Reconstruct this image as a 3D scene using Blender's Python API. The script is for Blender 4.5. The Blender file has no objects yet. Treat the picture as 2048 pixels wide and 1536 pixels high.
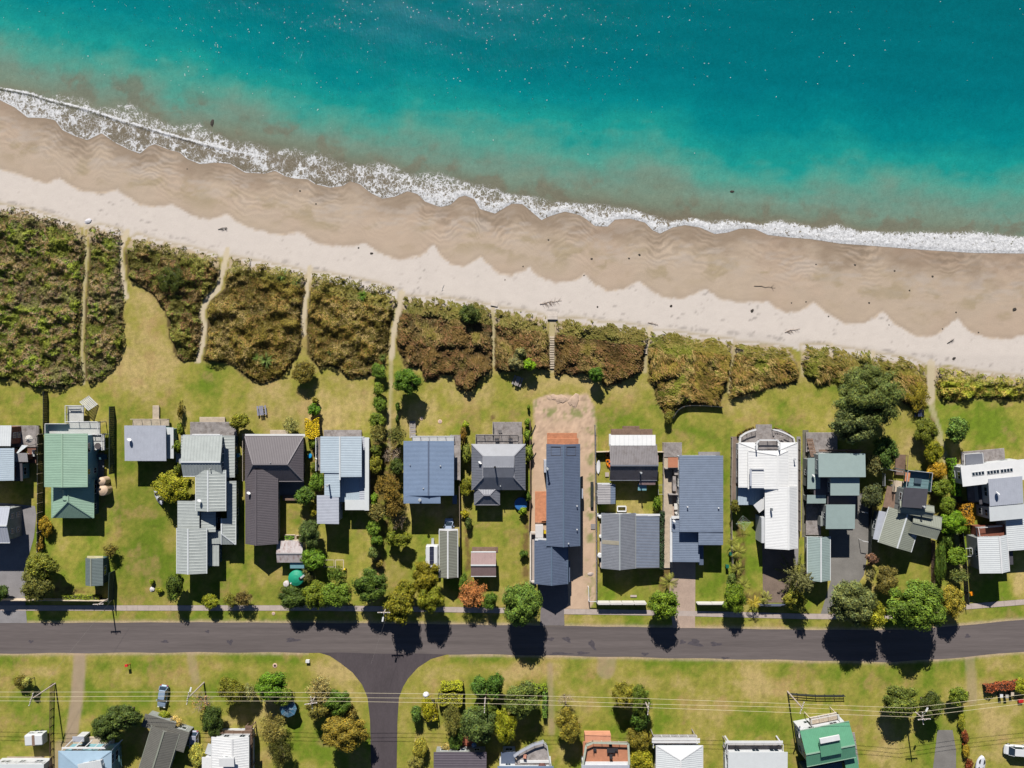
import bpy, math, random
import numpy as np
from math import sin, cos, pi, radians
rng = np.random.default_rng(7); random.seed(7)
sc = bpy.context.scene; col = sc.collection
# ---------------------------------------------------------------- camera, sky, sun, exposure
H = 160.0; S = 0.1                       # flying height, metres of ground per photo pixel
cd = bpy.data.cameras.new('camera'); cam = bpy.data.objects.new('camera', cd); col.objects.link(cam)
cam.location = (0, 0, H); cam.rotation_euler = (0, 0, 0)
cd.sensor_width = 36; cd.lens = 36 * H / 204.8; cd.clip_start = 1; cd.clip_end = 8000
sc.camera = cam
SUN_EL, SUN_AZ = radians(35), radians(-8)   # azimuth measured from +Y towards +X
wd = bpy.data.worlds.new('World'); sc.world = wd; wd.use_nodes = True
wt = wd.node_tree; bg = wt.nodes['Background']
sk = wt.nodes.new('ShaderNodeTexSky'); sk.sky_type = 'NISHITA'; sk.sun_disc = False
sk.sun_elevation = SUN_EL; sk.sun_rotation = SUN_AZ; sk.air_density = 0.6; sk.dust_density = 0.0; sk.ozone_density = 2.0
wt.links.new(sk.outputs[0], bg.inputs[0]); bg.inputs[1].default_value = 0.05
sl = bpy.data.lights.new('sun', 'SUN'); sl.energy = 5.0; sl.angle = radians(0.5); sl.color = (1.0, 0.96, 0.88)
so = bpy.data.objects.new('sun', sl); col.objects.link(so)
sd = (sin(SUN_AZ) * cos(SUN_EL), cos(SUN_AZ) * cos(SUN_EL), sin(SUN_EL))
from mathutils import Vector
so.rotation_euler = Vector(sd).to_track_quat('Z', 'Y').to_euler(); so.location = (0, 0, 200)
sc.cycles.diffuse_bounces = 2
sc.view_settings.view_transform = 'Standard'; sc.view_settings.look = 'None'
sc.view_settings.exposure = 0.95; sc.view_settings.gamma = 1; sc.view_settings.use_curve_mapping = False
# ---------------------------------------------------------------- helpers
def W(px, py, h=0.0):
    k = S * (H - h) / H
    return ((px - 1024) * k, (768 - py) * k, h)
def lin(c): 
    c = c / 255; return c / 12.92 if c <= 0.04045 else ((c + 0.055) / 1.055) ** 2.4
K = 1.95
def C(r, g, b): return (lin(r) / K, lin(g) / K, lin(b) / K)
MATS = {}
def nodes(name):
    m = bpy.data.materials.new(name); m.use_nodes = True; nt = m.node_tree
    return m, nt, nt.nodes['Principled BSDF']
def N(nt, t, **kw):
    n = nt.nodes.new(t)
    for k, v in kw.items():
        if k[0] == 'i' and k[1:].isdigit(): n.inputs[int(k[1:])].default_value = v
        else: setattr(n, k, v)
    return n
def noise(nt, vec, scale, detail=4, rough=0.6):
    n = N(nt, 'ShaderNodeTexNoise'); n.inputs['Scale'].default_value = scale
    n.inputs['Detail'].default_value = detail; n.inputs['Roughness'].default_value = rough
    nt.links.new(vec, n.inputs['Vector']); return n.outputs['Fac']
def mrange(nt, fac, a, b, c, d, smooth=False):
    n = N(nt, 'ShaderNodeMapRange'); 
    if smooth: n.interpolation_type = 'SMOOTHSTEP'
    for i, v in enumerate((a, b, c, d)): n.inputs[i + 1].default_value = v
    nt.links.new(fac, n.inputs[0]); return n.outputs[0]
def mulc(nt, colr, fac):
    n = N(nt, 'ShaderNodeVectorMath', operation='SCALE'); nt.links.new(colr, n.inputs[0]); nt.links.new(fac, n.inputs['Scale']); return n.outputs[0]
def mixc(nt, fac, a, b):
    n = N(nt, 'ShaderNodeMix', data_type='RGBA')
    if isinstance(fac, (int, float)): n.inputs[0].default_value = fac
    else: nt.links.new(fac, n.inputs[0])
    for v, i in ((a, 6), (b, 7)):
        if isinstance(v, tuple): n.inputs[i].default_value = (*v, 1)
        else: nt.links.new(v, n.inputs[i])
    return n.outputs[2]
def math_(nt, op, a, b=None, clamp=False):
    n = N(nt, 'ShaderNodeMath', operation=op); n.use_clamp = clamp
    for v, i in ((a, 0), (b, 1)):
        if v is None: continue
        if isinstance(v, (int, float)): n.inputs[i].default_value = v
        else: nt.links.new(v, n.inputs[i])
    return n.outputs[0]
def M(name, rgb, rough=0.6, var=0.14, scale=0.9, fine=6.0, metal=0.0, stretch=None, dirt=None, spec=0.35, bump=0.0):
    """painted / plain material: base colour broken up by large patches, fine grain and dirt stains"""
    if name in MATS: return MATS[name]
    m, nt, b = nodes(name)
    geo = N(nt, 'ShaderNodeNewGeometry'); vec = geo.outputs['Position']
    if stretch:
        mp = N(nt, 'ShaderNodeMapping'); mp.inputs['Scale'].default_value = stretch; nt.links.new(vec, mp.inputs[0]); vec = mp.outputs[0]
    f1 = mrange(nt, noise(nt, vec, scale), 0.3, 0.7, 1 - var, 1 + var)
    f2 = mrange(nt, noise(nt, vec, fine, 3), 0.3, 0.7, 1 - var * 0.7, 1 + var * 0.7)
    c = N(nt, 'ShaderNodeRGB'); c.outputs[0].default_value = (*rgb, 1)
    out = mulc(nt, c.outputs[0], math_(nt, 'MULTIPLY', f1, f2))
    if dirt:
        f3 = mrange(nt, noise(nt, vec, scale * 0.8, 6, 0.7), 0.5, 0.68, 0, 0.75)
        out = mixc(nt, f3, out, dirt)
    nt.links.new(out, b.inputs['Base Color'])
    b.inputs['Roughness'].default_value = rough; b.inputs['Metallic'].default_value = metal
    b.inputs['Specular IOR Level'].default_value = spec
    if bump:
        bp = N(nt, 'ShaderNodeBump'); bp.inputs['Strength'].default_value = bump; bp.inputs['Distance'].default_value = 0.1
        nt.links.new(noise(nt, geo.outputs['Position'], 5, 5, 0.7), bp.inputs['Height']); nt.links.new(bp.outputs[0], b.inputs['Normal'])
    MATS[name] = m; return m
def wloc(o):
    v = np.zeros(3)
    while o is not None: v = v + np.array(o.location); o = o.parent
    return v
def tag(o, label=None, cat=None, group=None, kind=None):
    if label: o['label'] = label
    if cat: o['category'] = cat
    if group: o['group'] = group
    if kind: o['kind'] = kind
    return o
def empty(name, loc, label, cat, group=None):
    o = bpy.data.objects.new(name, None); col.objects.link(o); o.location = loc; o.empty_display_size = 0.5
    return tag(o, label, cat, group)
def link(name, me, parent=None, loc=None):
    o = bpy.data.objects.new(name, me); col.objects.link(o)
    if parent: o.parent = parent
    if loc is not None: o.location = loc
    return o
def fastmesh(name, V, nper, mat=None, colors=None, smooth=False, idx=None):
    """V (n*nper,3) independent faces with nper corners, or idx given"""
    me = bpy.data.meshes.new(name); V = np.ascontiguousarray(V, dtype=np.float32).reshape(-1, 3)
    if idx is None: idx = np.arange(len(V))
    idx = np.ascontiguousarray(idx, dtype=np.int32).ravel(); nf = len(idx) // nper
    me.vertices.add(len(V)); me.vertices.foreach_set('co', V.ravel())
    me.loops.add(len(idx)); me.loops.foreach_set('vertex_index', idx)
    me.polygons.add(nf); me.polygons.foreach_set('loop_start', np.arange(nf, dtype=np.int32) * nper)
    me.polygons.foreach_set('loop_total', np.full(nf, nper, dtype=np.int32))
    if smooth: me.polygons.foreach_set('use_smooth', np.ones(nf, dtype=bool))
    if mat: me.materials.append(mat)
    if colors is not None:
        a = me.color_attributes.new('Col', 'FLOAT_COLOR', 'POINT')
        cc = np.ones((len(V), 4), dtype=np.float32); cc[:, :colors.shape[1]] = colors; a.data.foreach_set('color', cc.ravel())
    me.update(calc_edges=True); return me
class MB:
    def __init__(s): s.v = []; s.f = []
    def add(s, vs, fs):
        n = len(s.v); s.v += [tuple(map(float, v)) for v in vs]; s.f += [tuple(i + n for i in f) for f in fs]; return s
    def box(s, x0, x1, y0, y1, z0, z1):
        return s.add([(x, y, z) for z in (z0, z1) for y in (y0, y1) for x in (x0, x1)],
                     [(0, 2, 3, 1), (4, 5, 7, 6), (0, 1, 5, 4), (2, 6, 7, 3), (0, 4, 6, 2), (1, 3, 7, 5)])
    def obox(s, c, hx, hy, z0, z1, a=0.0):
        ca, sa = cos(a), sin(a)
        p = [(c[0] + ca * x - sa * y, c[1] + sa * x + ca * y, z) for z in (z0, z1) for x, y in ((-hx, -hy), (hx, -hy), (hx, hy), (-hx, hy))]
        return s.add(p, [(3, 2, 1, 0), (4, 5, 6, 7), (0, 1, 5, 4), (1, 2, 6, 5), (2, 3, 7, 6), (3, 0, 4, 7)])
    def prism(s, pts, z0, z1):
        """pts counter-clockwise outline; z1 number or list"""
        n = len(pts); zs = z1 if isinstance(z1, (list, tuple)) else [z1] * n
        a2 = sum(pts[i][0] * pts[(i + 1) % n][1] - pts[(i + 1) % n][0] * pts[i][1] for i in range(n))
        if a2 < 0: pts = pts[::-1]; zs = zs[::-1]
        return s.add([(p[0], p[1], z0) for p in pts] + [(p[0], p[1], z) for p, z in zip(pts, zs)],
                     [tuple(range(n))[::-1], tuple(range(n, 2 * n))] + [(i, (i + 1) % n, n + (i + 1) % n, n + i) for i in range(n)])
    def tube(s, p, q, r0, r1=None, n=6):
        r1 = r0 if r1 is None else r1
        p, q = Vector(p), Vector(q); d = (q - p)
        if d.length < 1e-6: return s
        d.normalize(); u = d.orthogonal().normalized(); w = d.cross(u)
        vs = [p + (u * cos(2 * pi * i / n) + w * sin(2 * pi * i / n)) * r0 for i in range(n)] + [q + (u * cos(2 * pi * i / n) + w * sin(2 * pi * i / n)) * r1 for i in range(n)]
        return s.add(vs, [(i, (i + 1) % n, n + (i + 1) % n, n + i) for i in range(n)] + [tuple(range(n))[::-1], tuple(range(n, 2 * n))])
    def bar(s, p, q, w, t):
        """flat bar between two points, width w horizontally, thickness t"""
        p, q = Vector(p), Vector(q); d = (q - p).normalized(); u = d.cross(Vector((0, 0, 1)))
        u = (u.normalized() if u.length > 1e-4 else Vector((1, 0, 0))) * w / 2; k = u.cross(d).normalized() * t / 2
        vs = [a + x * u + y * k for a in (p, q) for x, y in ((-1, -1), (1, -1), (1, 1), (-1, 1))]
        return s.add(vs, [(3, 2, 1, 0), (4, 5, 6, 7), (0, 1, 5, 4), (1, 2, 6, 5), (2, 3, 7, 6), (3, 0, 4, 7)])
    def lathe(s, c, prof, n=16):
        vs = []; m = len(prof)
        for r, z in prof: vs += [(c[0] + r * cos(2 * pi * i / n), c[1] + r * sin(2 * pi * i / n), c[2] + z) for i in range(n)]
        fs = [(j * n + i, j * n + (i + 1) % n, (j + 1) * n + (i + 1) % n, (j + 1) * n + i) for j in range(m - 1) for i in range(n)]
        fs += [tuple(range(n))[::-1], tuple(range((m - 1) * n, m * n))]
        return s.add(vs, fs)
    def loft(s, secs):
        n = len(secs[0]); vs = [p for q in secs for p in q]; m = len(secs)
        fs = [(j * n + i, (j + 1) * n + i, (j + 1) * n + (i + 1) % n, j * n + (i + 1) % n) for j in range(m - 1) for i in range(n)]
        fs += [tuple(range(n)), tuple(range((m - 1) * n, m * n))[::-1]]
        return s.add(vs, fs)
    def build(s, name, mat, parent=None, smooth=False, local=False, kind=None):
        me = bpy.data.meshes.new(name)
        off = (0, 0, 0) if (local or parent is None) else wloc(parent)
        me.from_pydata([(v[0] - off[0], v[1] - off[1], v[2] - off[2]) for v in s.v], [], s.f)
        if mat: me.materials.append(mat)
        if smooth:
            for p in me.polygons: p.use_smooth = True
        me.update(); o = link(name, me, parent)
        if kind: o['kind'] = kind
        return o
def struct(name, mb, mat, parent=None):
    o = mb.build(name, mat, parent); o['kind'] = 'structure'; return o
# ---- numpy value noise
def _vn(x, y, seed):
    xi = np.floor(x).astype(np.int64); yi = np.floor(y).astype(np.int64); fx = x - xi; fy = y - yi
    fx = fx * fx * (3 - 2 * fx); fy = fy * fy * (3 - 2 * fy)
    def h(a, b):
        n = (a * 374761393 + b * 668265263 + seed * 974634777) & 0xffffffff
        n = ((n ^ (n >> 13)) * 1274126177) & 0xffffffff
        return ((n ^ (n >> 16)) & 0xffff) / 65535.0
    return (h(xi, yi) * (1 - fx) + h(xi + 1, yi) * fx) * (1 - fy) + (h(xi, yi + 1) * (1 - fx) + h(xi + 1, yi + 1) * fx) * fy
def fbm(x, y, sc_, seed=0, oc=4):
    r = 0; a = 0.5; t = 0
    for i in range(oc): r = r + a * _vn(x / sc_, y / sc_, seed + i * 17); t += a; a *= 0.55; sc_ = sc_ / 2.03
    return r / t
def inpoly(px, py, poly):
    r = np.zeros(px.shape, bool); n = len(poly)
    for i in range(n):
        x0, y0 = poly[i]; x1, y1 = poly[(i + 1) % n]
        if y0 == y1: continue
        c = ((y0 > py) != (y1 > py)) & (px < (x1 - x0) * (py - y0) / (y1 - y0) + x0); r ^= c
    return r
def pdist(px, py, poly, closed=False):
    d = np.full(px.shape, 1e9); n = len(poly)
    for i in range(n if closed else n - 1):
        x0, y0 = poly[i]; x1, y1 = poly[(i + 1) % n]; dx, dy = x1 - x0, y1 - y0; L = dx * dx + dy * dy + 1e-9
        t = np.clip(((px - x0) * dx + (py - y0) * dy) / L, 0, 1)
        d = np.minimum(d, np.hypot(px - x0 - t * dx, py - y0 - t * dy))
    return d
def sstep(a, b, x): t = np.clip((x - a) / (b - a), 0, 1); return t * t * (3 - 2 * t)
# ---------------------------------------------------------------- shoreline measurements (photo pixels)
SWASH = [(-300,120),(-60,182),(0,200),(30,215),(55,235),(90,236),(110,240),(125,260),(150,272),(175,280),(203,266),(230,285),(260,300),(280,307),(298,292),(310,288),(340,300),(360,305),(375,318),(400,328),(430,325),(460,327),(490,345),(512,346),(530,347),(550,341),(570,352),(590,357),(615,358),(630,368),(660,375),(685,372),(700,362),(720,368),(740,385),(765,397),(790,393),(815,382),(835,388),(850,403),(880,414),(900,410),(918,394),(930,391),(948,398),(960,418),(990,427),(1010,415),(1024,407),(1045,408),(1065,425),(1083,440),(1100,432),(1130,423),(1160,430),(1175,440),(1190,452),(1215,453),(1230,439),(1260,437),(1290,445),(1305,460),(1320,467),(1345,455),(1370,450),(1400,455),(1430,468),(1455,465),(1480,457),(1510,458),(1536,470),(1580,475),(1620,478),(1680,487),(1750,492),(1850,500),(1950,506),(2048,507),(2300,520)]
FOAMUP = [(-300,100),(0,174),(60,184),(120,192),(200,216),(260,218),(300,232),(340,250),(400,258),(480,290),(530,296),(600,302),(660,318),(720,330),(780,335),(830,345),(880,350),(930,358),(960,368),(1024,385),(1060,388),(1100,400),(1150,403),(1200,410),(1260,412),(1300,430),(1340,440),(1380,433),(1430,440),(1460,437),(1520,446),(1560,437),(1600,446),(1640,455),(1670,447),(1720,462),(1800,464),(1850,462),(1900,465),(1950,460),(2048,470),(2300,480)]
DRY = [(-300,300),(0,340),(30,347),(60,358),(95,368),(118,356),(140,372),(165,383),(200,388),(235,381),(255,395),(280,410),(310,415),(345,410),(365,422),(390,436),(420,443),(455,429),(475,446),(512,463),(560,471),(600,464),(620,478),(640,490),(690,495),(730,488),(745,498),(770,512),(800,519),(840,512),(867,491),(880,510),(900,530),(930,536),(962,513),(975,530),(1000,548),(1024,552),(1060,536),(1080,555),(1110,567),(1150,563),(1168,549),(1190,570),(1215,584),(1250,580),(1278,563),(1300,580),(1330,597),(1370,597),(1400,584),(1412,580),(1440,600),(1480,608),(1536,606),(1570,625),(1600,623),(1628,604),(1650,625),(1690,650),(1730,650),(1765,622),(1790,650),(1830,673),(1870,672),(1915,638),(1940,665),(1980,678),(2020,680),(2048,672),(2300,700)]
DUNE = [(-300,370),(0,412),(240,462),(450,508),(620,545),(800,590),(1100,632),(1300,660),(1600,690),(1850,722),(2048,752),(2300,790)]
BREAK = [(-300,110),(0,179),(60,190),(100,203),(180,223),(250,246),(320,266),(400,289),(500,312),(560,322)]
def cur(c, x): a = np.array(c, float); return np.interp(x, a[:, 0], a[:, 1])
SEA = -1.0
SCRUB = [ # dune scrub patches between the beach paths
 ([(-30,402),(20,413),(60,420),(110,435),(150,448),(160,455),(168,480),(169,510),(162,560),(159,640),(157,700),(163,765),(120,776),(60,773),(0,755),(-30,748)], 'g'),
 ([(172,456),(200,450),(240,460),(251,472),(240,490),(237,520),(241,560),(245,620),(247,680),(240,715),(225,740),(205,755),(180,765),(172,760),(168,700),(170,640),(174,560),(180,510),(178,480)], 'g'),
 ([(262,478),(275,468),(300,478),(340,488),(380,495),(430,508),(438,520),(436,550),(425,572),(403,596),(398,620),(402,650),(398,680),(388,720),(365,722),(350,715),(345,690),(337,670),(335,640),(325,615),(300,585),(275,568),(256,558),(252,530),(250,500)], 'm'),
 ([(462,513),(500,520),(550,530),(600,540),(611,548),(606,590),(602,640),(602,680),(598,705),(575,740),(560,757),(520,768),(485,752),(470,732),(440,724),(406,722),(412,690),(416,650),(413,622),(423,600),(448,578),(454,540)], 'o'),
 ([(624,545),(660,548),(720,560),(760,568),(792,580),(794,600),(782,640),(778,680),(776,700),(765,740),(745,748),(700,757),(685,747),(665,731),(640,736),(625,725),(614,705),(613,650),(618,600)], 'o'),
 ([(810,592),(850,596),(900,598),(940,605),(982,611),(984,640),(984,735),(960,757),(940,782),(918,778),(905,752),(880,748),(868,762),(850,758),(842,735),(812,735),(796,700),(793,660),(800,625)], 'r'),
 ([(989,615),(1040,622),(1085,630),(1095,640),(1099,740),(1080,736),(1040,740),(1000,742),(989,732)], 'r'),
 ([(1110,638),(1150,636),(1200,645),(1250,648),(1290,655),(1298,662),(1291,700),(1286,742),(1240,764),(1210,774),(1203,760),(1180,747),(1150,747),(1109,750)], 'r'),
 ([(1303,663),(1350,664),(1400,672),(1466,680),(1467,700),(1458,740),(1455,760),(1442,790),(1440,811),(1380,809),(1350,817),(1335,838),(1322,815),(1310,780),(1297,745),(1297,700)], 'y'),
 ([(1473,685),(1520,688),(1560,692),(1580,700),(1600,745),(1592,765),(1540,775),(1500,786),(1462,797),(1459,775),(1466,730)], 'y'),
 ([(1603,690),(1658,689),(1664,712),(1670,694),(1740,705),(1744,722),(1752,708),(1820,717),(1850,732),(1853,760),(1851,800),(1840,822),(1800,800),(1750,795),(1700,790),(1670,765),(1640,770),(1612,752),(1606,720)], 'y'),
 ([(1872,735),(1900,735),(1960,745),(2080,757),(2080,802),(2000,797),(1950,795),(1900,806),(1880,795),(1872,770)], 'e')]
SANDPATH = [([(255,462),(247,480),(241,500),(243,540),(248,575),(252,595)],4.5,1),([(168,450),(170,475),(174,500),(173,520),(167,600),(164,700),(168,768)],1.8,.6),([(455,500),(450,525),(443,550),(437,578),(415,597),(404,622),(408,650),(406,680),(396,722)],4.6,1),([(620,536),(616,560),(611,600),(607,640),(607,668)],4,1),([(804,585),(797,620),(788,660),(784,700),(783,715)],4.5,1),([(782,715),(781,780),(779,850),(778,900)],3,.45),([(986,608),(986,660),(987,730)],1.6,.6),([(1104,632),(1104,740)],4,.55),([(1300,658),(1298,672)],6,1),([(1298,672),(1293,700),(1290,745)],2.5,.5),([(1470,680),(1469,700),(1462,740),(1458,785)],1.8,.4),([(1602,688),(1605,720),(1607,750)],2.5,.5),([(1664,690),(1664,710)],3,1),([(1746,704),(1746,722)],3,1),([(1862,728),(1863,770),(1860,800)],8,.85),([(1860,800),(1868,830),(1878,862),(1884,895),(1900,950),(1912,1010)],5,.5),([(1912,1010),(1915,1070),(1920,1140)],4,.35),([(1,430),(4,500),(2,560)],2,.5)]
DIRT = [[(1066,800),(1100,788),(1150,790),(1176,785),(1192,822),(1193,1195),(1176,1225),(1128,1222),(1130,1165),(1060,1172),(1061,1050),(1062,960),(1062,880),(1068,850)]]
TRACK = [([(160,1300),(158,1345),(154,1395),(146,1450),(134,1540),(120,1600)],12.5,.9),([(1100,1330),(1102,1400),(1103,1465)],6,.5),([(1215,1310),(1212,1340)],18,.55),([(382,1308),(386,1335),(392,1360)],9,.45),([(1938,1312),(1942,1345),(1945,1400)],10,.5),([(120,1490),(112,1540)],10,.6)]
# green (+) and parched (-) lawn patches
PATCH = [(290,650,42,110,-.8),(300,740,60,30,-.8),(285,745,90,25,-.25),(390,760,60,35,.5),(560,790,100,40,-.35),(650,800,60,50,-.7),(700,840,60,25,-.5),(920,800,80,45,-.7),(970,820,45,25,.3),(1130,765,70,22,-1.2),(1250,790,60,35,-.3),(1250,830,50,35,.35),(1400,880,90,50,.45),(1560,800,110,35,-.2),(1620,830,40,60,.1),(1960,850,90,50,1.0),(1830,850,30,70,-.5),(270,1080,60,140,.6),(150,1120,70,70,.4),(170,1175,60,16,-.4),(130,790,80,30,-.45),(320,1120,40,90,.5),(560,1190,60,20,.3),(460,1160,60,40,.3),(700,1100,50,90,.35),(850,1080,30,50,.3),(1000,1080,40,40,.4),(1010,1140,30,60,-.4),(1260,1190,60,20,.35),(1420,1160,40,40,.5),(1505,1130,30,60,.6),(1830,1150,40,25,-.35),(2010,1190,50,40,.6),(2040,1160,14,30,-1.5),(60,1325,60,10,.6),(60,1345,70,15,-.5),(40,1420,60,50,.5),(80,1460,40,60,.2),(280,1330,90,8,.5),(300,1360,100,18,-.55),(300,1400,100,40,.35),(520,1318,80,9,.35),(520,1335,100,12,-.6),(660,1345,50,22,-1.2),(700,1390,20,50,-.6),(600,1480,60,50,.6),(800,1480,40,90,-.1),(890,1345,80,18,-.4),(1000,1320,100,7,.5),(1060,1345,70,20,-1.0),(1150,1340,25,30,.8),(1180,1400,30,50,-.5),(1320,1325,110,8,.7),(1300,1345,80,10,.3),(1350,1370,100,16,-.1),(1290,1360,60,12,-.5),(1415,1420,60,30,-.4),(1410,1470,60,40,-.25),(1520,1365,30,25,-.9),(1540,1460,70,50,.45),(1600,1330,60,9,.7),(1680,1345,70,15,.5),(1560,1350,40,15,.5),(1750,1490,40,60,-.8),(1760,1440,30,30,-.5),(1850,1350,60,25,.2),(1990,1420,50,60,-.8),(2020,1440,40,30,-.3),(2000,1350,60,12,.6),(1850,1500,60,20,.3),(2040,1410,20,40,.5),(430,1460,30,40,.3),(640,1440,40,50,.4),(1100,1237,60,9,-.6),(1190,1240,100,7,-.5),(300,1235,200,7,.2),(1500,1240,120,7,.4)]
def ground_mesh():
    inner = 112.0; step = 0.4
    a = np.arange(-inner, inner + 1e-6, step); out = inner + np.cumsum(np.geomspace(1.5, 900, 17))
    xs = np.concatenate([-out[::-1], a, out])
    b = np.arange(-88.0, 88.0 + 1e-6, step); outy = 88.0 + np.cumsum(np.geomspace(1.5, 900, 17))
    ys = np.concatenate([-outy[::-1], b, outy])
    X, Y = np.meshgrid(xs, ys); Z = np.zeros_like(X)
    for _ in range(2):
        k = S * (H - Z) / H; PX = 1024 + X / k; PY = 768 - Y / k
        slope = 0.0
        ed = cur(SWASH, PX) + (np.where(PX < -300, (PX + 300) * 0.2, 0) + np.where(PX > 2300, (PX - 2300) * .1, 0))
        dy = PY - ed
        Z = np.where(dy > 0, SEA - 0.02 + np.clip(dy / 205, 0, 1) * (0.02 - SEA), SEA - 0.02 + np.maximum(dy * 0.006, -6))
    # gentle relief on land
    land = sstep(205, 260, dy)
    Z = Z + land * 0.0
    px, py = PX.ravel(), PY.ravel(); d = dy.ravel(); n = px.size
    clip = (np.abs(X.ravel()) < 130) & (np.abs(Y.ravel()) < 100)
    wob = (fbm(px, py, 14, 3) - .5) * 5
    # lawn
    g = np.full(n, 0.05); 
    for (cx, cy, rx, ry, amt) in PATCH:
        q = ((px - cx) / rx) ** 2 + ((py - cy) / ry) ** 2; g += amt * np.exp(-q * 0.9)
    g += (fbm(px, py, 60, 5) - .5) * 2.2 + (fbm(px, py, 18, 9) - .5) * 1.5 + (fbm(px, py, 7, 19, 3) - .5) * .8
    g -= sstep(880, 700, py) * 0.22; g += sstep(860, 960, py) * .10; g += (fbm(px, py, 150, 171) - .5) * .9
    t = np.clip(0.5 + g * 0.5, 0, 1)[:, None]
    tan, mid, grn = np.array(C(200, 176, 116)), np.array(C(166, 158, 72)), np.array(C(116, 138, 36))
    lawn = np.where(t < .5, tan * (1 - t * 2) + mid * t * 2, mid * (2 - 2 * t) + grn * (2 * t - 1))
    # every plot is kept by somebody else
    pb = np.array([-400, 86, 229, 352, 486, 618, 742, 815, 920, 1060, 1192, 1325, 1460, 1600, 1745, 1865, 1925, 2600]); pi_ = np.clip(np.searchsorted(pb, px + (py - 1000) * .01), 0, 17)
    pr = np.random.default_rng(4); tone = pr.uniform(.88, 1.10, 18)[pi_]; zone = sstep(770, 830, py) * sstep(1212, 1200, py)
    lawn *= (1 + (tone - 1) * zone)[:, None]
    mdir = (pi_ % 3); stripe = np.where(mdir == 0, np.sin(px / 2.6), np.where(mdir == 1, np.sin(py / 3.0), np.sin((px + py) / 3.6))); lawn *= (1 + .035 * stripe * zone)[:, None]
    lawn *= (1 - .16 * sstep(.62, .74, fbm(px, py, 12, 211)))[:, None]
    wn = (.5 * sstep(.60, .72, fbm(px, py, 38, 213)))[:, None] * (.4 + .6 * sstep(.4, .6, fbm(px, py, 6, 215)))[:, None]; lawn = lawn * (1 - wn) + np.array(C(186, 150, 104)) * wn
    # mower streaks
    lawn *= (1 + 0.05 * np.sin(px / 3.1 + fbm(px, py, 40, 2) * 5) * sstep(.4, .6, fbm(px, py, 90, 77)))[:, None]
    c = lawn
    isgrass = np.ones(n)
    # scrub floor (dark litter)
    for poly, kd in SCRUB:
        m = inpoly(px, py, poly) & clip
        tp = sstep(44, 24, py[m] - cur(DUNE, px[m]))[:, None]; c[m] = np.array(C(104, 88, 54)) * (1 - tp) + np.array(C(196, 176, 146)) * tp; isgrass[m] = .3
    # beach
    dun = py - (cur(DUNE, px) + wob * 1.6 - 2)
    beach = dun < 0
    drysand = np.array(C(222, 211, 203)); wet1 = np.array(C(193, 174, 154)); wet2 = np.array(C(157, 138, 119)); 
    dr = py - (cur(DRY, px) + wob * .15)                              # >0 dry
    q = np.clip(d / np.maximum(cur(DRY, px) - cur(SWASH, px), 20), 0, 1)   # 0 at water 1 at dry line
    wx2 = 26 * (fbm(px, py, 34, 105) - .5); f = .6 * fbm(px + wx2, py * 1.6 + wx2, 50, 31) + .4 * fbm(px + wx2, py * 2.4 - wx2, 16, 33)
    qq = np.clip(q + (f - .5) * 0.85, 0, 1)[:, None]
    ws = wet2 * (1 - sstep(.0, .5, qq)) + wet1 * sstep(.0, .5, qq)
    pk = (sstep(.45, .7, fbm(px, py, 120, 149)) * .18)[:, None]; ws = ws * (1 - pk) + np.array(C(196, 166, 146)) * pk
    ol = (sstep(.5, .68, fbm(px, py * 1.5, 34, 45)) * np.exp(-((q - .6) / .22) ** 2) * .5)[:, None]; ws = ws * (1 - ol) + np.array(C(156, 140, 104)) * ol
    gl = (sstep(.48, .66, fbm(px * .8, py * 2.6, 22, 47)) * np.exp(-((q - .35) / .25) ** 2) * .5)[:, None]; ws = ws * (1 - gl) + np.array(C(190, 178, 168)) * gl
    ws = ws * (1 + 0.16 * (fbm(px, py * 2, 18, 41) - .5))[:, None]
    rim = np.exp(-((dr + 1.2) / 1.6) ** 2)
    ws = ws * (1 - .09 * np.exp(-((dr + 5) / 5) ** 2))[:, None]
    ws = ws + (np.array(C(226, 205, 182)) - ws) * (rim * .6 * sstep(.42, .6, fbm(px, py, 20, 3)))[:, None]
    db = (sstep(.66, .80, fbm(px * .7, py * 1.6, 5.5, 57, 4)) * .4 * sstep(.46, .66, fbm(px, py, 32, 59)))[:, None]; ds = drysand * (1 - db) * (1 + 0.10 * (fbm(px, py * 1.8, 12, 51) - .5))[:, None]
    dr = dr + (fbm(px, py, 7, 151, 3) - .5) * 8 + (fbm(px, py, 40, 153) - .5) * 8; m = sstep(-4.0, 2.4, dr)[:, None]
    bs = ws * (1 - m) + ds * m
    # kelp line smudges at the foot of the dunes
    wr = np.exp(-((dun + 9) / 3.5) ** 2) * sstep(.5, .72, fbm(px, py, 9, 61)); bs = bs * (1 - .35 * wr)[:, None]
    sb = sstep(13 + wob * 2.2, 8 + wob * 2.2, dun); c = c * (1 - sb[:, None]) + bs * sb[:, None]; isgrass = isgrass * (1 - sb)
    sandk = beach * (1 - m[:, 0])
    # sand between scrub and lawn edges, paths
    dsc = np.full(n, 1e9)
    for poly, kd in SCRUB: dsc = np.minimum(dsc, np.where(inpoly(px, py, poly), 1e9, pdist(px, py, poly, True)))
    k_ = (np.exp(-(dsc / 5.0) ** 2) * .55 * sstep(250, 400, py))[:, None]; c = c * (1 - k_) + np.array(C(168, 148, 92)) * k_
    for pl, w, amt in SANDPATH:
        dd = pdist(px, py, pl) + wob * .35; w = w + .8; k_ = (sstep(w + 1.3, w - 1.3, dd) * amt * clip)[:, None]
        c = c * (1 - k_) + np.array(C(216, 200, 172)) * k_; isgrass = isgrass * (1 - k_[:, 0])
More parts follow.
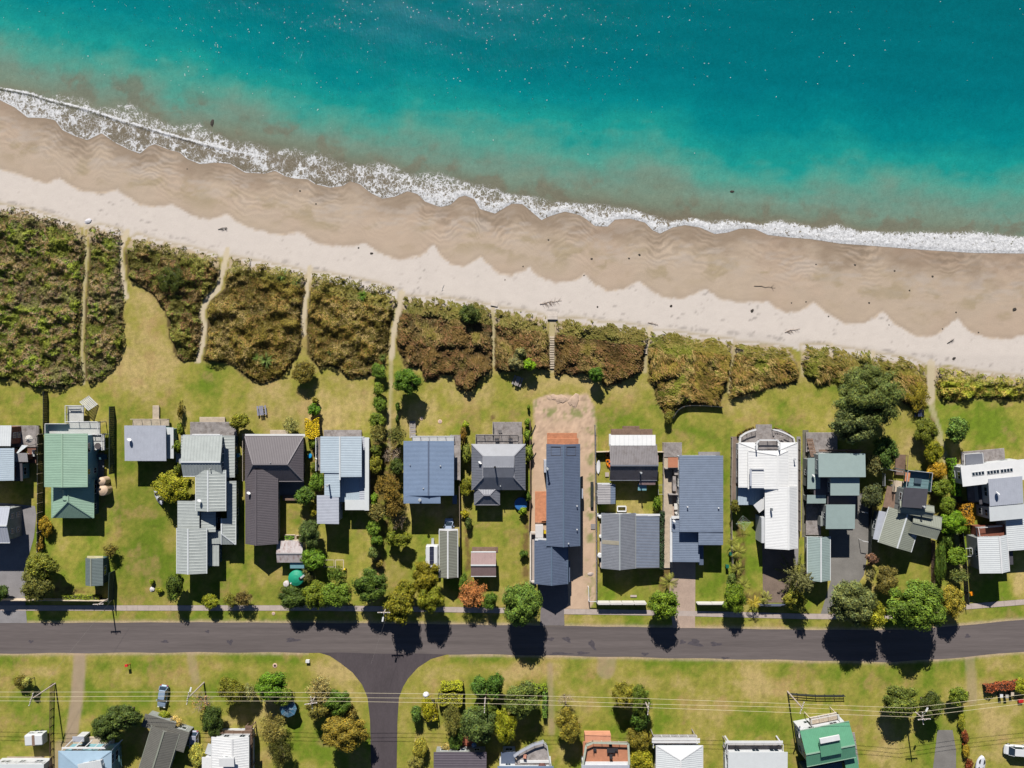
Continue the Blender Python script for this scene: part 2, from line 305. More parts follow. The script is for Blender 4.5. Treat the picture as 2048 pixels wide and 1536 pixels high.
    for poly in DIRT:
        ins = inpoly(px, py, poly) & clip; e = pdist(px, py, poly, True) * np.where(ins, 1, -1) + wob
        k_ = sstep(-2, 3, e)
        weeds = sstep(.5, .66, fbm(px, py, 10, 71)) * np.maximum(np.exp(-((py - 826) / 12) ** 2), np.maximum(np.exp(-((px - 1181) / 9) ** 2), np.exp(-((px-1078)/10)**2)*(py<840))) 
        dc = np.array(C(214, 184, 158)) * (1 + .25 * (fbm(px, py, 14, 81) - .5) + .6 * (fbm(px, py, 4.5, 83, 3) - .5) * (py < 900) + .2 * (fbm(px, py, 4.5, 83, 3) - .5))[:, None]
        dc = dc * (1 - weeds[:, None] * .75) + np.array(C(120, 140, 60)) * weeds[:, None] * .75
        c = c * (1 - k_[:, None]) + dc * k_[:, None]; isgrass = isgrass * (1 - k_)
    for pl, w, amt in TRACK:
        dd = pdist(px, py, pl) + wob * .5; k_ = (sstep(w + 3, w - 3, dd) * amt)[:, None]
        tc = np.array(C(180, 158, 136)) * (1 + .2 * (fbm(px, py, 8, 91) - .5))[:, None]
        c = c * (1 - k_) + tc * k_; isgrass = isgrass * (1 - k_[:, 0])
    # gravelly road verge
    e = np.minimum(np.abs(py - cur(RTOP, px)), np.where((px > 620) & (px < 900), 99, np.abs(py - cur(RBOT, px))))
    e = e + (fbm(px, py, 9, 161) - .5) * 4; k_ = (np.exp(-(np.maximum(e, 0) / 4.2) ** 2) * .9)[:, None]; c = c * (1 - k_) + np.array(C(206, 180, 154)) * k_
    # garden dirt beds
    for (cx, cy, rx, ry) in BEDS:
        k_ = sstep(1.15, .8, np.sqrt(((px - cx) / rx) ** 2 + ((py - cy) / ry) ** 2) + wob * .16)[:, None] * .8 * sstep(.3, .6, fbm(px, py, 9, 123))[:, None]
        c = c * (1 - k_) + np.array(C(118, 86, 62)) * k_
    nx, ny = len(xs), len(ys); i = np.arange(nx * ny).reshape(ny, nx)
    idx = np.stack([i[:-1, :-1], i[:-1, 1:], i[1:, 1:], i[1:, :-1]], -1).reshape(-1, 4)
    V = np.stack([X, Y, Z], -1).reshape(-1, 3)
    al = np.stack([c[:, 0], c[:, 1], c[:, 2], isgrass], -1)
    me = fastmesh('ground', V, 4, None, al, True, idx)
    for nm, arr in (('sd', d), ('wet', sandk)):
        at = me.attributes.new(nm, 'FLOAT', 'POINT'); at.data.foreach_set('value', arr.astype(np.float32))
    return me
RTOP = [(-300,1247),(0,1246),(400,1244.5),(800,1247),(1000,1250),(1200,1253),(1400,1256),(1600,1259.5),(1800,1260),(1912,1252),(2048,1239),(2300,1212)]
RBOT = [(-300,1308),(0,1307),(400,1304.5),(620,1305),(900,1308.5),(1000,1309),(1200,1313),(1400,1317),(1640,1321),(1780,1324),(1870,1319),(1960,1311),(2048,1303),(2300,1280)]
BEDS = [(1052,1090,8,90),(935,1060,6,50),(150,1180,40,7),(937,1140,9,26),(628,930,9,60),(1865,1140,5,40),(600,1180,50,10),(985,835,4,6),(1862,850,8,20),(1868,960,10,60),(1500,1190,40,12),(760,1130,12,14),(1480,1130,12,80),(1330,1160,14,30),(770,960,34,110),(955,1115,24,10)]
m, nt, b = nodes('ground_soil_grass_and_sand')
att = N(nt, 'ShaderNodeAttribute', attribute_name='Col'); geo = N(nt, 'ShaderNodeNewGeometry'); P_ = geo.outputs['Position']
sdn = N(nt, 'ShaderNodeAttribute', attribute_name='sd'); wetn = N(nt, 'ShaderNodeAttribute', attribute_name='wet')
f1 = mrange(nt, noise(nt, P_, 1.6, 6, .75), .3, .7, .8, 1.2); f2 = mrange(nt, noise(nt, P_, 7, 3, .8), .28, .72, .72, 1.28)
gf = math_(nt, 'MULTIPLY', f1, f2); gfac = mixc(nt, att.outputs['Alpha'], (1, 1, 1), gf)
sf = mrange(nt, noise(nt, P_, 5, 4, .7), .3, .7, .95, 1.05)
cc = mulc(nt, att.outputs['Color'], sf)
cg = mixc(nt, mrange(nt, noise(nt, P_, .9, 5, .7), .42, .75, 0, .28), cc, C(120, 132, 40))
cc = mixc(nt, att.outputs['Alpha'], cc, cg)
mm = N(nt, 'ShaderNodeVectorMath', operation='MULTIPLY'); nt.links.new(cc, mm.inputs[0]); nt.links.new(gfac, mm.inputs[1])
# swash arcs on the wet sand
w1 = math_(nt, 'ADD', math_(nt, 'MULTIPLY', sdn.outputs['Fac'], .55), math_(nt, 'MULTIPLY', noise(nt, P_, .11, 4, .55), 46))
w2 = math_(nt, 'SINE', w1); wm = mrange(nt, noise(nt, P_, .12, 3), .4, .62, 0, .11)
wm = math_(nt, 'MULTIPLY', wm, mrange(nt, sdn.outputs['Fac'], 25, 110, 1.5, .12))
wv = math_(nt, 'MULTIPLY', math_(nt, 'MULTIPLY', w2, wm), wetn.outputs['Fac'])
wv = math_(nt, 'SUBTRACT', 1.0, wv)
nt.links.new(mulc(nt, mm.outputs[0], wv), b.inputs['Base Color'])
b.inputs['Roughness'].default_value = .9; b.inputs['Specular IOR Level'].default_value = .15
rw = mrange(nt, wetn.outputs['Fac'], 0, 1, .9, .55); nt.links.new(rw, b.inputs['Roughness'])
bp = N(nt, 'ShaderNodeBump'); bp.inputs['Strength'].default_value = .5; bp.inputs['Distance'].default_value = .08
nt.links.new(noise(nt, P_, 4.5, 5, .8), bp.inputs['Height']); nt.links.new(bp.outputs[0], b.inputs['Normal'])
gm = ground_mesh(); gm.materials.append(m); ground = link('ground', gm); ground['kind'] = 'structure'
# ---------------------------------------------------------------- sea
def sea_mesh():
    cols = np.concatenate([np.array([-30000, -9000, -3000, -1200, -500]), np.arange(-150, 2201, 3.0), np.array([2600, 3500, 6000, 12000, 31000])])
    rows = np.concatenate([np.arange(0, 90, 1.6), np.arange(90, 560, 4.0), np.array([600, 700, 900, 1400, 2600, 6000, 15000, 40000])])
    PX, R = np.meshgrid(cols, rows)
    base = cur(SWASH, PX) + np.where(PX < -300, (PX + 300) * .2, 0) * 1.0 + np.where(PX > 2300, (PX - 2300) * .1, 0)
    smooth = np.interp(PX, [-30000, 0, 1024, 2048, 31000], [-5500, 205, 412, 507, 3300])
    bl = np.clip(R / 120, 0, 1); PY = base * (1 - bl) + smooth * bl - R
    k = S * (H - SEA) / H; X = (PX - 1024) * k; Y = (768 - PY) * k
    px, py, r = PX.ravel(), PY.ravel(), (smooth - PY).ravel(); e = R.ravel()
    n1 = (fbm(px, py, 120, 11) - .5) * 110 + (fbm(px, py * 2.5, 30, 13, 3) - .5) * 30
    q = np.maximum(r + n1 * np.clip(r / 90, .15, 1), 0)
    ks = [0, 28, 66, 112, 155, 215, 300, 480]
    cs = np.array([C(132, 124, 106), C(130, 145, 126), C(122, 156, 140), C(88, 166, 150), C(30, 160, 152), C(4, 140, 144), C(0, 122, 132), C(0, 112, 122)])
    c = np.stack([np.interp(q, ks, cs[:, i]) for i in range(3)], -1)
    # churned sand clouds behind the breakers
    fu = cur(SWASH, px) - cur(FOAMUP, px)
    wpx, wpy = px + 30 * (fbm(px, py, 22, 101) - .5), py + 30 * (fbm(px, py, 22, 103) - .5)
    cl = sstep(.44, .76, fbm(wpx, wpy * 1.2, 34, 21)) * np.exp(-((e - fu - 12) / 26) ** 2) + np.exp(-(e / np.maximum(fu + 6, 8)) ** 4) * .95
    cl = np.clip(cl, 0, 1)[:, None] * .6; c = c * (1 - cl) + np.array(C(130, 118, 100)) * cl
    c *= (1 + (fbm(px, py * 1.5, 10, 23, 3) - .5) * .14)[:, None]
    # foam density
    u = e / np.maximum(fu, 6)                       # 0 edge .. 1 upper limit
    right = sstep(560, 900, px); veryr = sstep(1000, 1750, px)
    lace = sstep(1.12, .7, u) * (.46 + .5 * (fbm(px, py, 24, 33) - .5)) * (1 - .22 * (1 - right))
    body = sstep(.66 + .46 * veryr, .2 + .4 * veryr, u) * right * (.72 + .2 * veryr) * (.80 + .42 * fbm(px, py, 7, 35, 3))
    lead = np.exp(-(e / 1.5) ** 2) * (.62 + .3 * sstep(.4, .6, fbm(px, py, 18, 37)))
    ln = cur(BREAK, px); lf = (px < 540)
    leftb = (1 - right) * sstep(.5, .66, fbm(px, py, 16, 39)) * sstep(1.0, .6, u) * .22 + lf * np.exp(-((py - ln + 3.5) / 2.0) ** 2) * .5 + lf * np.exp(-((px - 40) / 110) ** 2) * sstep(0, 5, py - ln) * .22
    dens = np.clip(np.maximum(np.maximum(lace, body), lead) + leftb, 0, 1)
    dens *= sstep(1.35, 1.0, u)
    # the thin dark face of the little left-hand breaker
    nx, ny = len(cols), len(rows); i = np.arange(nx * ny).reshape(ny, nx)
    idx = np.stack([i[:-1, :-1], i[:-1, 1:], i[1:, 1:], i[1:, :-1]], -1).reshape(-1, 4)
    sw = .02 * np.sin(e / 9 + fbm(px, py, 60, 3) * 6) * np.clip(e / 40, 0, 1) * np.clip((560 - e) / 100, 0, 1)
    br = .17 * np.exp(-np.maximum(ln - py, 0) / 14) * sstep(1.6, -.4, py - ln) * sstep(530, 380, px) * (.7 + .6 * fbm(px, py * 0, 14, 3)) + .10 * body * np.clip(e / 6, 0, 1) * (.4 + 1.2 * fbm(px, py, 5, 8, 2))
    V = np.stack([X.ravel(), Y.ravel(), SEA + sw + br], -1)
    me = fastmesh('sea', V, 4, None, np.concatenate([c, dens[:, None]], -1), True, idx); return me
m, nt, b = nodes('sea_water_and_foam')
att = N(nt, 'ShaderNodeAttribute', attribute_name='Col'); geo = N(nt, 'ShaderNodeNewGeometry'); P_ = geo.outputs['Position']
mp = N(nt, 'ShaderNodeMapping'); mp.inputs['Scale'].default_value = (1.6, .55, 1); mp.inputs['Rotation'].default_value = (0, 0, radians(12)); nt.links.new(P_, mp.inputs[0])
rip = noise(nt, mp.outputs[0], 1.3, 5, .7)
wcol = mulc(nt, att.outputs['Color'], mrange(nt, rip, .3, .7, .93, 1.07))
# lacy foam: distorted cell edges
dn = N(nt, 'ShaderNodeTexNoise'); dn.inputs['Scale'].default_value = .8; dn.inputs['Detail'].default_value = 4; nt.links.new(P_, dn.inputs['Vector'])
dv = N(nt, 'ShaderNodeVectorMath', operation='SCALE'); nt.links.new(dn.outputs['Color'], dv.inputs[0]); dv.inputs['Scale'].default_value = 2.6
av = N(nt, 'ShaderNodeVectorMath', operation='ADD'); nt.links.new(P_, av.inputs[0]); nt.links.new(dv.outputs[0], av.inputs[1])
mp2 = N(nt, 'ShaderNodeMapping'); mp2.inputs['Scale'].default_value = (1.1, .62, 1); nt.links.new(av.outputs[0], mp2.inputs[0])
vo = N(nt, 'ShaderNodeTexVoronoi', feature='DISTANCE_TO_EDGE'); vo.inputs['Scale'].default_value = 1.0; nt.links.new(mp2.outputs[0], vo.inputs['Vector'])
vo2 = N(nt, 'ShaderNodeTexVoronoi', feature='DISTANCE_TO_EDGE'); vo2.inputs['Scale'].default_value = 2.7; nt.links.new(mp2.outputs[0], vo2.inputs['Vector'])
ed = math_(nt, 'MINIMUM', vo.outputs['Distance'], math_(nt, 'MULTIPLY', vo2.outputs['Distance'], 1.7))
den = att.outputs['Alpha']
th = math_(nt, 'MULTIPLY', math_(nt, 'POWER', den, 2.4), .5)
th = math_(nt, 'MULTIPLY', th, mrange(nt, noise(nt, P_, .9, 4, .7), .32, .68, .25, 1.75))
ff = math_(nt, 'DIVIDE', math_(nt, 'SUBTRACT', th, ed), .05, clamp=True)
ff = math_(nt, 'MULTIPLY', ff, mrange(nt, den, .04, .3, 0, 1))
sp = mrange(nt, noise(nt, P_, 2.6, 5, .85), .36, .6, .5, 1.08)
fcol = mulc(nt, mixc(nt, 0.0, C(243, 243, 246), (0, 0, 0)), sp)
nt.links.new(mixc(nt, ff, wcol, fcol), b.inputs['Base Color'])
nt.links.new(mrange(nt, ff, 0, 1, .09, .8), b.inputs['Roughness']); b.inputs['IOR'].default_value = 1.33
mp3 = N(nt, 'ShaderNodeMapping'); mp3.inputs['Scale'].default_value = (1, .45, 1); mp3.inputs['Rotation'].default_value = (0, 0, radians(-8)); nt.links.new(P_, mp3.inputs[0])
hgt = math_(nt, 'ADD', noise(nt, mp3.outputs[0], 1.5, 5, .68), math_(nt, 'MULTIPLY', noise(nt, P_, 4.5, 3, .7), .42))
bp = N(nt, 'ShaderNodeBump'); bp.inputs['Strength'].default_value = 1; bp.inputs['Distance'].default_value = .10
nt.links.new(hgt, bp.inputs['Height']); nt.links.new(bp.outputs[0], b.inputs['Normal'])
sm = sea_mesh(); sm.materials.append(m); sea = link('sea', sm); sea['kind'] = 'structure'
# ---------------------------------------------------------------- roads and footpath
def sheet(name, pts, z, mat, kind='structure', t=0.0):
    mb = MB(); p = [W(x, y)[:2] for x, y in pts]
    mb.prism(p, z - max(t, .02), z); o = mb.build(name, mat); o['kind'] = kind; return o
asph = M('worn_asphalt', C(114, 105, 104), .85, .17, .5, 5, stretch=(.06, 1.5, 1), spec=.2)
asph2 = M('darker_side_street_asphalt', C(88, 80, 84), .85, .16, .35, 4, stretch=(1.6, .4, 1), spec=.2)
xs_ = list(range(-300, 2301, 25))
top = [(x, float(cur(RTOP, x)) + .8 * sin(x / 17.) * .6) for x in xs_]; bot = [(x, float(cur(RBOT, x)) + .8 * sin(x / 23.)) for x in xs_]
mb = MB(); vs = [W(x, y) for x, y in top] + [W(x, y) for x, y in bot]; n = len(top)
mb.add([(v[0], v[1], .012) for v in vs], [(i, n + i, n + i + 1, i + 1) for i in range(n - 1)]); road = struct('road', mb, asph)
def arc(pts): return pts
ss = [(612,1303),(640,1306),(660,1312),(682,1327),(705,1345),(724,1369),(735,1395),(740,1440),(743,1560),(744,1800),(793,1800),(793,1560),(795,1440),(798,1395),(806,1374),(816,1357),(836,1335),(862,1318),(905,1306)]
struct('side_street', MB().add([(*W(x, y)[:2], .008) for x, y in ss], [tuple(range(len(ss)))[::-1]]), asph2)
# dark repair patches lying on the road, each its own thin skin of bitumen
pm = M('bitumen_patch', C(90, 84, 90), .9, .2, 2, 8, spec=.2)
for k, (x, y, rx, ry, a) in enumerate([(1391,1286,13,7,.2),(1365,1284,6,4,0),(1431,1288,11,4,.1),(1290,1308,7,3,0),(1100,1278,9,3,0),(1134,1279,8,5,.3),(1185,1290,7,8,.9),(1120,1307,22,2.5,0),(1165,1306,12,3,0),(62,1283,5,3,0),(460,1284,6,5,0),(415,1263,4,3,0),(330,1283,7,3,0),(1935,1272,5,4,0),(585,1280,14,4,0),(1450,1316,8,2,0)]):
    mb = MB(); q = []
    for i in range(14):
        t = 2 * pi * i / 14; rr = 1 + .3 * sin(3 * t + k) + .15 * sin(5 * t + 2 * k)
        q.append(W(x + rx * rr * cos(t), y + ry * rr * sin(t) + a * rx * cos(t))[:2])
    mb.add([(p[0], p[1], .017) for p in q], [tuple(range(14))]); o = mb.build('road_patch', pm, road)
conc = M('pale_concrete', C(196, 180, 172), .85, .1, .8, 6)
conc2 = M('grey_concrete', C(150, 146, 148), .85, .12, .5, 5); conc3 = M('brown_exposed_concrete', C(134, 116, 104), .85, .2, .5, 5)
conc4 = M('pink_concrete', C(190, 166, 150), .85, .12, .5, 5); grav = M('grey_gravel', C(136, 132, 128), .95, .16, .35, 7, bump=.5); brickm = M('red_brick_paving', C(178, 104, 80), .85, .2, 2, 8)
FP = [(-120,1216),(222,1216),(620,1216),(800,1218),(890,1219),(1010,1221)]
FP2 = [(1128,1223),(1340,1226),(1500,1230),(1600,1232.5),(1656,1233),(1780,1232),(1860,1222),(1925,1214),(2048,1204),(2200,1190)]
def footpath(name, pl, w=5.2):
    base = MB(); a = np.array(pl, float)
    for i in range(len(pl) - 1):
        p, q = W(*pl[i]), W(*pl[i + 1]); base.bar((p[0], p[1], .0), (q[0], q[1], .0), (2 * w + 1) * S, .02)
    fo = struct(name, base, M('footpath_joint', C(120, 112, 100), .9))
    x = a[0, 0]; me0 = None
    while x < a[-1, 0] - 5:
        L = 22; x1 = min(x + L, a[-1, 0]); xm = (x + x1) / 2; y = float(np.interp(xm, a[:, 0], a[:, 1])); y0 = float(np.interp(x, a[:, 0], a[:, 1])); y1 = float(np.interp(x1, a[:, 0], a[:, 1]))
        ang = math.atan2(-(y1 - y0), x1 - x); p = W(xm, y)
        if me0 is None:
            sb = MB().box(-1.085, 1.085, -w * S, w * S, 0, .04); so_ = sb.build('slab', conc, fo, local=True); me0 = so_.data
        else: so_ = link('slab', me0, fo)
        so_.location = (p[0], p[1], random.uniform(.006, .016)); so_.rotation_euler.z = ang; so_.scale.x = (x1 - x) / 22
        x = x1
    return fo
footpath('footpath', FP); footpath('footpath', FP2)
sheet('driveway', [(-60,1000),(70,1012),(73,1030),(68,1075),(58,1110),(50,1196),(54,1246),(-60,1246)], .03, conc2)
sheet('driveway', [(1342,1110),(1391,1110),(1390,1256),(1346,1256),(1338,1200)], .046, conc4)
sheet('driveway', [(1495,1035),(1512,1040),(1524,1060),(1526,1205),(1572,1205),(1590,1120),(1590,1060),(1530,1040)], .03, conc3)
sheet('driveway', [(1073,1150),(1134,1150),(1137,1205),(1128,1221),(1129,1251),(1080,1251),(1082,1200)], .05, M('charcoal_driveway', C(130, 122, 124), .85, .1))
sheet('driveway', [(1655,990),(1735,985),(1742,1060),(1735,1110),(1728,1150),(1700,1190),(1650,1232),(1640,1232),(1662,1160)], .02, grav)
sheet('driveway', [(1605,860),(1617,860),(1617,1070),(1604,1075)], .02, M('mossy_gravel_strip', C(118, 114, 98), .95, .25, .8, 6))
sheet('pavement', [(1461,873),(1476,873),(1476,1000),(1462,1000)], .04, conc3)
sheet('pavement', [(1593,873),(1601,873),(1600,1000),(1596,1130),(1588,1130)], .04, conc2)
sheet('pavement', [(1325,885),(1362,885),(1346,1138),(1326,1138)], .03, conc4)
sheet('pavement', [(1875,1460),(1905,1460),(1912,1500),(1912,1545),(1865,1545)], .02, grav)
sheet('pavement', [(14,1513),(88,1513),(88,1560),(14,1560)], .02, M('worn_yard_concrete', C(186, 168, 150), .9, .15))
sheet('pavement', [(925,1475),(945,1472),(955,1505),(925,1507)], .02, brickm)
sheet('pavement', [(1062,1062),(1072,1062),(1072,1168),(1060,1168)], .05, conc)
# ---------------------------------------------------------------- building kit
white = M('white_trim', C(236, 236, 238), .5, .05); glassm = M('window_glass', (.012, .02, .03), .08, .1, spec=.8)
framem = M('window_frame_white', C(225, 228, 230), .5, .05); darkm = M('dark_interior', (.01, .01, .012), .9)
wood_grey = M('weathered_grey_timber', C(172, 164, 162), .85, .22, 1.2, 7, dirt=C(120, 108, 100)); wood_new = M('new_orange_timber', C(216, 146, 108), .7, .16, 1.5, 7)
wood_brown = M('brown_timber', C(142, 116, 100), .85, .2, 1.2, 7); wood_pale = M('pale_timber', C(218, 200, 178), .8, .15, 1.2, 7)
fence_dark = M('black_stained_timber', C(46, 52, 52), .8, .25, 2, 7); fence_green = M('dark_green_painted_boards', C(46, 66, 62), .8, .2, 2, 7)
fence_grey = M('silvered_timber', C(180, 168, 158), .85, .2, 2, 7); steel = M('galvanised_steel', C(205, 208, 212), .35, .06, metal=.2)
black = M('black_rubber', (.012, .012, .013), .7, .1)
HW = [math_ for _ in ()]
_wm = None; _pm = None
def window(parent, c, ang, w=1.3, h=1.0):
    """framed window with a pane; local x along the wall, outward = +y"""
    global _wm, _pm
    if _wm is None:
        mb = MB()
        for a in ((-.5, -.44, -.5, .5), (.44, .5, -.5, .5), (-.44, .44, .44, .5), (-.44, .44, -.5, -.44), (-.02, .02, -.44, .44)): mb.box(a[0], a[1], -.02, .07, a[2], a[3])
        _wm = mb.build('window', framem); q = MB().box(-.44, .44, -.01, .035, -.44, .44).build('pane', glassm); _pm = q.data; wm_ = _wm.data
        bpy.data.objects.remove(_wm); bpy.data.objects.remove(q); _wm = wm_
    o = link('window', _wm, parent); p = wloc(parent); o.location = (c[0] - p[0], c[1] - p[1], c[2] - p[2]); o.rotation_euler.z = ang; o.scale = (w, 1, h)
    link('pane', _pm, o); return o
class House:
    def __init__(s, px, py, label, cat='house', name='house', group=None):
        s.e = empty(name, W(px, py, 0), label, cat, group)
    def frame(s, rect, h, ang):
        """rect = photo pixels (x0,y0,x1,y1) of the eaves seen at height h"""
        x0, y0, x1, y1 = rect; c = W((x0 + x1) / 2, (y0 + y1) / 2, h); k = S * (H - h) / H
        return c, (x1 - x0) * k, (y1 - y0) * k, radians(ang)
    def walls(s, c, hx, hy, a, tops, wallm, base=0.0, win=1, name='wall'):
        """tops: list of (lx,ly,z) round the wall, counter-clockwise"""
        ca, sa = cos(a), sin(a)
        T = [(c[0] + ca * x - sa * y, c[1] + sa * x + ca * y, z) for x, y, z in tops]; n = len(T)
        mb = MB(); mb.add([(t[0], t[1], base) for t in T] + T, [(i, (i + 1) % n, n + (i + 1) % n, n + i) for i in range(n)] + [tuple(range(n, 2 * n))])
        mb.build(name, wallm, s.e)
        if win:
            for i in range(n):
                p, q = T[i], T[(i + 1) % n]; L = math.hypot(q[0] - p[0], q[1] - p[1])
                if L < 1.6: continue
                d = ((q[0] - p[0]) / L, (q[1] - p[1]) / L); nr = (d[1], -d[0])
                mid = ((p[0] + q[0]) / 2, (p[1] + q[1]) / 2)
                if nr[0] * mid[0] + nr[1] * mid[1] > -1: continue          # only the walls that face the camera side
                zt = min(p[2], q[2]); k = max(1, int(L / 3.2))
                zs = [base + 1.45] if zt - base < 3.9 else [base + 1.45, zt - 1.35]
                for z in zs:
                    if zt - z < .6: continue
                    for j in range(k):
                        t = (j + .5) / k; w_ = (1.5, 1.1, 1.9)[(j + int(abs(mid[0]))) % 3]
                        if w_ > L / k - .4: w_ = L / k * .6
                        window(s.e, (p[0] + (q[0] - p[0]) * t + nr[0] * .0, p[1] + (q[1] - p[1]) * t + nr[1] * .0, z), math.atan2(nr[1], nr[0]) - pi / 2, w_, 1.05)
    def gable(s, rect, eave, ridge, axis, roofm, wallm, rib=.5, ang=0, o=.45, rp=.5, hipa=0, hipb=0, base=0.0, cap=None, win=1, gut=True, ribm=None, wallbase=None):
        c, wx, wy, a = s.frame(rect, eave, ang)
        if axis == 'y': L, D, a2 = wy, wx, a + pi / 2
        else: L, D, a2 = wx, wy, a
        ca, sa = cos(a2), sin(a2)
        def P(u, v, z): return (c[0] + ca * u - sa * v, c[1] + sa * u + ca * v, z)
        rv = -D / 2 + D * rp; t = .12
        A, B, Cc, Dd = (-L/2, -D/2), (L/2, -D/2), (L/2, D/2), (-L/2, D/2); R0, R1 = (-L/2 + hipa, rv), (L/2 - hipb, rv)
        mb = MB()
        for k in (0, 1):
            z0, z1 = eave - k * t, ridge - k * t
            vs = [P(*A, z0), P(*B, z0), P(*Cc, z0), P(*Dd, z0), P(*R0, z1), P(*R1, z1)]
            fs = [(0, 1, 5, 4), (2, 3, 4, 5)] + ([(3, 0, 4)] if hipa > 0 else []) + ([(1, 2, 5)] if hipb > 0 else [])
            mb.add(vs, fs if k == 0 else [f[::-1] for f in fs])
        n0 = 0; e = [(1, 0), (3, 2)] + ([(0, 3)] if hipa > 0 else [(0, 4), (4, 3)]) + ([(2, 1)] if hipb > 0 else [(5, 1), (2, 5)])
        for i, j in e: mb.f.append((i, j, j + 6, i + 6))
        mb.build('roof', roofm, s.e)
        # ribs
        rb = MB(); w = min(.05 + rib * .07, .09); hgt = .008 + rib * .055; nn = int(L / rib) if rib else 0
        def ribseg(p, q, du):
            m = [(x[0] + du[0] * w * k, x[1] + du[1] * w * k, x[2] + (.0 if k else hgt)) for x in (p, q) for k in (-1, 0, 1)]
            m = [(x, y, z + .004) for x, y, z in m]; rb.add(m, [(0, 3, 4, 1), (1, 4, 5, 2), (0, 1, 2), (5, 4, 3)])
        if rib:
            for i in range(1, nn + 1):
                u = -L/2 + i * L / (nn + 1)
                for sgn, ev in ((-1, -D/2), (1, D/2)):
                    f = 1.0
                    if hipa > 0 and u < -L/2 + hipa: f = (u + L/2) / hipa
                    if hipb > 0 and u > L/2 - hipb: f = (L/2 - u) / hipb
                    if abs(rv - ev) * f < .3: continue
                    ribseg(P(u, ev, eave), P(u, ev + (rv - ev) * f * .985, eave + (ridge - eave) * f * .985), (ca, sa))
            for hp, sg in ((hipa, -1), (hipb, 1)):
                if hp <= 0: continue
                m_ = int(D / rib)
                for i in range(1, m_ + 1):
                    v = -D/2 + i * D / (m_ + 1); f = (v + D/2) / (rv + D/2) if v < rv else (D/2 - v) / (D/2 - rv)
                    if f * hp < .3: continue
                    ribseg(P(sg * L/2, v, eave), P(sg * (L/2 - hp * f * .98), v, eave + (ridge - eave) * f * .98), (-sa, ca))
            rb.build('roof_ribs', ribm or roofm, s.e, kind='stuff')
        cp = MB(); capm = cap or roofm
        cp.bar(P(*R0, ridge + .05), P(*R1, ridge + .05), .28, .07)
        for hp, (ex, rx) in ((hipa, ((A, Dd), R0)), (hipb, ((B, Cc), R1))):
            if hp > 0:
                for q in ex: cp.bar(P(*q, eave + .05), P(*rx, ridge + .05), .2, .06)
        if cp.v: cp.build('ridge_cap', capm, s.e)
        if gut:
            for v, sg in ((-D/2, -1), (D/2, 1)):
                g = MB(); p, q = P(-L/2, v + sg * .07, eave - .03), P(L/2, v + sg * .07, eave - .03); g.bar(p, q, .13, .13); g.build('gutter', cap or roofm, s.e)
        # walls
        iu, iv = L/2 - o, D/2 - o
        def zr(u, v):
            f = (v + D/2) / max(rv + D/2, 1e-3) if v < rv else (D/2 - v) / max(D/2 - rv, 1e-3)
            if hipa > 0: f = min(f, (u + L/2) / hipa)
            if hipb > 0: f = min(f, (L/2 - u) / hipb)
            return eave + (ridge - eave) * max(0, min(1, f)) - t - .03
        tops = [(-iu, -iv, zr(-iu, -iv)), (iu, -iv, zr(iu, -iv))]
        if hipb <= 0 and 0.02 < rp < .98: tops.append((iu, rv, zr(iu, rv)))
        tops += [(iu, iv, zr(iu, iv)), (-iu, iv, zr(-iu, iv))]
        if hipa <= 0 and 0.02 < rp < .98: tops.append((-iu, rv, zr(-iu, rv)))
        s.walls(c, 0, 0, a2, tops, wallm, base if wallbase is None else wallbase, win)
        s.last = (c, L, D, a2, eave, ridge)
    def mono(s, rect, hs, roofm, wallm, rib=.5, axis='y', ang=0, o=.35, base=0.0, win=1, ribm=None, nowall=False, name='roof'):
        """single slope: hs=(z at north edge, south edge, west add, east add); ribs run along axis"""
        zc = (hs[0] + hs[1]) / 2; c, wx, wy, a = s.frame(rect, zc, ang); ca, sa = cos(a), sin(a)
        wq, eq = (hs[2], hs[3]) if len(hs) > 2 else (0, 0)
        def z(x, y): return hs[1] + (hs[0] - hs[1]) * (y / wy + .5) + wq + (eq - wq) * (x / wx + .5)
        def P(x, y, dz=0): return (c[0] + ca * x - sa * y, c[1] + sa * x + ca * y, z(x, y) + dz)
        q = [(-wx/2, -wy/2), (wx/2, -wy/2), (wx/2, wy/2), (-wx/2, wy/2)]
        mb = MB(); mb.add([P(*p, -.12) for p in q] + [P(*p) for p in q], [(3, 2, 1, 0), (4, 5, 6, 7), (0, 1, 5, 4), (1, 2, 6, 5), (2, 3, 7, 6), (3, 0, 4, 7)])
        mb.build(name, roofm, s.e)
        if rib:
            rb = MB(); w = min(.05 + rib * .07, .09); hg = .008 + rib * .055; L = wx if axis == 'y' else wy; n = int(L / rib)
            for i in range(1, n + 1):
                t = -L/2 + i * L / (n + 1)
                e = [(t, -wy/2 * .99), (t, wy/2 * .99)] if axis == 'y' else [(-wx/2 * .99, t), (wx/2 * .99, t)]
                du = (w, 0) if axis == 'y' else (0, w)
                m = [P(p[0] + du[0] * k, p[1] + du[1] * k, .004 + (0 if k else hg)) for p in e for k in (-1, 0, 1)]
                rb.add(m, [(0, 3, 4, 1), (1, 4, 5, 2), (0, 1, 2), (5, 4, 3)])
            rb.build('roof_ribs', ribm or roofm, s.e, kind='stuff')
        if not nowall:
            x, y = wx/2 - o, wy/2 - o
            s.walls(c, 0, 0, a, [(p[0], p[1], z(*p) - .15) for p in ((-x, -y), (x, -y), (x, y), (-x, y))], wallm, base, win)
        return c, wx, wy, a
    def slab(s, rect, h, mat, t=.15, ang=0, name='deck', base=None):
        c, wx, wy, a = s.frame(rect, h, ang); mb = MB().obox(c, wx/2, wy/2, (h - t) if base is None else base, h, a); return mb.build(name, mat, s.e)
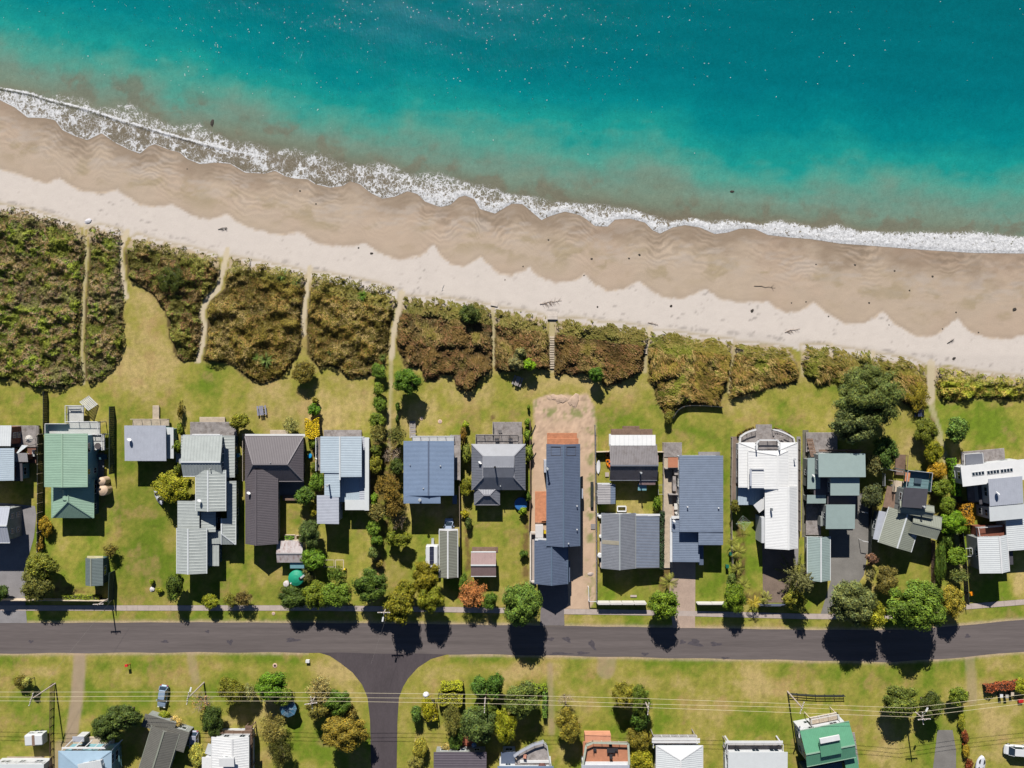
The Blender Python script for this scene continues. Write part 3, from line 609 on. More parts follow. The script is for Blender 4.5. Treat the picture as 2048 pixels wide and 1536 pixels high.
    def flue(s, px, py, z0, z1, r=.12, mat=None, top=True):
        p = W(px, py, (z0 + z1) / 2); mb = MB().tube((p[0], p[1], z0 - .3), (p[0], p[1], z1), r, r, 10)
        if top: mb.tube((p[0], p[1], z1), (p[0], p[1], z1 + .12), r * 1.7, r * 1.2, 10)
        return mb.build('flue', mat or steel, s.e, smooth=False)
    def dish(s, px, py, z, r=.38):
        p = W(px, py, z + .6); mb = MB().tube((p[0], p[1], z - .1), (p[0], p[1], z + .5), .03); m_ = mb.build('satellite_dish', steel, s.e)
        d = MB(); ax = Vector((.5, .75, .5)).normalized(); u = ax.orthogonal().normalized(); w = ax.cross(u); c = Vector((p[0], p[1], z + .6))
        vs = [c - ax * .08]; n = 14
        for k in (.5, 1):
            vs += [c + (u * cos(2*pi*i/n) + w * sin(2*pi*i/n)) * r * k - ax * .08 * (1 - k * k) for i in range(n)]
        fs = [(0, 1 + i, 1 + (i + 1) % n) for i in range(n)] + [(1 + i, 1 + n + i, 1 + n + (i + 1) % n, 1 + (i + 1) % n) for i in range(n)]
        d.add(vs, fs); d.tube(c - ax * .1, c + ax * .3, .02); d.build('reflector', white, m_)
    def deck(s, rect, h, mat, along='x', ang=0, bw=.19, rail='', railm=None, name='deck', posts=True, railh=1.0, glass=False):
        """boarded deck; boards run along x or y; rail: string of sides n e s w"""
        c, wx, wy, a = s.frame(rect, h, ang); ca, sa = cos(a), sin(a)
        def P(x, y): return (c[0] + ca * x - sa * y, c[1] + sa * x + ca * y)
        fr = MB().obox(c, wx/2, wy/2, h - .25, h - .045, a)
        if posts and h > .5:
            for x in (-wx/2 + .15, wx/2 - .15):
                for y in (-wy/2 + .15, wy/2 - .15): fr.obox(P(x, y), .07, .07, 0, h - .2, a)
        fr.build(name, mat, s.e)
        bo = MB(); L = wy if along == 'x' else wx; n = max(2, int(L / bw))
        for i in range(n):
            t = -L/2 + (i + .5) * L / n; hw = L / n / 2 - .02; zz = h - .005 + random.uniform(-.006, .006)
            if along == 'x': bo.obox(P(0, t), wx/2 - .01, hw, h - .05, zz, a)
            else: bo.obox(P(t, 0), hw, wy/2 - .01, h - .05, zz, a)
        bo.build('deck_boards', mat, s.e, kind='stuff')
        for sd_ in rail:
            q = {'n': [(-wx/2, wy/2), (wx/2, wy/2)], 's': [(-wx/2, -wy/2), (wx/2, -wy/2)], 'e': [(wx/2, -wy/2), (wx/2, wy/2)], 'w': [(-wx/2, -wy/2), (-wx/2, wy/2)]}[sd_]
            s.rail([P(*p) for p in q], h, railm or mat, railh, glass)
    def rail(s, pts, z, mat, hgt=1.0, glass=False, parent=None, name='railing', w=.1):
        for i in range(len(pts) - 1):
            p, q = Vector((*pts[i][:2], z)), Vector((*pts[i + 1][:2], z)); L = (q - p).length
            if len(pts[i]) > 2: p.z, q.z = pts[i][2], pts[i + 1][2]
            rb = MB(); up = Vector((0, 0, hgt)); rb.bar(p + up, q + up, w, .06)
            if not glass: rb.bar(p + up * .12, q + up * .12, .05, .05)
            n = max(1, int(L / 1.6))
            for k in range(n + 1):
                x = p + (q - p) * k / n; rb.box(x.x - .045, x.x + .045, x.y - .045, x.y + .045, x.z - .1, x.z + hgt - .03)
            if not glass:
                n = max(2, int(L / .22))
                for k in range(1, n): x = p + (q - p) * k / n; rb.box(x.x - .015, x.x + .015, x.y - .015, x.y + .015, x.z + .12, x.z + hgt - .03)
            r_ = rb.build(name, mat, parent or s.e)
            if glass: g = MB().bar(p + up * .5, q + up * .5, .02, hgt * .85); g.build('glass_panel', glass if not isinstance(glass, bool) else glassm, r_)
    def stairs(s, a, b, w, h0, h1, mat, n=6, name='stair', kids=True):
        """a, b photo points: top (height h1) and bottom (height h0)"""
        A, B = Vector(W(*a, h1)), Vector(W(*b, h0)); d = (B - A); d.z = 0; L = d.length; d.normalize(); u = Vector((-d.y, d.x, 0)); ang = math.atan2(u.y, u.x)
        st = MB()
        for sg in (-1, 1): st.bar(A + u * sg * w / 2 - Vector((0, 0, .12)), B + u * sg * w / 2 - Vector((0, 0, .0)), .06, .22)
        so_ = st.build(name, mat, s.e)
        for k in range(n):
            c = A + d * L * (k + .5) / n; z = h1 + (h0 - h1) * (k + .6) / n
            t = MB().obox((c.x, c.y), w / 2, L / n / 2 * .86, z - .05, z + .02, ang); t.build('tread', mat, so_)
def small(name, mb, mat, label, cat, group=None, smooth=False):
    """one-mesh thing"""
    xs = [v[0] for v in mb.v]; ys = [v[1] for v in mb.v]; zs = [v[2] for v in mb.v]
    c = ((min(xs) + max(xs)) / 2, (min(ys) + max(ys)) / 2, min(zs))
    mb.v = [(v[0] - c[0], v[1] - c[1], v[2] - c[2]) for v in mb.v]
    o = mb.build(name, mat, None, smooth); o.location = c; return tag(o, label, cat, group)
# ---------------------------------------------------------------- roofing and cladding colours
R_sage = M('sage_green_metal', C(160, 192, 170), .45, .08, .4, 3, stretch=(.4, 2, 1)); R_pblue = M('pale_blue_grey_metal', C(192, 196, 209), .4, .06)
R_ggrey = M('green_grey_metal', C(184, 190, 188), .42, .08); R_dark = M('charcoal_brown_metal', C(106, 99, 104), .5, .06)
R_sky = M('light_steel_blue_metal', C(192, 207, 220), .38, .05); R_blue = M('slate_blue_metal', C(130, 150, 180), .4, .07, .3, 2)
R_grey = M('mid_grey_metal', C(126, 129, 140), .5, .09); R_navy = M('denim_blue_metal', C(102, 114, 138), .45, .08)
R_rust = M('rusty_galvanised_iron', C(206, 196, 196), .6, .14, 1.5, 6, dirt=C(140, 92, 78), stretch=(2, .6, 1)); R_ash = M('ash_grey_metal', C(138, 141, 150), .5, .09)
R_steel = M('steel_blue_metal', C(129, 142, 164), .45, .08); R_white = M('white_metal', C(246, 246, 247), .4, .04)
R_mint = M('pale_green_metal', C(162, 180, 178), .5, .05); R_olive = M('khaki_grey_metal', C(153, 157, 144), .5, .06); R_rose = M('faded_rose_metal', C(164, 137, 135), .6, .1)
R_jade = M('jade_green_metal', C(108, 172, 138), .45, .06); R_pale = M('off_white_metal', C(226, 230, 233), .4, .04); R_shed = M('shed_green_grey_metal', C(113, 126, 126), .5, .06)
R_zinc = M('weathered_zinc_sheet', C(181, 177, 179), .5, .12, stretch=(.4, 2, 1)); R_slate = M('charcoal_membrane', C(83, 81, 89), .7, .1)
L_blue = M('pale_blue_cladding', C(130, 178, 190), .6, .05); L_white = M('white_cladding', C(214, 216, 220), .6, .05); L_grey = M('grey_cladding', C(130, 136, 142), .7, .08)
L_cream = M('cream_cladding', C(216, 206, 188), .7, .08); L_brown = M('cedar_cladding', C(140, 84, 66), .7, .15); L_teal = M('teal_cladding', C(60, 96, 110), .6, .08); L_dark = M('dark_cladding', C(70, 74, 82), .7, .08)
L_stone = M('stone_grey_cladding', C(150, 154, 152), .8, .15)

# 1 far left
h = House(10, 930, 'house cut off by the left edge, with blue corrugated and white roofs and brown deck')
h.gable((-48, 896, 27, 961), 4.2, 4.9, 'y', R_sky, L_brown, .42, rp=.5, ribm=R_sky); h.mono((-50, 851, 22, 892), (4.3, 4.6), R_pale, L_brown, .45)
h.mono((22, 906, 55, 924), (3.4, 3.1), R_zinc, L_brown, .35); h.deck((24, 851, 78, 894), .7, wood_grey, 'y', rail='e'); h.slab((55, 894, 72, 926), .5, M('brown_paving', C(120, 84, 72), .85, .15), name='terrace')
h.slab((64, 900, 69, 913), 1.0, steel, .1, name='outdoor_unit', base=0); h.mono((27, 925, 45, 962), (2.9, 2.7), R_slate, L_blue, 0)
h = House(-5, 1050, 'grey garage by the concrete driveway at the left edge, its windowed side wall showing', 'garage', 'garage')
h.gable((-60, 1014, 20, 1085), 4.6, 5.6, 'x', R_pblue, L_stone, .5, cap=R_pale)
# 2 green
h = House(138, 940, 'house with a large sage green gabled roof and a lower hipped green roof behind it')
h.gable((90, 867, 174, 974), 5.3, 5.9, 'y', R_sage, L_blue, .33, rp=.55, cap=M('pale_green_ridging', C(168, 198, 174), .4, .03))
h.gable((104, 958, 187, 1036), 2.9, 4.6, 'y', R_sage, L_teal, .33, hipa=3.5, hipb=0); h.mono((140, 972, 150, 1000), (3.6, 3.5), R_sage, L_teal, 0, win=0)
mb = MB(); p = W(132, 990, 4.3); vs = []
for y in (-1.0, 1.0): vs.append([(p[0] + .95 * cos(t), p[1] + y, 3.6 + .95 * sin(t)) for t in [pi * i / 10 for i in range(11)]])
mb.loft(vs); mb.build('barrel_roof', R_sage, h.e)
h.deck((96, 847, 140, 870), 2.3, M('whitewashed_boards', C(226, 226, 222), .7, .08), 'x', rail='nw', railm=white, glass=M('pale_glass', C(190, 215, 215), .1, .05))
wb = MATS['whitewashed_boards']; h.deck((137, 843, 200, 870), 2.6, wb, 'x', rail='ne', railm=white); h.deck((170, 868, 209, 900), 2.3, wb, 'x', rail='ne', railm=white); h.deck((136, 811, 167, 845), 1.7, wb, 'x', rail='nw', railm=white)
h.stairs((167, 813), (187, 800), 2.4, .2, 1.7, wb, 7); h.stairs((150, 866), (150, 842), 1.6, 1.7, 2.5, wb, 4)
h.deck((194, 909, 213, 919), 1.2, L_teal, 'x'); h.slab((176, 905, 208, 966), .25, M('shaded_paving', C(130, 130, 134), .85, .1), name='terrace')
# 3 pale blue mono
h = House(292, 885, 'small square house with a plain pale blue-grey roof and a ramp leading north')
h.mono((249, 851, 332, 922), (4.1, 3.9), R_pblue, L_blue, .28, 'y', o=.5); h.mono((320, 855, 347, 917), (2.7, 2.6), R_pale, L_blue, .4); h.dish(258, 879, 4.1, .42)
h.deck((265, 838, 338, 853), .8, wood_pale, 'x', rail='n', posts=False); h.deck((305, 811, 318, 840), .5, wood_pale, 'x', posts=False)
# 4 zinc roofs
h = House(410, 990, 'sprawling house of many linked green-grey metal roofs with standing seams')
h.gable((366, 871, 445, 952), 5.4, 6.5, 'x', R_ggrey, L_teal, .6, rp=.36, cap=R_pale); h.gable((392, 940, 451, 1022), 5.4, 6.1, 'y', R_ggrey, L_teal, .62, rp=.55, cap=R_pale)
h.mono((362, 871, 372, 908), (3.1, 3.1), R_ggrey, L_teal, .6, 'x'); h.mono((444, 871, 469, 955), (3.2, 3.2, .3, -.2), R_ggrey, L_teal, .6, 'x'); h.mono((455, 962, 472, 1050), (3.2, 3.2, .3, -.2), R_ggrey, L_teal, .6, 'x')
h.mono((354, 1002, 400, 1064), (4.4, 4.4, -.2, .3), R_ggrey, L_teal, .62, 'x'); h.mono((402, 1024, 431, 1064), (3.9, 3.9, .2, -.1), R_ggrey, L_teal, .6, 'x')
h.gable((354, 1056, 413, 1147), 4.4, 5.2, 'y', R_ggrey, L_teal, .62, rp=.57, cap=R_pale); h.mono((412, 1060, 444, 1088), (2.9, 2.8), R_ggrey, L_teal, .6, 'y'); h.gable((443, 1036, 471, 1089), 3.1, 3.8, 'y', R_ggrey, L_teal, .6, hipa=2.2, cap=R_pale, rp=.9)
h.mono((415, 1088, 438, 1132), (2.6, 2.6), R_ggrey, L_teal, .6); h.deck((380, 844, 473, 872), .9, wood_grey, 'x'); h.deck((399, 834, 450, 846), .5, wood_pale, 'x', posts=False)
h.slab((352, 907, 366, 927), .9, M('plinth', C(190, 195, 200), .7, .08), .9, name='outdoor_unit'); h.dish(398, 1001, 5.9); h.flue(420, 938, 6.2, 6.5, .07); h.slab((384, 868, 440, 871.5), 5.4, white, .15, name='fascia')
# 5 charcoal
h = House(545, 960, 'L-shaped house with a charcoal roof, hipped front range and long south wing')
h.gable((490, 873, 607, 962), 3.0, 5.0, 'x', R_dark, L_dark, .33, hipa=2.2, hipb=2.6, rp=.40, cap=M('grey_ridging', C(140, 134, 138), .5, .03))
h.gable((492, 938, 555, 1088), 3.3, 4.9, 'y', R_dark, L_stone, .33, rp=.60, cap=R_dark); h.slab((490, 868, 610, 873), 2.6, white, .12, name='gutter'); h.dish(497, 986, 3.9)
h.flue(511, 921, 4.2, 4.6, .06); h.flue(541, 925, 5.0, 5.2, .06); h.deck((540, 860, 576, 873), .4, wood_pale, 'x', posts=False); h.deck((556, 962, 608, 991), .12, conc2, 'x', posts=False, name='patio'); h.deck((565, 990, 599, 1001), .5, wood_brown, 'x')
# 6 sky blue
h = House(685, 960, 'stepped house with light steel blue ribbed roofs between the golden hedge and the overgrown path')
h.mono((640, 873, 681, 946), (5.2, 5.2, -.3, .2), R_sky, L_white, .34, 'x'); h.mono((679, 873, 723, 954), (5.3, 5.3, .1, -.2), R_sky, L_white, .34, 'x', ribm=R_sky); h.mono((648, 944, 680, 994), (5.1, 5.0, -.3, .1), R_sky, L_white, .34, 'x')
h.mono((633, 991, 678, 1048), (4.9, 4.8, -.3, .1), R_pblue, L_white, .3, 'x'); h.mono((677, 950, 727, 1004), (2.9, 2.9), R_sky, L_blue, .4, 'y'); h.mono((690, 1000, 735, 1020), (3.1, 3.1), R_pale, L_blue, 0, 'y')
h.mono((729, 875, 738, 1021), (3.4, 3.4), R_pale, L_white, 0); h.mono((719, 875, 733, 1000), (3.0, 3.0), R_pblue, L_white, .4, 'x'); h.deck((647, 860, 723, 875), .6, wood_grey, 'y', rail=''); h.flue(656, 970, 5.1, 6.6, .16); h.dish(632, 917, 3.5, .2)
h.deck((634, 875, 642, 941), 3.0, wood_grey, 'x', rail='w', railm=white); h.slab((678, 873, 681, 960), 5.52, R_pale, .12, name='ridge_cap')
# 7 blue
h = House(860, 940, 'large rectangular house with a slate blue roof and two thin lines along its ridge')
h.gable((807, 882, 908, 991), 4.9, 5.3, 'y', R_blue, L_grey, .25, rp=.5, cap=R_navy, gut=False); h.mono((807, 990, 881, 1007), (4.95, 4.9), R_blue, L_grey, .25, 'x')
h.deck((824, 872, 908, 884), 2.6, white, 'x', rail='n', railm=white); h.deck((900, 870, 921, 960), 2.4, wood_grey, 'y', rail='e', railm=wood_grey); h.stairs((825, 876), (825, 842), 1.1, .1, 2.5, wood_grey, 8)
h.flue(840, 1000, 5.0, 5.7, .2); h.flue(881, 932, 5.1, 5.3, .09); h.flue(847, 977, 5.1, 5.3, .09); h.flue(820, 930, 5.1, 5.2, .06); h.mono((905, 990, 914, 1008), (2.3, 2.2), R_navy, L_grey, 0)
# carport with ridge
h = House(897, 1105, 'long narrow garage with an olive grey gabled roof edged in white', 'garage', 'garage')
h.gable((879, 1061, 915, 1155), 3.1, 3.9, 'y', M('olive_grey_sheet', C(124, 122, 112), .6, .08), L_white, .3, rp=.52, cap=white, ribm=R_olive)
h.slab((878, 1058, 916, 1063), 3.1, white, .2, name='fascia'); 
# 8 grey hip
h = House(997, 935, 'square house with a mid grey hipped roof and grey timber deck on its north side')
eh, mh, rh = 3.1, 4.5, 5.1; mb = MB()
q = [W(943, 888, eh), W(1051, 888, eh), W(1051, 980, eh), W(943, 980, eh), W(966, 912, mh), W(966, 955, mh), W(1028, 912, mh), W(1028, 955, mh), W(966, 935, rh), W(1028, 935, rh)]
q2 = [(a_, b_, c_ - .12) for a_, b_, c_ in q[:4]]
mb.add(q + q2, [(0, 4, 6, 1), (4, 8, 9, 6), (2, 7, 5, 3), (7, 9, 8, 5), (3, 5, 4, 0), (5, 8, 4), (1, 6, 7, 2), (6, 9, 7), (10, 11, 1, 0), (11, 12, 2, 1), (12, 13, 3, 2), (13, 10, 0, 3)])
mb.f = [f[::-1] for f in mb.f]; mb.build('roof', R_grey, h.e)
cp = MB(); capm = M('pale_grey_ridging', C(160, 160, 168), .5, .03)
for i_, j_ in ((0, 4), (1, 6), (2, 7), (3, 5), (4, 5), (6, 7)): cp.bar(Vector(q[i_]) + Vector((0, 0, .05)), Vector(q[j_]) + Vector((0, 0, .05)), .2, .06)
cp.build('ridge_cap', capm, h.e); rb = MB()
for i_ in range(1, 18):
    t = i_ / 18; x = q[4][0] + (q[6][0] - q[4][0]) * t
    for a_, b_ in ((q[0], q[8]), (q[3], q[8])): rb.bar((x, a_[1], eh + .015), (x, b_[1], rh + .015), .07, .05)
    for sx, (ea, ec) in ((0, (q[0], q[4])), (1, (q[1], q[6]))):
        y = q[0][1] + (q[3][1] - q[0][1]) * t; f = min(1, t / .26, (1 - t) / .26); rb.bar((ea[0], y, eh + .015), (ea[0] + (ec[0] - ea[0]) * f, y, eh + (mh - eh) * f + .015), .07, .05)
rb.build('roof_ribs', R_grey, h.e, kind='stuff'); a_, b_ = W(948, 893, eh), W(1046, 975, eh)
h.walls((0, 0), 0, 0, 0, [(a_[0], b_[1], eh - .1), (b_[0], b_[1], eh - .1), (b_[0], a_[1], eh - .1), (a_[0], a_[1], eh - .1)], L_grey)
h.gable((948, 968, 1000, 1009), 2.6, 3.7, 'x', R_grey, L_grey, .33, hipa=2, hipb=2, cap=capm); h.flue(990, 934, 4.9, 6.1, .14, black); h.flue(1001, 972, 3.6, 4.0, .08); h.dish(960, 925, 3.9, .4)
h.deck((952, 869, 1036, 889), 1.3, wood_grey, 'x', rail='nw'); h.deck((986, 844, 1044, 872), 1.0, wood_grey, 'x', rail='w'); h.deck((1036, 869, 1045, 889), 1.0, wood_grey, 'x')
# 9 long denim
h = House(1115, 1020, 'long narrow house with a denim blue gabled roof on the bare sandy section')
h.gable((1094, 888, 1159, 1092), 4.9, 6.0, 'y', R_navy, L_dark, .3, rp=.50, cap=M('denim_ridging', C(104, 122, 144), .45, .03), gut=True)
h.gable((1070, 1079, 1135, 1168), 3.7, 5.0, 'y', R_navy, L_dark, .3, rp=.5, cap=MATS['denim_ridging']); h.mono((1070, 1077, 1094, 1093), (3.8, 3.8), R_navy, L_dark, .3)
for x0, x1 in ((1102, 1121), (1133, 1152)):
    cx = (x0 + x1) / 2; c_, wx_, wy_, _ = h.frame((x0, 893, x1, 911), 5.45, 0); f_ = abs(c_[0] - W(1127, 0, 5.45)[0]) ; 
    sg = 1 if cx < 1127 else -1; mb = MB(); sl_ = 1.1 / 3.15
    for (u0, u1, v0, v1, zz) in ((-1, 1, .86, 1, .16), (-1, 1, -1, -.92, .12), (-1, -.93, -1, 1, .12), (.93, 1, -1, 1, .12)):
        mb.add([(c_[0] + u * wx_/2, c_[1] + v * wy_/2, 5.42 + sg * u * wx_/2 * sl_ + dz) for dz in (0, zz) for u, v in ((u0, v0), (u1, v0), (u1, v1), (u0, v1))], [(3, 2, 1, 0), (4, 5, 6, 7), (0, 1, 5, 4), (1, 2, 6, 5), (2, 3, 7, 6), (3, 0, 4, 7)])
    sk_ = mb.build('skylight', R_slate, h.e); mb = MB(); mb.add([(c_[0] + u * wx_/2 * .93, c_[1] + v * wy_/2 * .92, 5.47 + sg * u * .93 * wx_/2 * sl_) for u, v in ((-1, -1), (1, -1), (1, .93), (-1, .93))], [(0, 1, 2, 3)]); mb.build('pane', R_navy, sk_)
h.deck((1094, 866, 1154, 889), .9, wood_new, 'x', posts=False); h.deck((1094, 877, 1157, 889), 1.2, wood_new, 'x', posts=False); h.deck((1070, 983, 1093, 1045), .5, wood_new, 'y', posts=False); h.deck((1083, 990, 1093, 1042), .7, wood_new, 'y', posts=False)
h.slab((1088, 921, 1098, 945), 2.6, R_pblue, .2, name='chimney_breast', base=0); h.flue(1094, 936, 2.6, 7.2, .16); h.flue(1154, 1012, 5.2, 5.5, .08, white); h.flue(1154, 1059, 5.2, 5.5, .08, white); h.flue(1137, 1087, 5.7, 6.0, .1)
h.mono((1070, 1077, 1093, 1081), (3.95, 3.95), white, white, 0, nowall=True, name='fascia'); h.slab((1161, 978, 1166, 997), 2.0, R_pblue, .1, name='outdoor_unit', base=0); h.mono((1134, 1122, 1140, 1164), (2.4, 2.4), R_navy, L_dark, 0, win=0)
for zz in range(3): h.slab((1070 + zz * 2, 1045 + zz * 2.2, 1083, 1047.4 + zz * 2.2), .5 - zz * .13, wood_brown, .1, name='step')
# 10 verandah
h = House(1265, 925, 'square house with a bright white verandah roof in front of a dark grey ridge')
h.mono((1221, 870, 1311, 891), (2.9, 3.1), R_white, L_white, .9, 'y', o=.6, base=0); h.gable((1219, 890, 1314, 960), 3.0, 4.6, 'x', M('smoke_grey_metal', C(112, 106, 110), .5, .1, dirt=C(84, 74, 74)), L_white, .33, rp=.44, cap=R_grey)
h.mono((1279, 955, 1311, 970), (3.0, 2.6), R_rose, L_white, .33); h.mono((1276, 968, 1293, 981), (2.1, 2.0), L_blue, L_blue, 0, win=0); h.flue(1281, 945, 3.2, 5.2, .13); h.mono((1310, 911, 1317, 928), (2.6, 2.6), R_rose, L_white, 0)
h.deck((1222, 858, 1305, 871), .5, wood_brown, 'x', posts=False); h.deck((1245, 852, 1279, 863), .3, wood_brown, 'x', posts=False); h.slab((1218, 868, 1222, 892), 2.6, white, .15, name='barge_board')
h = House(1238, 1082, 'house behind the white street fence, grey gable beside a flat blue-grey roof')
h.gable((1204, 1026, 1271, 1137), 2.9, 4.3, 'y', R_ash, L_white, .3, rp=.5, cap=M('ash_ridging', C(170, 176, 180), .5, .03)); h.mono((1272, 1031, 1319, 1136), (3.0, 2.9, .2, -.1), R_grey, L_white, .3, 'x', ribm=R_steel)
h.slab((1272, 1028, 1320, 1032), 3.05, white, .2, name='fascia'); h.slab((1200, 1048, 1205, 1135), .9, conc, .9, name='plinth_wall'); h.mono((1205, 1081, 1237, 1089), (3.62, 3.58, -.65, .72), M('dirty_cream_skylight', C(176, 168, 150), .4, .1), white, 0, nowall=True, name='skylight_strip')
h.flue(1199.5, 1110, .5, 1.6, .32, white); h.flue(1201, 1072, .5, 1.4, .22, white); h.flue(1200, 1033, .5, 1.4, .2, white)
# 11 steel blue
h = House(1400, 1000, 'long house with a steel blue ribbed roof and a boardwalk along its west side')
h.mono((1359, 911, 1446, 1064), (4.7, 4.7, -.15, .15), R_steel, L_white, .34, 'x'); h.mono((1397, 1063, 1446, 1090), (4.6, 4.5, 0, .1), R_steel, L_white, .34, 'x')
h.mono((1345, 1062, 1399, 1124), (2.9, 2.9, -.1, .1), R_steel, L_white, .34, 'x'); h.mono((1343, 1038, 1360, 1064), (2.9, 2.9), R_steel, L_white, .34, 'x'); h.slab((1343, 1032, 1361, 1037), 3.2, white, .2, name='fascia'); h.slab((1340, 1036, 1344.5, 1124), 2.9, white, .15, name='gutter')
h.dish(1348, 1042, 3.2, .35); h.flue(1375, 1014, 4.8, 5.1, .09, white); h.flue(1437, 1016, 4.8, 5.1, .09, white); h.deck((1325, 885, 1364, 914), .5, wood_grey, 'x', posts=False); h.deck((1326, 914, 1345, 1136), .35, wood_pale, 'x', posts=False)
h.slab((1336, 915, 1356, 935), 2.6, M('orange_rust_awning', C(196, 130, 100), .7, .08), .08, name='awning'); h.slab((1397, 904, 1440, 912), .3, conc2, .3, name='doorstep')
for x0, y0, x1, y1 in ((1330, 936, 1358, 938), (1349, 938, 1358, 950), (1346, 953, 1352, 982), (1338, 988, 1357, 990)): h.slab((x0, y0, x1, y1), 1.8, wood_grey, .15, name='screen', base=.3)
h.mono((1397, 1088, 1407, 1130), (2.2, 2.2), R_navy, L_blue, 0, win=0)
# 12 white
h = House(1530, 970, 'big white house with a gabled south wing and a curved deck facing the beach')
h.gable((1478, 885, 1594, 975), 4.0, 4.7, 'y', R_white, L_white, .3, rp=.5, cap=R_white, hipb=2.2); h.gable((1497, 901, 1576, 978), 4.55, 4.95, 'y', R_white, L_white, .3, rp=.28, cap=R_white, wallbase=3.5, win=0, hipb=.9)
h.gable((1531, 972, 1594, 1097), 4.2, 5.5, 'y', R_white, L_white, .3, rp=.34, cap=R_white); h.mono((1502, 938, 1529, 976), (5.35, 5.25), R_white, L_white, .42, 'x', base=4.2, win=0)
h.slab((1500, 938, 1503.5, 972), 5.6, R_pblue, .3, name='parapet'); h.slab((1502, 936, 1528, 939), 5.6, white, .3, name='parapet'); h.mono((1476, 972, 1534, 1010), (2.8, 2.6), R_sky, L_blue, .5, win=0)
h.mono((1510, 1000, 1537, 1020), (3.6, 3.3), R_white, L_blue, 0, ang=38, win=0); h.slab((1543, 1017, 1546, 1022), 5.6, L_grey, .8, name='chimney'); h.flue(1577, 981, 4.9, 5.4, .08); h.flue(1590, 918, 4.6, 5.0, .1)
h.slab((1523, 1035, 1531, 1086), 3.9, L_white, .2, name='lean_to_roof', base=0)
mb = MB(); pts = [(1478, 889), (1479, 874), (1492, 864), (1508, 858), (1512, 857), (1512, 849), (1544, 849), (1544, 858), (1560, 862), (1576, 868), (1588, 876), (1590, 889)]
mb.prism([W(x, y, 1.0)[:2] for x, y in pts], .7, .955); mb.build('deck', wood_grey, h.e); bo = MB()
for i_ in range(26):
    y = 849.5 + i_ * 1.55; xa, xb = (1513, 1543) if y < 858 else ((1479, 1589) if y > 875 else (1479 + (875 - y) * 1.5, 1589 - (875 - y) * 1.6))
    p_, q_ = W(xa, y, 1), W(xb, y, 1); bo.bar((p_[0], p_[1], .98), (q_[0], q_[1], .98), .13, .04)
bo.build('deck_boards', wood_grey, h.e, kind='stuff')
ar = [(1478, 889), (1479, 874), (1485, 869), (1494, 864), (1503, 861), (1511, 859)]; h.rail([W(x, y, 1.5)[:2] for x, y in ar], 1.0, white, w=.3); ar = [(1545, 859), (1555, 861), (1566, 865), (1577, 870), (1586, 876), (1589, 889)]; h.rail([W(x, y, 1.5)[:2] for x, y in ar], 1.0, white, w=.25)
h.deck((1517, 882, 1556, 899), 4.75, wood_grey, 'x', posts=False, name='balcony'); ar = [(1513, 900), (1512, 887), (1518, 880), (1554, 880), (1560, 887), (1559, 900)]; h.rail([W(x, y, 5.3)[:2] for x, y in ar], 4.7, white, .9, w=.25)
# 13 pale green
h = House(1680, 980, 'stepped house with plain pale green roofs beside the biggest dark tree')
h.mono((1637, 907, 1731, 954), (6.3, 6.5), R_mint, L_stone, 0); h.mono((1661, 953, 1719, 991), (5.6, 5.5), R_mint, L_stone, 0); h.mono((1655, 988, 1712, 1012), (3.6, 3.5), R_dark, L_stone, 0); h.mono((1652, 1009, 1710, 1058), (4.9, 4.7), R_mint, L_stone, 0)
h.mono((1615, 916, 1641, 978), (3.6, 3.4), R_mint, L_stone, 0); h.mono((1614, 990, 1652, 1007), (3.3, 3.2), R_mint, L_stone, 0); h.mono((1628, 953, 1660, 992), (3.2, 3.2), R_dark, L_stone, 0, win=0)
h.deck((1612, 865, 1675, 904), .7, wood_grey, 'x'); h.deck((1694, 901, 1722, 913), 3.6, wood_brown, 'y', rail='n'); h.deck((1612, 1006, 1642, 1070), .5, wood_grey, 'x', posts=False); h.stairs((1628, 914), (1619, 877), 1.1, .8, 3.2, wood_brown, 9); h.slab((1641, 1033, 1651, 1052), 2.2, L_stone, .1, name='lean_to_roof', base=0)
h.slab((1638, 899, 1722, 903), 3.4, wood_brown, .12, name='pergola_beam'); h.dish(1627, 951, 3.5, .35)
h = House(1638, 1115, 'narrow garage with a pale green gabled roof overhung by the araucaria', 'garage', 'garage')
h.gable((1615, 1073, 1660, 1161), 3.0, 4.1, 'y', R_mint, L_stone, .33, rp=.5, cap=R_pale)
# 14 rotated
h = House(1810, 1030, 'rotated house with a glass-walled roof terrace and khaki grey roofs')
h.mono((1806, 976, 1854, 1016), (6.6, 6.3), R_slate, L_stone, 0, ang=-4); h.gable((1797, 1007, 1867, 1030), 5.2, 5.7, 'x', R_olive, L_stone, 0, ang=-10, win=0); h.deck((1809, 942, 1858, 980), 5.2, M('pale_paving_tiles', C(120, 150, 156), .4, .12), 'x', ang=-6, rail='new', railm=steel, glass=M('teal_glass', C(30, 82, 92), .08, .08), bw=.6, name='terrace')
h.gable((1766, 1022, 1834, 1096), 3.6, 4.6, 'y', R_olive, L_stone, .36, ang=-17, rp=.5, cap=R_pale); h.gable((1822, 1028, 1880, 1072), 4.4, 5.0, 'x', R_olive, L_teal, .36, ang=-14); h.mono((1752, 1022, 1766, 1080), (2.8, 2.7), R_pblue, L_stone, 0, ang=-12)
h.slab((1770, 975, 1806, 1018), 2.6, wood_brown, .15, ang=-12, name='deck'); h.deck((1786, 962, 1808, 984), 3.0, wood_pale, 'y', ang=-6, rail='w'); h.rail([W(1772, 938, 3)[:2], W(1806, 944, 3)[:2]], 2, steel); h.rail([W(1770, 948, 3)[:2], W(1770, 972, 3)[:2]], 2, steel); h.flue(1846, 1013, 5.8, 7.0, .14)
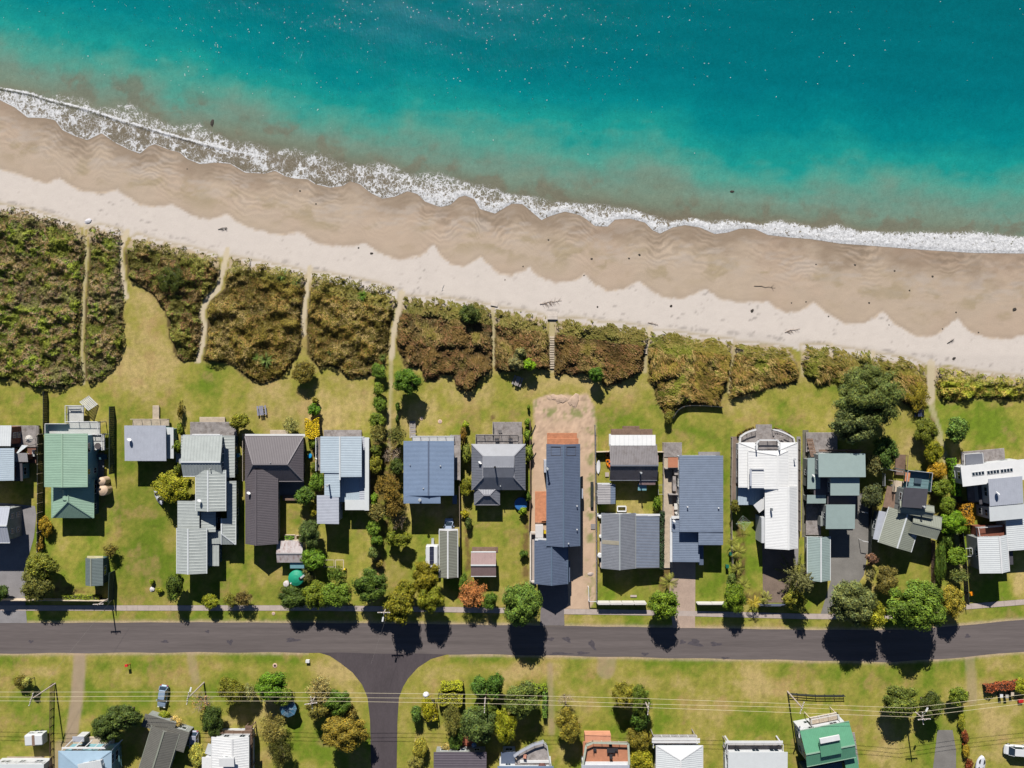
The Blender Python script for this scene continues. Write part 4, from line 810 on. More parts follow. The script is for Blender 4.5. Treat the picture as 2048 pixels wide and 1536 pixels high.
h.deck((1791, 909, 1810, 950), .6, wood_brown, 'x', ang=-4, rail='e', posts=False); h.slab((1825, 1056, 1832, 1074), 3.95, steel, .25, ang=-17, name='skylight')
# 15 right
h = House(1990, 1000, 'white house at the right edge with three long rooflights in its flat front roof')
h.mono((1923, 925, 2056, 966), (4.9, 4.9), R_white, L_white, 0, ang=6.5)
for x0, y0 in ((1957, 947), (1987, 944), (2014, 941)):
    c_, wx_, wy_, a_ = h.frame((x0 - 13, y0 - 4, x0 + 12, y0 + 4), 5.0, 7); sk_ = MB().obox(c_, wx_/2, wy_/2, 4.9, 4.98, a_).build('rooflight', white, h.e)
    for k in range(4):
        cc_ = (c_[0] + cos(a_) * (k - 1.5) * wx_ / 4, c_[1] + sin(a_) * (k - 1.5) * wx_ / 4); MB().obox(cc_, wx_/8 - .06, wy_/2 - .08, 4.97, 5.0, a_).build('pane', glassm, sk_)
h.mono((1978, 955, 2046, 1010), (5.6, 5.3), R_pblue, L_white, .4, 'y', ang=5); h.mono((1979, 1010, 2050, 1040), (5.2, 5.0), R_pale, L_white, 0, ang=5); h.mono((2013, 1036, 2080, 1100), (4.0, 3.8), R_pale, L_white, .4, 'x', ang=4); h.mono((1957, 962, 1978, 1008), (2.5, 2.5), R_slate, L_white, 0, ang=5, win=0)
h.gable((1958, 1072, 2016, 1145), 4.9, 5.8, 'y', R_pale, L_stone, .4, rp=.35, ang=4, cap=white); h.mono((1955, 1050, 2010, 1076), (3.0, 3.0), L_brown, L_brown, 0, ang=3, win=0); h.deck((1924, 900, 2010, 930), .7, wood_grey, 'x', ang=5, posts=False); h.mono((2007, 1093, 2026, 1130), (3.0, 2.8), R_slate, L_white, 0, ang=4, win=0)
h.deck((1935, 960, 1962, 1005), .5, wood_grey, 'x', ang=5, posts=False); h.dish(1996, 986, 5.5, .45); h.slab((1931, 908, 1968, 932), 2.7, R_grey, .1, ang=4, name='awning'); h.rail([W(1931, 932, 3)[:2], W(1930, 909, 3)[:2], W(1967, 906, 3)[:2], W(1969, 928, 3)[:2]], 1.7, white)
h.rail([W(1957, 1056, 4)[:2], W(1960, 1074, 4)[:2]], 3, white); h.rail([W(2005, 1052, 4)[:2], W(1960, 1056, 4)[:2]], 3, white)
# bottom row
h = House(40, 1560, 'white flat-roofed house cut off at the bottom left corner of the photo')
h.mono((-20, 1528, 88, 1640), (3.4, 3.2), R_pale, L_white, 0); h.rail([W(-10, 1524, 3)[:2], W(86, 1526, 3)[:2]], 2.2, white)
h = House(165, 1550, 'house with a pale blue roof and white pergola beams along its north side')
h.gable((118, 1502, 222, 1620), 4.6, 5.4, 'y', M('powder_blue_metal', C(170, 196, 218), .4, .05), L_blue, 0, hipb=3.5); h.deck((146, 1474, 228, 1506), .5, wood_pale, 'x', posts=False)
for k in range(6): p_, q_ = W(120 + k * 20, 1503, 4), W(142 + k * 20, 1482, 4); MB().bar((p_[0], p_[1], 3.4), (q_[0], q_[1], 3.4), .16, .2).build('pergola_beam', white, h.e)
MB().bar(Vector(W(124, 1496, 4)) , Vector(W(212, 1496, 4)), .3, .2).build('pergola_beam', white, h.e); h.mono((145, 1473, 168, 1484), (3.0, 2.9), R_pblue, L_white, 0); h.mono((158, 1524, 205, 1560), (6.4, 6.2), R_pale, L_white, .5, ang=10)
h.rail([W(222, 1500, 3)[:2], W(236, 1496, 2.5)[:2], W(238, 1560, 2.5)[:2]], 1.2, L_blue)
h = House(320, 1490, 'house with a dark khaki grey roof set at an angle beside the two silver cars')
R_kh = M('dark_khaki_metal', C(113, 111, 105), .55, .08)
h.gable((279, 1456, 336, 1620), 3.2, 4.0, 'y', R_kh, L_stone, .33, ang=-17, rp=.5, cap=R_olive); h.mono((330, 1458, 374, 1500), (3.2, 3.1), R_kh, L_stone, .33, 'x', ang=-17); h.mono((285, 1437, 350, 1462), (2.7, 2.9), R_kh, L_stone, .33, 'y', ang=-17, win=0)
h = House(455, 1520, 'white house with a dark crossed balustrade on its balcony, below the olive tree')
h.gable((424, 1474, 497, 1610), 5.0, 5.9, 'y', R_white, L_white, .5, rp=.4, cap=white); h.mono((404, 1514, 434, 1600), (4.4, 4.2), R_white, L_white, 0); h.mono((438, 1516, 468, 1534), (7.1, 6.9), R_white, L_white, 0); h.deck((428, 1462, 505, 1480), 2.5, wood_brown, 'x', rail='nw', railm=wood_brown); h.deck((490, 1452, 505, 1536), 2.4, wood_brown, 'x', rail='e'); h.mono((412, 1490, 436, 1512), (3.2, 3.0), R_pale, L_white, 0, ang=-20)
h = House(920, 1540, 'house with a purplish grey roof behind the red brick patio')
h.mono((867, 1506, 973, 1620), (3.3, 3.9), M('purple_grey_metal', C(98, 90, 100), .6, .08), L_stone, .5, 'x')
h = House(1050, 1550, 'house whose curved timber roof terrace holds two chairs and a brown plant')
h.mono((995, 1532, 1107, 1640), (5.0, 4.8), R_blue, L_white, .4); h.mono((1002, 1504, 1034, 1534), (3.4, 3.2), R_navy, L_white, 0)
mb = MB(); mb.prism([W(x, y, 4)[:2] for x, y in ((1030, 1530), (1030, 1512), (1052, 1498), (1084, 1488), (1092, 1490), (1100, 1530))], 3.6, 3.9); mb.build('terrace', wood_grey, h.e)
ar = [(1028, 1514), (1038, 1506), (1052, 1498), (1068, 1490), (1086, 1485)]; h.rail([W(x, y, 5)[:2] for x, y in ar], 3.9, R_pblue, w=.45); h.rail([W(1087, 1486, 5)[:2], W(1094, 1492, 5)[:2], W(1100, 1530, 5)[:2]], 3.9, steel, w=.2); h.slab((1040, 1521, 1101, 1526), 4.05, white, .15, name='fascia')
h = House(1212, 1545, 'house with an orange tiled roof terrace holding dark outdoor furniture')
h.mono((1163, 1530, 1259, 1640), (4.6, 4.4), R_pblue, L_white, .5); h.slab((1166, 1484, 1256, 1532), 3.3, M('orange_terrace_tiles', C(200, 136, 104), .7, .12), .3, name='terrace'); h.slab((1170, 1470, 1222, 1486), 2.0, M('terracotta_coping', C(226, 160, 130), .7, .08), 2.0, name='lower_terrace')
h.rail([W(1165, 1530, 4)[:2], W(1172, 1490, 4)[:2], W(1186, 1484, 4)[:2], W(1256, 1486, 4)[:2], W(1258, 1528, 4)[:2]], 3.3, M('pale_green_rail', C(190, 196, 180), .5), w=.4); h.slab((1166, 1524, 1256, 1530), 3.6, white, .2, name='fascia')
h = House(1352, 1545, 'white-roofed house with a narrow planted balcony, right of the tall shrubs', )
h.gable((1313, 1491, 1405, 1620), 4.6, 5.6, 'y', R_pale, L_white, .4, hipb=2.4, rp=.5, cap=white); h.deck((1305, 1470, 1392, 1492), 3.0, wood_grey, 'x', rail='nw', railm=white, name='balcony'); h.slab((1304, 1477, 1400, 1481), 4.2, white, .15, name='pergola_beam'); h.slab((1304, 1483, 1400, 1486), 4.2, white, .15, name='pergola_beam')
h = House(1512, 1550, 'house with a plain white roof and a wide white-railed balcony')
h.mono((1456, 1504, 1575, 1640), (4.9, 4.7), R_pale, L_white, 0); h.deck((1452, 1484, 1563, 1506), 3.0, wood_grey, 'y', rail='new', railm=white, name='balcony'); h.slab((1451, 1482, 1566, 1487), 4.1, white, .15, name='balcony_beam')
for x0 in (1450, 1553): p_, q_ = W(x0, 1472, 4), W(x0 + 8, 1484, 4); MB().bar((p_[0], p_[1], 3.9), (q_[0], q_[1], 4.0), .25, .15).build('balcony_brace', white, h.e)
h.mono((1450, 1492, 1458, 1536), (2.8, 2.7), R_pale, L_white, 0)
h = House(1662, 1500, 'house with a jade green roof set at an angle and a white raised rooflight')
h.gable((1606, 1452, 1706, 1524), 5.4, 6.3, 'x', R_jade, L_white, .33, ang=11, rp=.4, cap=R_sage); h.mono((1690, 1512, 1716, 1540), (4.4, 4.2), R_jade, L_white, .33, ang=11); h.mono((1640, 1477, 1682, 1512), (6.9, 6.4), R_jade, L_teal, .33, ang=11, base=5.2, win=0); h.slab((1640, 1474, 1680, 1484), 7.25, white, .35, ang=11, name='rooflight')
h.mono((1612, 1530, 1690, 1600), (3.8, 3.6), L_teal, L_teal, .4, ang=11); h.deck((1620, 1430, 1676, 1452), 3.1, wood_pale, 'y', ang=11, rail='new', railm=white, name='balcony'); h.deck((1700, 1466, 1714, 1530), 1.0, wood_grey, 'x', ang=8, posts=False); h.mono((1596, 1452, 1608, 1476), (3.4, 3.2), R_white, L_white, 0, ang=11)
# ---- sheds
h = House(193, 1145, 'small green-grey garden shed beside the dark panel fence on the big lawn', 'shed', 'shed'); h.gable((171, 1116, 206, 1171), 2.7, 3.3, 'y', R_shed, L_teal, .3, rp=.6, o=.25, cap=R_olive, gut=False); h.slab((174, 1112, 206, 1117), 1.9, M('yellowed_sheet', C(222, 212, 170), .5, .1), .1, name='door_hood')
h = House(580, 1103, 'low shed roofed with rusty white corrugated iron near the green water tank', 'shed', 'shed'); h.gable((554, 1082, 606, 1125), 2.2, 2.7, 'x', R_rust, L_cream, .24, rp=.45, o=.2, gut=False, cap=R_zinc); h.mono((580, 1124, 608, 1137), (1.9, 1.7), L_blue, L_blue, 0, win=0)
h = House(967, 1130, 'small shed with a faded rose grey roof beside the rust-coloured tree', 'shed', 'shed'); h.gable((942, 1105, 992, 1152), 2.5, 3.3, 'x', R_rose, L_white, .3, rp=.5, o=.25, cap=R_pale); h.slab((942, 1103, 992, 1106.5), 2.5, white, .12, name='fascia'); h.deck((944, 1094, 996, 1105), .1, wood_brown, 'x', posts=False)
h = House(1213, 988, 'small grey corrugated shed with a narrow blue lean-to, by the long thin fence', 'shed', 'shed'); h.mono((1195, 968, 1221, 1008), (2.4, 2.3, .15, 0), R_zinc, L_grey, .55, 'x', o=.1); h.mono((1221, 969, 1231, 1008), (2.2, 2.1, .1, -.2), R_steel, L_white, .5, 'x', o=.1, win=0); h.slab((1195, 966, 1222, 969.5), 2.5, white, .15, name='fascia')
# ---------------------------------------------------------------- foliage
def leafmat(name, var=.30):
    m, nt, b = nodes(name)
    oi = N(nt, 'ShaderNodeObjectInfo'); att = N(nt, 'ShaderNodeAttribute', attribute_name='Col'); geo = N(nt, 'ShaderNodeNewGeometry')
    mm = N(nt, 'ShaderNodeVectorMath', operation='MULTIPLY'); nt.links.new(oi.outputs['Color'], mm.inputs[0]); nt.links.new(att.outputs['Color'], mm.inputs[1])
    f = mrange(nt, noise(nt, geo.outputs['Position'], 1.1, 3), .3, .7, 1 - var, 1 + var)
    nt.links.new(mulc(nt, mm.outputs[0], f), b.inputs['Base Color']); b.inputs['Roughness'].default_value = .6; b.inputs['Specular IOR Level'].default_value = .12
    return m
LEAF = leafmat('leaves'); bark = M('bark', C(104, 88, 74), .9, .25, 3, 8); palebark = M('pale_bark', C(170, 150, 136), .9, .2, 3, 8)
def leafquads(C0, Nn, size, asp=.62, jit=.55, droop=0):
    """quads centred at C0 with normals Nn (jittered)"""
    n = len(C0); Nn = Nn + rng.normal(0, jit, (n, 3)); Nn /= np.linalg.norm(Nn, axis=1)[:, None] + 1e-9
    r = rng.normal(0, 1, (n, 3)); U = np.cross(Nn, r); U /= np.linalg.norm(U, axis=1)[:, None] + 1e-9; Vv = np.cross(Nn, U)
    s = size * rng.uniform(.65, 1.35, (n, 1)); a = U * s * .5; b_ = Vv * s * .5 * asp
    return np.stack([C0 - a, C0 - b_ + a * .1, C0 + a, C0 + b_ + a * .1], 1)
def leafcol(n, hue=.25, lo=.55, hi=1.5):
    v = rng.uniform(lo, hi, n); t = rng.normal(0, hue, n)
    return np.stack([v * (1 + t * .6), v * (1 + t * .25), v * (1 - t * .4), np.ones(n)], 1)
_cr = {}
def crown(kind, r, var):
    """crown mesh in a unit-radius space, leaf size matched to real radius r"""
    cls = min((.7, 1.3, 2.2, 3.4, 5.0, 7.5), key=lambda q: abs(math.log(q / r))); key = (kind, cls, var)
    if key in _cr: return _cr[key]
    ls = {'b': .30, 'l': .30, 'f': .36, 't': .2}.get(kind, .3) / cls * (1 + .1 * (cls > 4))
    area = 2 * pi * (cls ** 2) * 1.5
    nl = {.7: 5, 1.3: 8, 2.2: 14, 3.4: 26, 5.0: 44, 7.5: 80}[cls]
    lobes = []; 
    for i in range(nl):
        ph = 2 * pi * i * .618 + rng.uniform(-.4, .4); zz = rng.uniform(-.35, 1) if i else 1.0; rr = math.sqrt(max(0, 1 - zz * zz)) if zz > 0 else math.sqrt(1 - zz * zz * .4)
        lr = rng.uniform(.8, 1.3) * (1.12 / math.sqrt(nl) + .08); k = (1.04 - lr) * rng.uniform(.74, 1.08)
        lobes.append((cos(ph) * rr * k, sin(ph) * rr * k, zz * k, lr))
    P_ = []; Nm = []; Cl = []
    dens = {'b': 5.0, 'l': 3.2, 'f': 2.8, 't': .7}[kind]; total = int(area * dens / (.30 * .30 * .62) * .42)
    w = np.array([l[3] ** 2 for l in lobes]); w /= w.sum()
    for (cx, cy, cz, lr), wi in zip(lobes, w):
        n = int(total * wi); d = rng.normal(0, 1, (n, 3)); d[:, 2] = np.abs(d[:, 2]) * .9 + d[:, 2] * .1; d /= np.linalg.norm(d, axis=1)[:, None]
        rad = lr * .92 * (rng.uniform(0, 1, (n, 1)) ** (.14 if kind == 'b' else .35)) * (1 + .14 * np.sin(d[:, :1] * 9 + cx * 20) * np.sin(d[:, 1:2] * 8))
        P_.append(np.array([cx, cy, cz]) + d * rad); Nm.append(d); lb = rng.uniform(.74, 1.24); c_ = leafcol(n) * lb; Cl.append(c_)
    P_ = np.concatenate(P_); Nm = np.concatenate(Nm); Cl = np.concatenate(Cl)
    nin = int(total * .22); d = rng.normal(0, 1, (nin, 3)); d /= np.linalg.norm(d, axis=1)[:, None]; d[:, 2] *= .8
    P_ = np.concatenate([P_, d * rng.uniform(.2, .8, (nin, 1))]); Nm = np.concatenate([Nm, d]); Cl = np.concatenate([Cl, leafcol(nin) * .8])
    if kind == 'f':
        Q = leafquads(P_, Nm * .2, ls * 1.5, .22, .8)
    else: Q = leafquads(P_, Nm, ls, .66, .3)
    Cq = np.repeat(Cl, 4, axis=0)
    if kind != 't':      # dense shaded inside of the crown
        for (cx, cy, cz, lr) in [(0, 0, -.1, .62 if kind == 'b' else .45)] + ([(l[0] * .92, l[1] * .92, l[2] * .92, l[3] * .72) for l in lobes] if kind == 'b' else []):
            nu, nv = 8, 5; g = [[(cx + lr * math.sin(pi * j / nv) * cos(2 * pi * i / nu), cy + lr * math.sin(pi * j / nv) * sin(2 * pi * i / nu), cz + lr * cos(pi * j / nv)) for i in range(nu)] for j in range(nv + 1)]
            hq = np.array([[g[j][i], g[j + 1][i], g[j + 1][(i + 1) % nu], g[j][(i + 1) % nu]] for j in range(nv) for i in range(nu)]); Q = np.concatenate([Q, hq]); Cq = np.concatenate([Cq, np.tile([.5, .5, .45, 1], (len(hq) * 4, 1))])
    me = fastmesh('crown', Q, 4, LEAF, Cq); _cr[key] = me; return me
_tk = {}
def trunkmesh(var, m):
    if (var, m.name) in _tk: return _tk[(var, m.name)]
    random.seed(40 + var); mb = MB(); bend = (random.uniform(-.06, .06), random.uniform(-.06, .06)); z = 0; p = Vector((0, 0, -.03)); 
    pts = [Vector((0, 0, -.03)), Vector((bend[0] * .5, bend[1] * .5, .28)), Vector((bend[0], bend[1], .58)), Vector((bend[0] * 1.4, bend[1] * 1.2, .86))]
    rr = [.062, .046, .034, .014]
    for i in range(3): mb.tube(pts[i], pts[i + 1], rr[i], rr[i + 1], 7)
    for k in range(7):
        a = k * 2.4 + random.uniform(-.3, .3); s0 = pts[1].lerp(pts[2], random.uniform(.1, 1.1)); q = s0 + Vector((cos(a) * .30, sin(a) * .30, random.uniform(.14, .28))); e = q + Vector((cos(a + .4) * .22, sin(a + .4) * .22, .16))
        mb.tube(s0, q, .022, .014, 5); mb.tube(q, e, .014, .005, 5); mb.tube(q, q + Vector((cos(a - .7) * .2, sin(a - .7) * .2, .08)), .010, .004, 4)
    o = mb.build('trunk', m, None); me = o.data; bpy.data.objects.remove(o); _tk[(var, m.name)] = me; return me
def twigmesh(key, n=70, col_=None):
    if ('tw', key) in _tk: return _tk[('tw', key)]
    random.seed(key); mb = MB()
    def grow(p, d, L, r, dep):
        q = p + d * L; mb.tube(p, q, r, r * .6, 4)
        if dep == 0: return
        for k in range(3 if dep > 1 else 4):
            nd = (d + Vector((random.gauss(0, .55), random.gauss(0, .55), random.gauss(.12, .3)))).normalized(); grow(p.lerp(q, random.uniform(.6, 1)), nd, L * random.uniform(.62, .9), r * .58, dep - 1)
    for k in range(9):
        a = k * 2.4; grow(Vector((0, 0, -.6)), Vector((cos(a), sin(a), .9)).normalized(), .5, .03, 3)
    o = mb.build('branches', palebark, None); me = o.data; bpy.data.objects.remove(o); _tk[('tw', key)] = me; return me
def spikes(n, L, w, up=.5, name='blades', seed=0, seg=3, lo=.7):
    """rosette of arching sword leaves / fronds"""
    r = np.random.default_rng(seed); Q = []; Cl = []
    for i in range(n):
        a = 2 * pi * i * .618 + r.uniform(-.2, .2); el = r.uniform(.05, 1.25) * up; l = L * r.uniform(lo, 1.1); d = np.array([cos(a), sin(a), 0]); s = np.array([-sin(a), cos(a), 0])
        p0 = np.array([0, 0, 0.]); v = r.uniform(.6, 1.35)
        for k in range(seg):
            e = el - k * (el + .5) / seg * .9; p1 = p0 + (d * cos(e) + np.array([0, 0, sin(e)])) * l / seg
            w0 = w * (1 - k / seg) ** .6; w1 = w * max(1 - (k + 1) / seg, .06) ** .6; Q.append([p0 - s * w0, p0 + s * w0, p1 + s * w1, p1 - s * w1]); Cl.append(v); p0 = p1
    Cl = np.array(Cl); c4 = np.stack([Cl, Cl, Cl * .9, np.ones_like(Cl)], 1)
    return fastmesh(name, np.array(Q), 4, LEAF, np.repeat(c4, 4, axis=0))
def palmfronds(seed=1):
    r = np.random.default_rng(seed); Q = []; Cl = []
    for i in range(11):
        a = 2 * pi * i * .618 + r.uniform(-.2, .2); el = r.uniform(.1, 1.0); d = np.array([cos(a), sin(a), 0]); s = np.array([-sin(a), cos(a), 0]); p = np.zeros(3); v = r.uniform(.7, 1.3)
        for k in range(11):
            e = el - k * (el + 1.1) / 11; t = d * cos(e) + np.array([0, 0, sin(e)]); q = p + t * .1; Q.append([p - s * .008, p + s * .008, q + s * .008, q - s * .008]); Cl.append(v * .9)
            lw = .22 * sin(pi * (k + 1.2) / 12.5)
            for sg in (-1, 1):
                for m_ in (0, .5):
                    b0 = p + t * .1 * m_; tip = b0 + s * sg * lw + t * .10 - np.array([0, 0, .08]); Q.append([b0, b0 + t * .035, tip + t * .01, tip]); Cl.append(v * r.uniform(.8, 1.2))
            p = q
    Cl = np.array(Cl); return fastmesh('fronds', np.array(Q), 4, LEAF, np.repeat(np.stack([Cl, Cl, Cl, np.ones_like(Cl)], 1), 4, axis=0))
def araucaria():
    r = np.random.default_rng(5); P_ = []; Nn = []
    for tier in range(7):
        z = -.7 + tier * .27; L = 1.05 - tier * .13; na = 7
        for k in range(na):
            a = 2 * pi * (k + tier * .37) / na + r.uniform(-.15, .15); d = np.array([cos(a), sin(a), -.12 + tier * .05]); n = 150; t = r.uniform(.08, 1, n); wd_ = .075 * np.sin(np.clip(t, 0, 1) * pi * .85 + .3)
            off = r.normal(0, 1, (n, 3)); off /= np.linalg.norm(off, axis=1)[:, None]; P_.append(np.array([0, 0, z]) + d * (t * L)[:, None] + off * wd_[:, None]); Nn.append(off)
    P_ = np.concatenate(P_); Nn = np.concatenate(Nn); return fastmesh('crown', leafquads(P_, Nn, .075, .35, .3), 4, LEAF, np.repeat(leafcol(len(P_), .1, .7, 1.25), 4, axis=0))
FLAX = [spikes(46, 1.0, .055, 1.15, 'blades', s_) for s_ in (1, 2)]; PALM = palmfronds(); ARAU = araucaria()
cnt = [0]
def plant(px, py, rx, ry, h, kind, c, label, name=None, cat=None, group=None, zf=.62):
    cnt[0] += 1; v = cnt[0]
    zc = h * zf; x, y, _ = W(px, py, zc); k = S * (H - zc) / H * (1.2 if kind in 'bf' and h > 2.3 else 1.08); rx *= k; ry *= k
    h = h * 1.12 if kind in 'bf' and h > 2.3 else h
    c = (c[0] * .97, c[1] * .94, c[2] * .76) if kind != 'x' else c
    name = name or {'b': 'broadleaf_tree', 'l': 'shrub', 'f': 'feathery_tree', 'x': 'flax_bush', 'p': 'palm_tree', 't': 'bare_tree', 'n': 'araucaria_tree'}[kind]
    if h < 3 and name in ('broadleaf_tree', 'feathery_tree'): name = 'shrub'
    cat = cat or {'palm_tree': 'palm tree', 'flax_bush': 'flax', 'shrub': 'shrub', 'hedge_shrub': 'shrub'}.get(name, 'tree')
    e = empty(name, (x, y, 0), label, cat, group); t = link('trunk', trunkmesh(v % 3, palebark if kind in 'tl' else bark), e)
    s = min(rx, ry)
    col4 = (*C(*c), 1)
    def setc(o, sx, sy, sz, z, rot):
        o.color = col4; o.location = (0, 0, z); o.scale = (sx, sy, sz); o.rotation_euler.z = rot; return o
    if kind == 'x':
        t.scale = (.5, .5, h * .5); o = link('blades', FLAX[v % 2], e); setc(o, s, s, s, h * .45, v)
    elif kind == 'p':
        t.scale = (2.5, 2.5, h * .9); o = link('fronds', PALM, e); setc(o, s * 1.05, s * 1.05, s, h * .8, v)
    elif kind == 'n':
        t.scale = (4, 4, h); o = link('crown', ARAU, e); setc(o, rx, ry, h * .5, h * .5, .3)
    elif kind == 't':
        t.scale = (s, s, h * .7); o = link('branches', twigmesh(v % 3 + 5), e); setc(o, rx * .95, ry * .95, h * .4, h * .6, v)
        o = link('crown', crown('t', s, v % 2), e); setc(o, rx, ry, h * .38, h * .6, v)
    else:
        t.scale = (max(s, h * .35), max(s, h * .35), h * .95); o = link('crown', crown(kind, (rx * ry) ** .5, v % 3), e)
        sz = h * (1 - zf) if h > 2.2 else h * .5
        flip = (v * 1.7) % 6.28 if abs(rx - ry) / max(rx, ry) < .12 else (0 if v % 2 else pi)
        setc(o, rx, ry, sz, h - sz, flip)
    return e
DK, MD, YL, OL, GY, BRN = (96, 118, 62), (122, 142, 50), (176, 176, 56), (150, 140, 70), (142, 144, 112), (136, 108, 66)
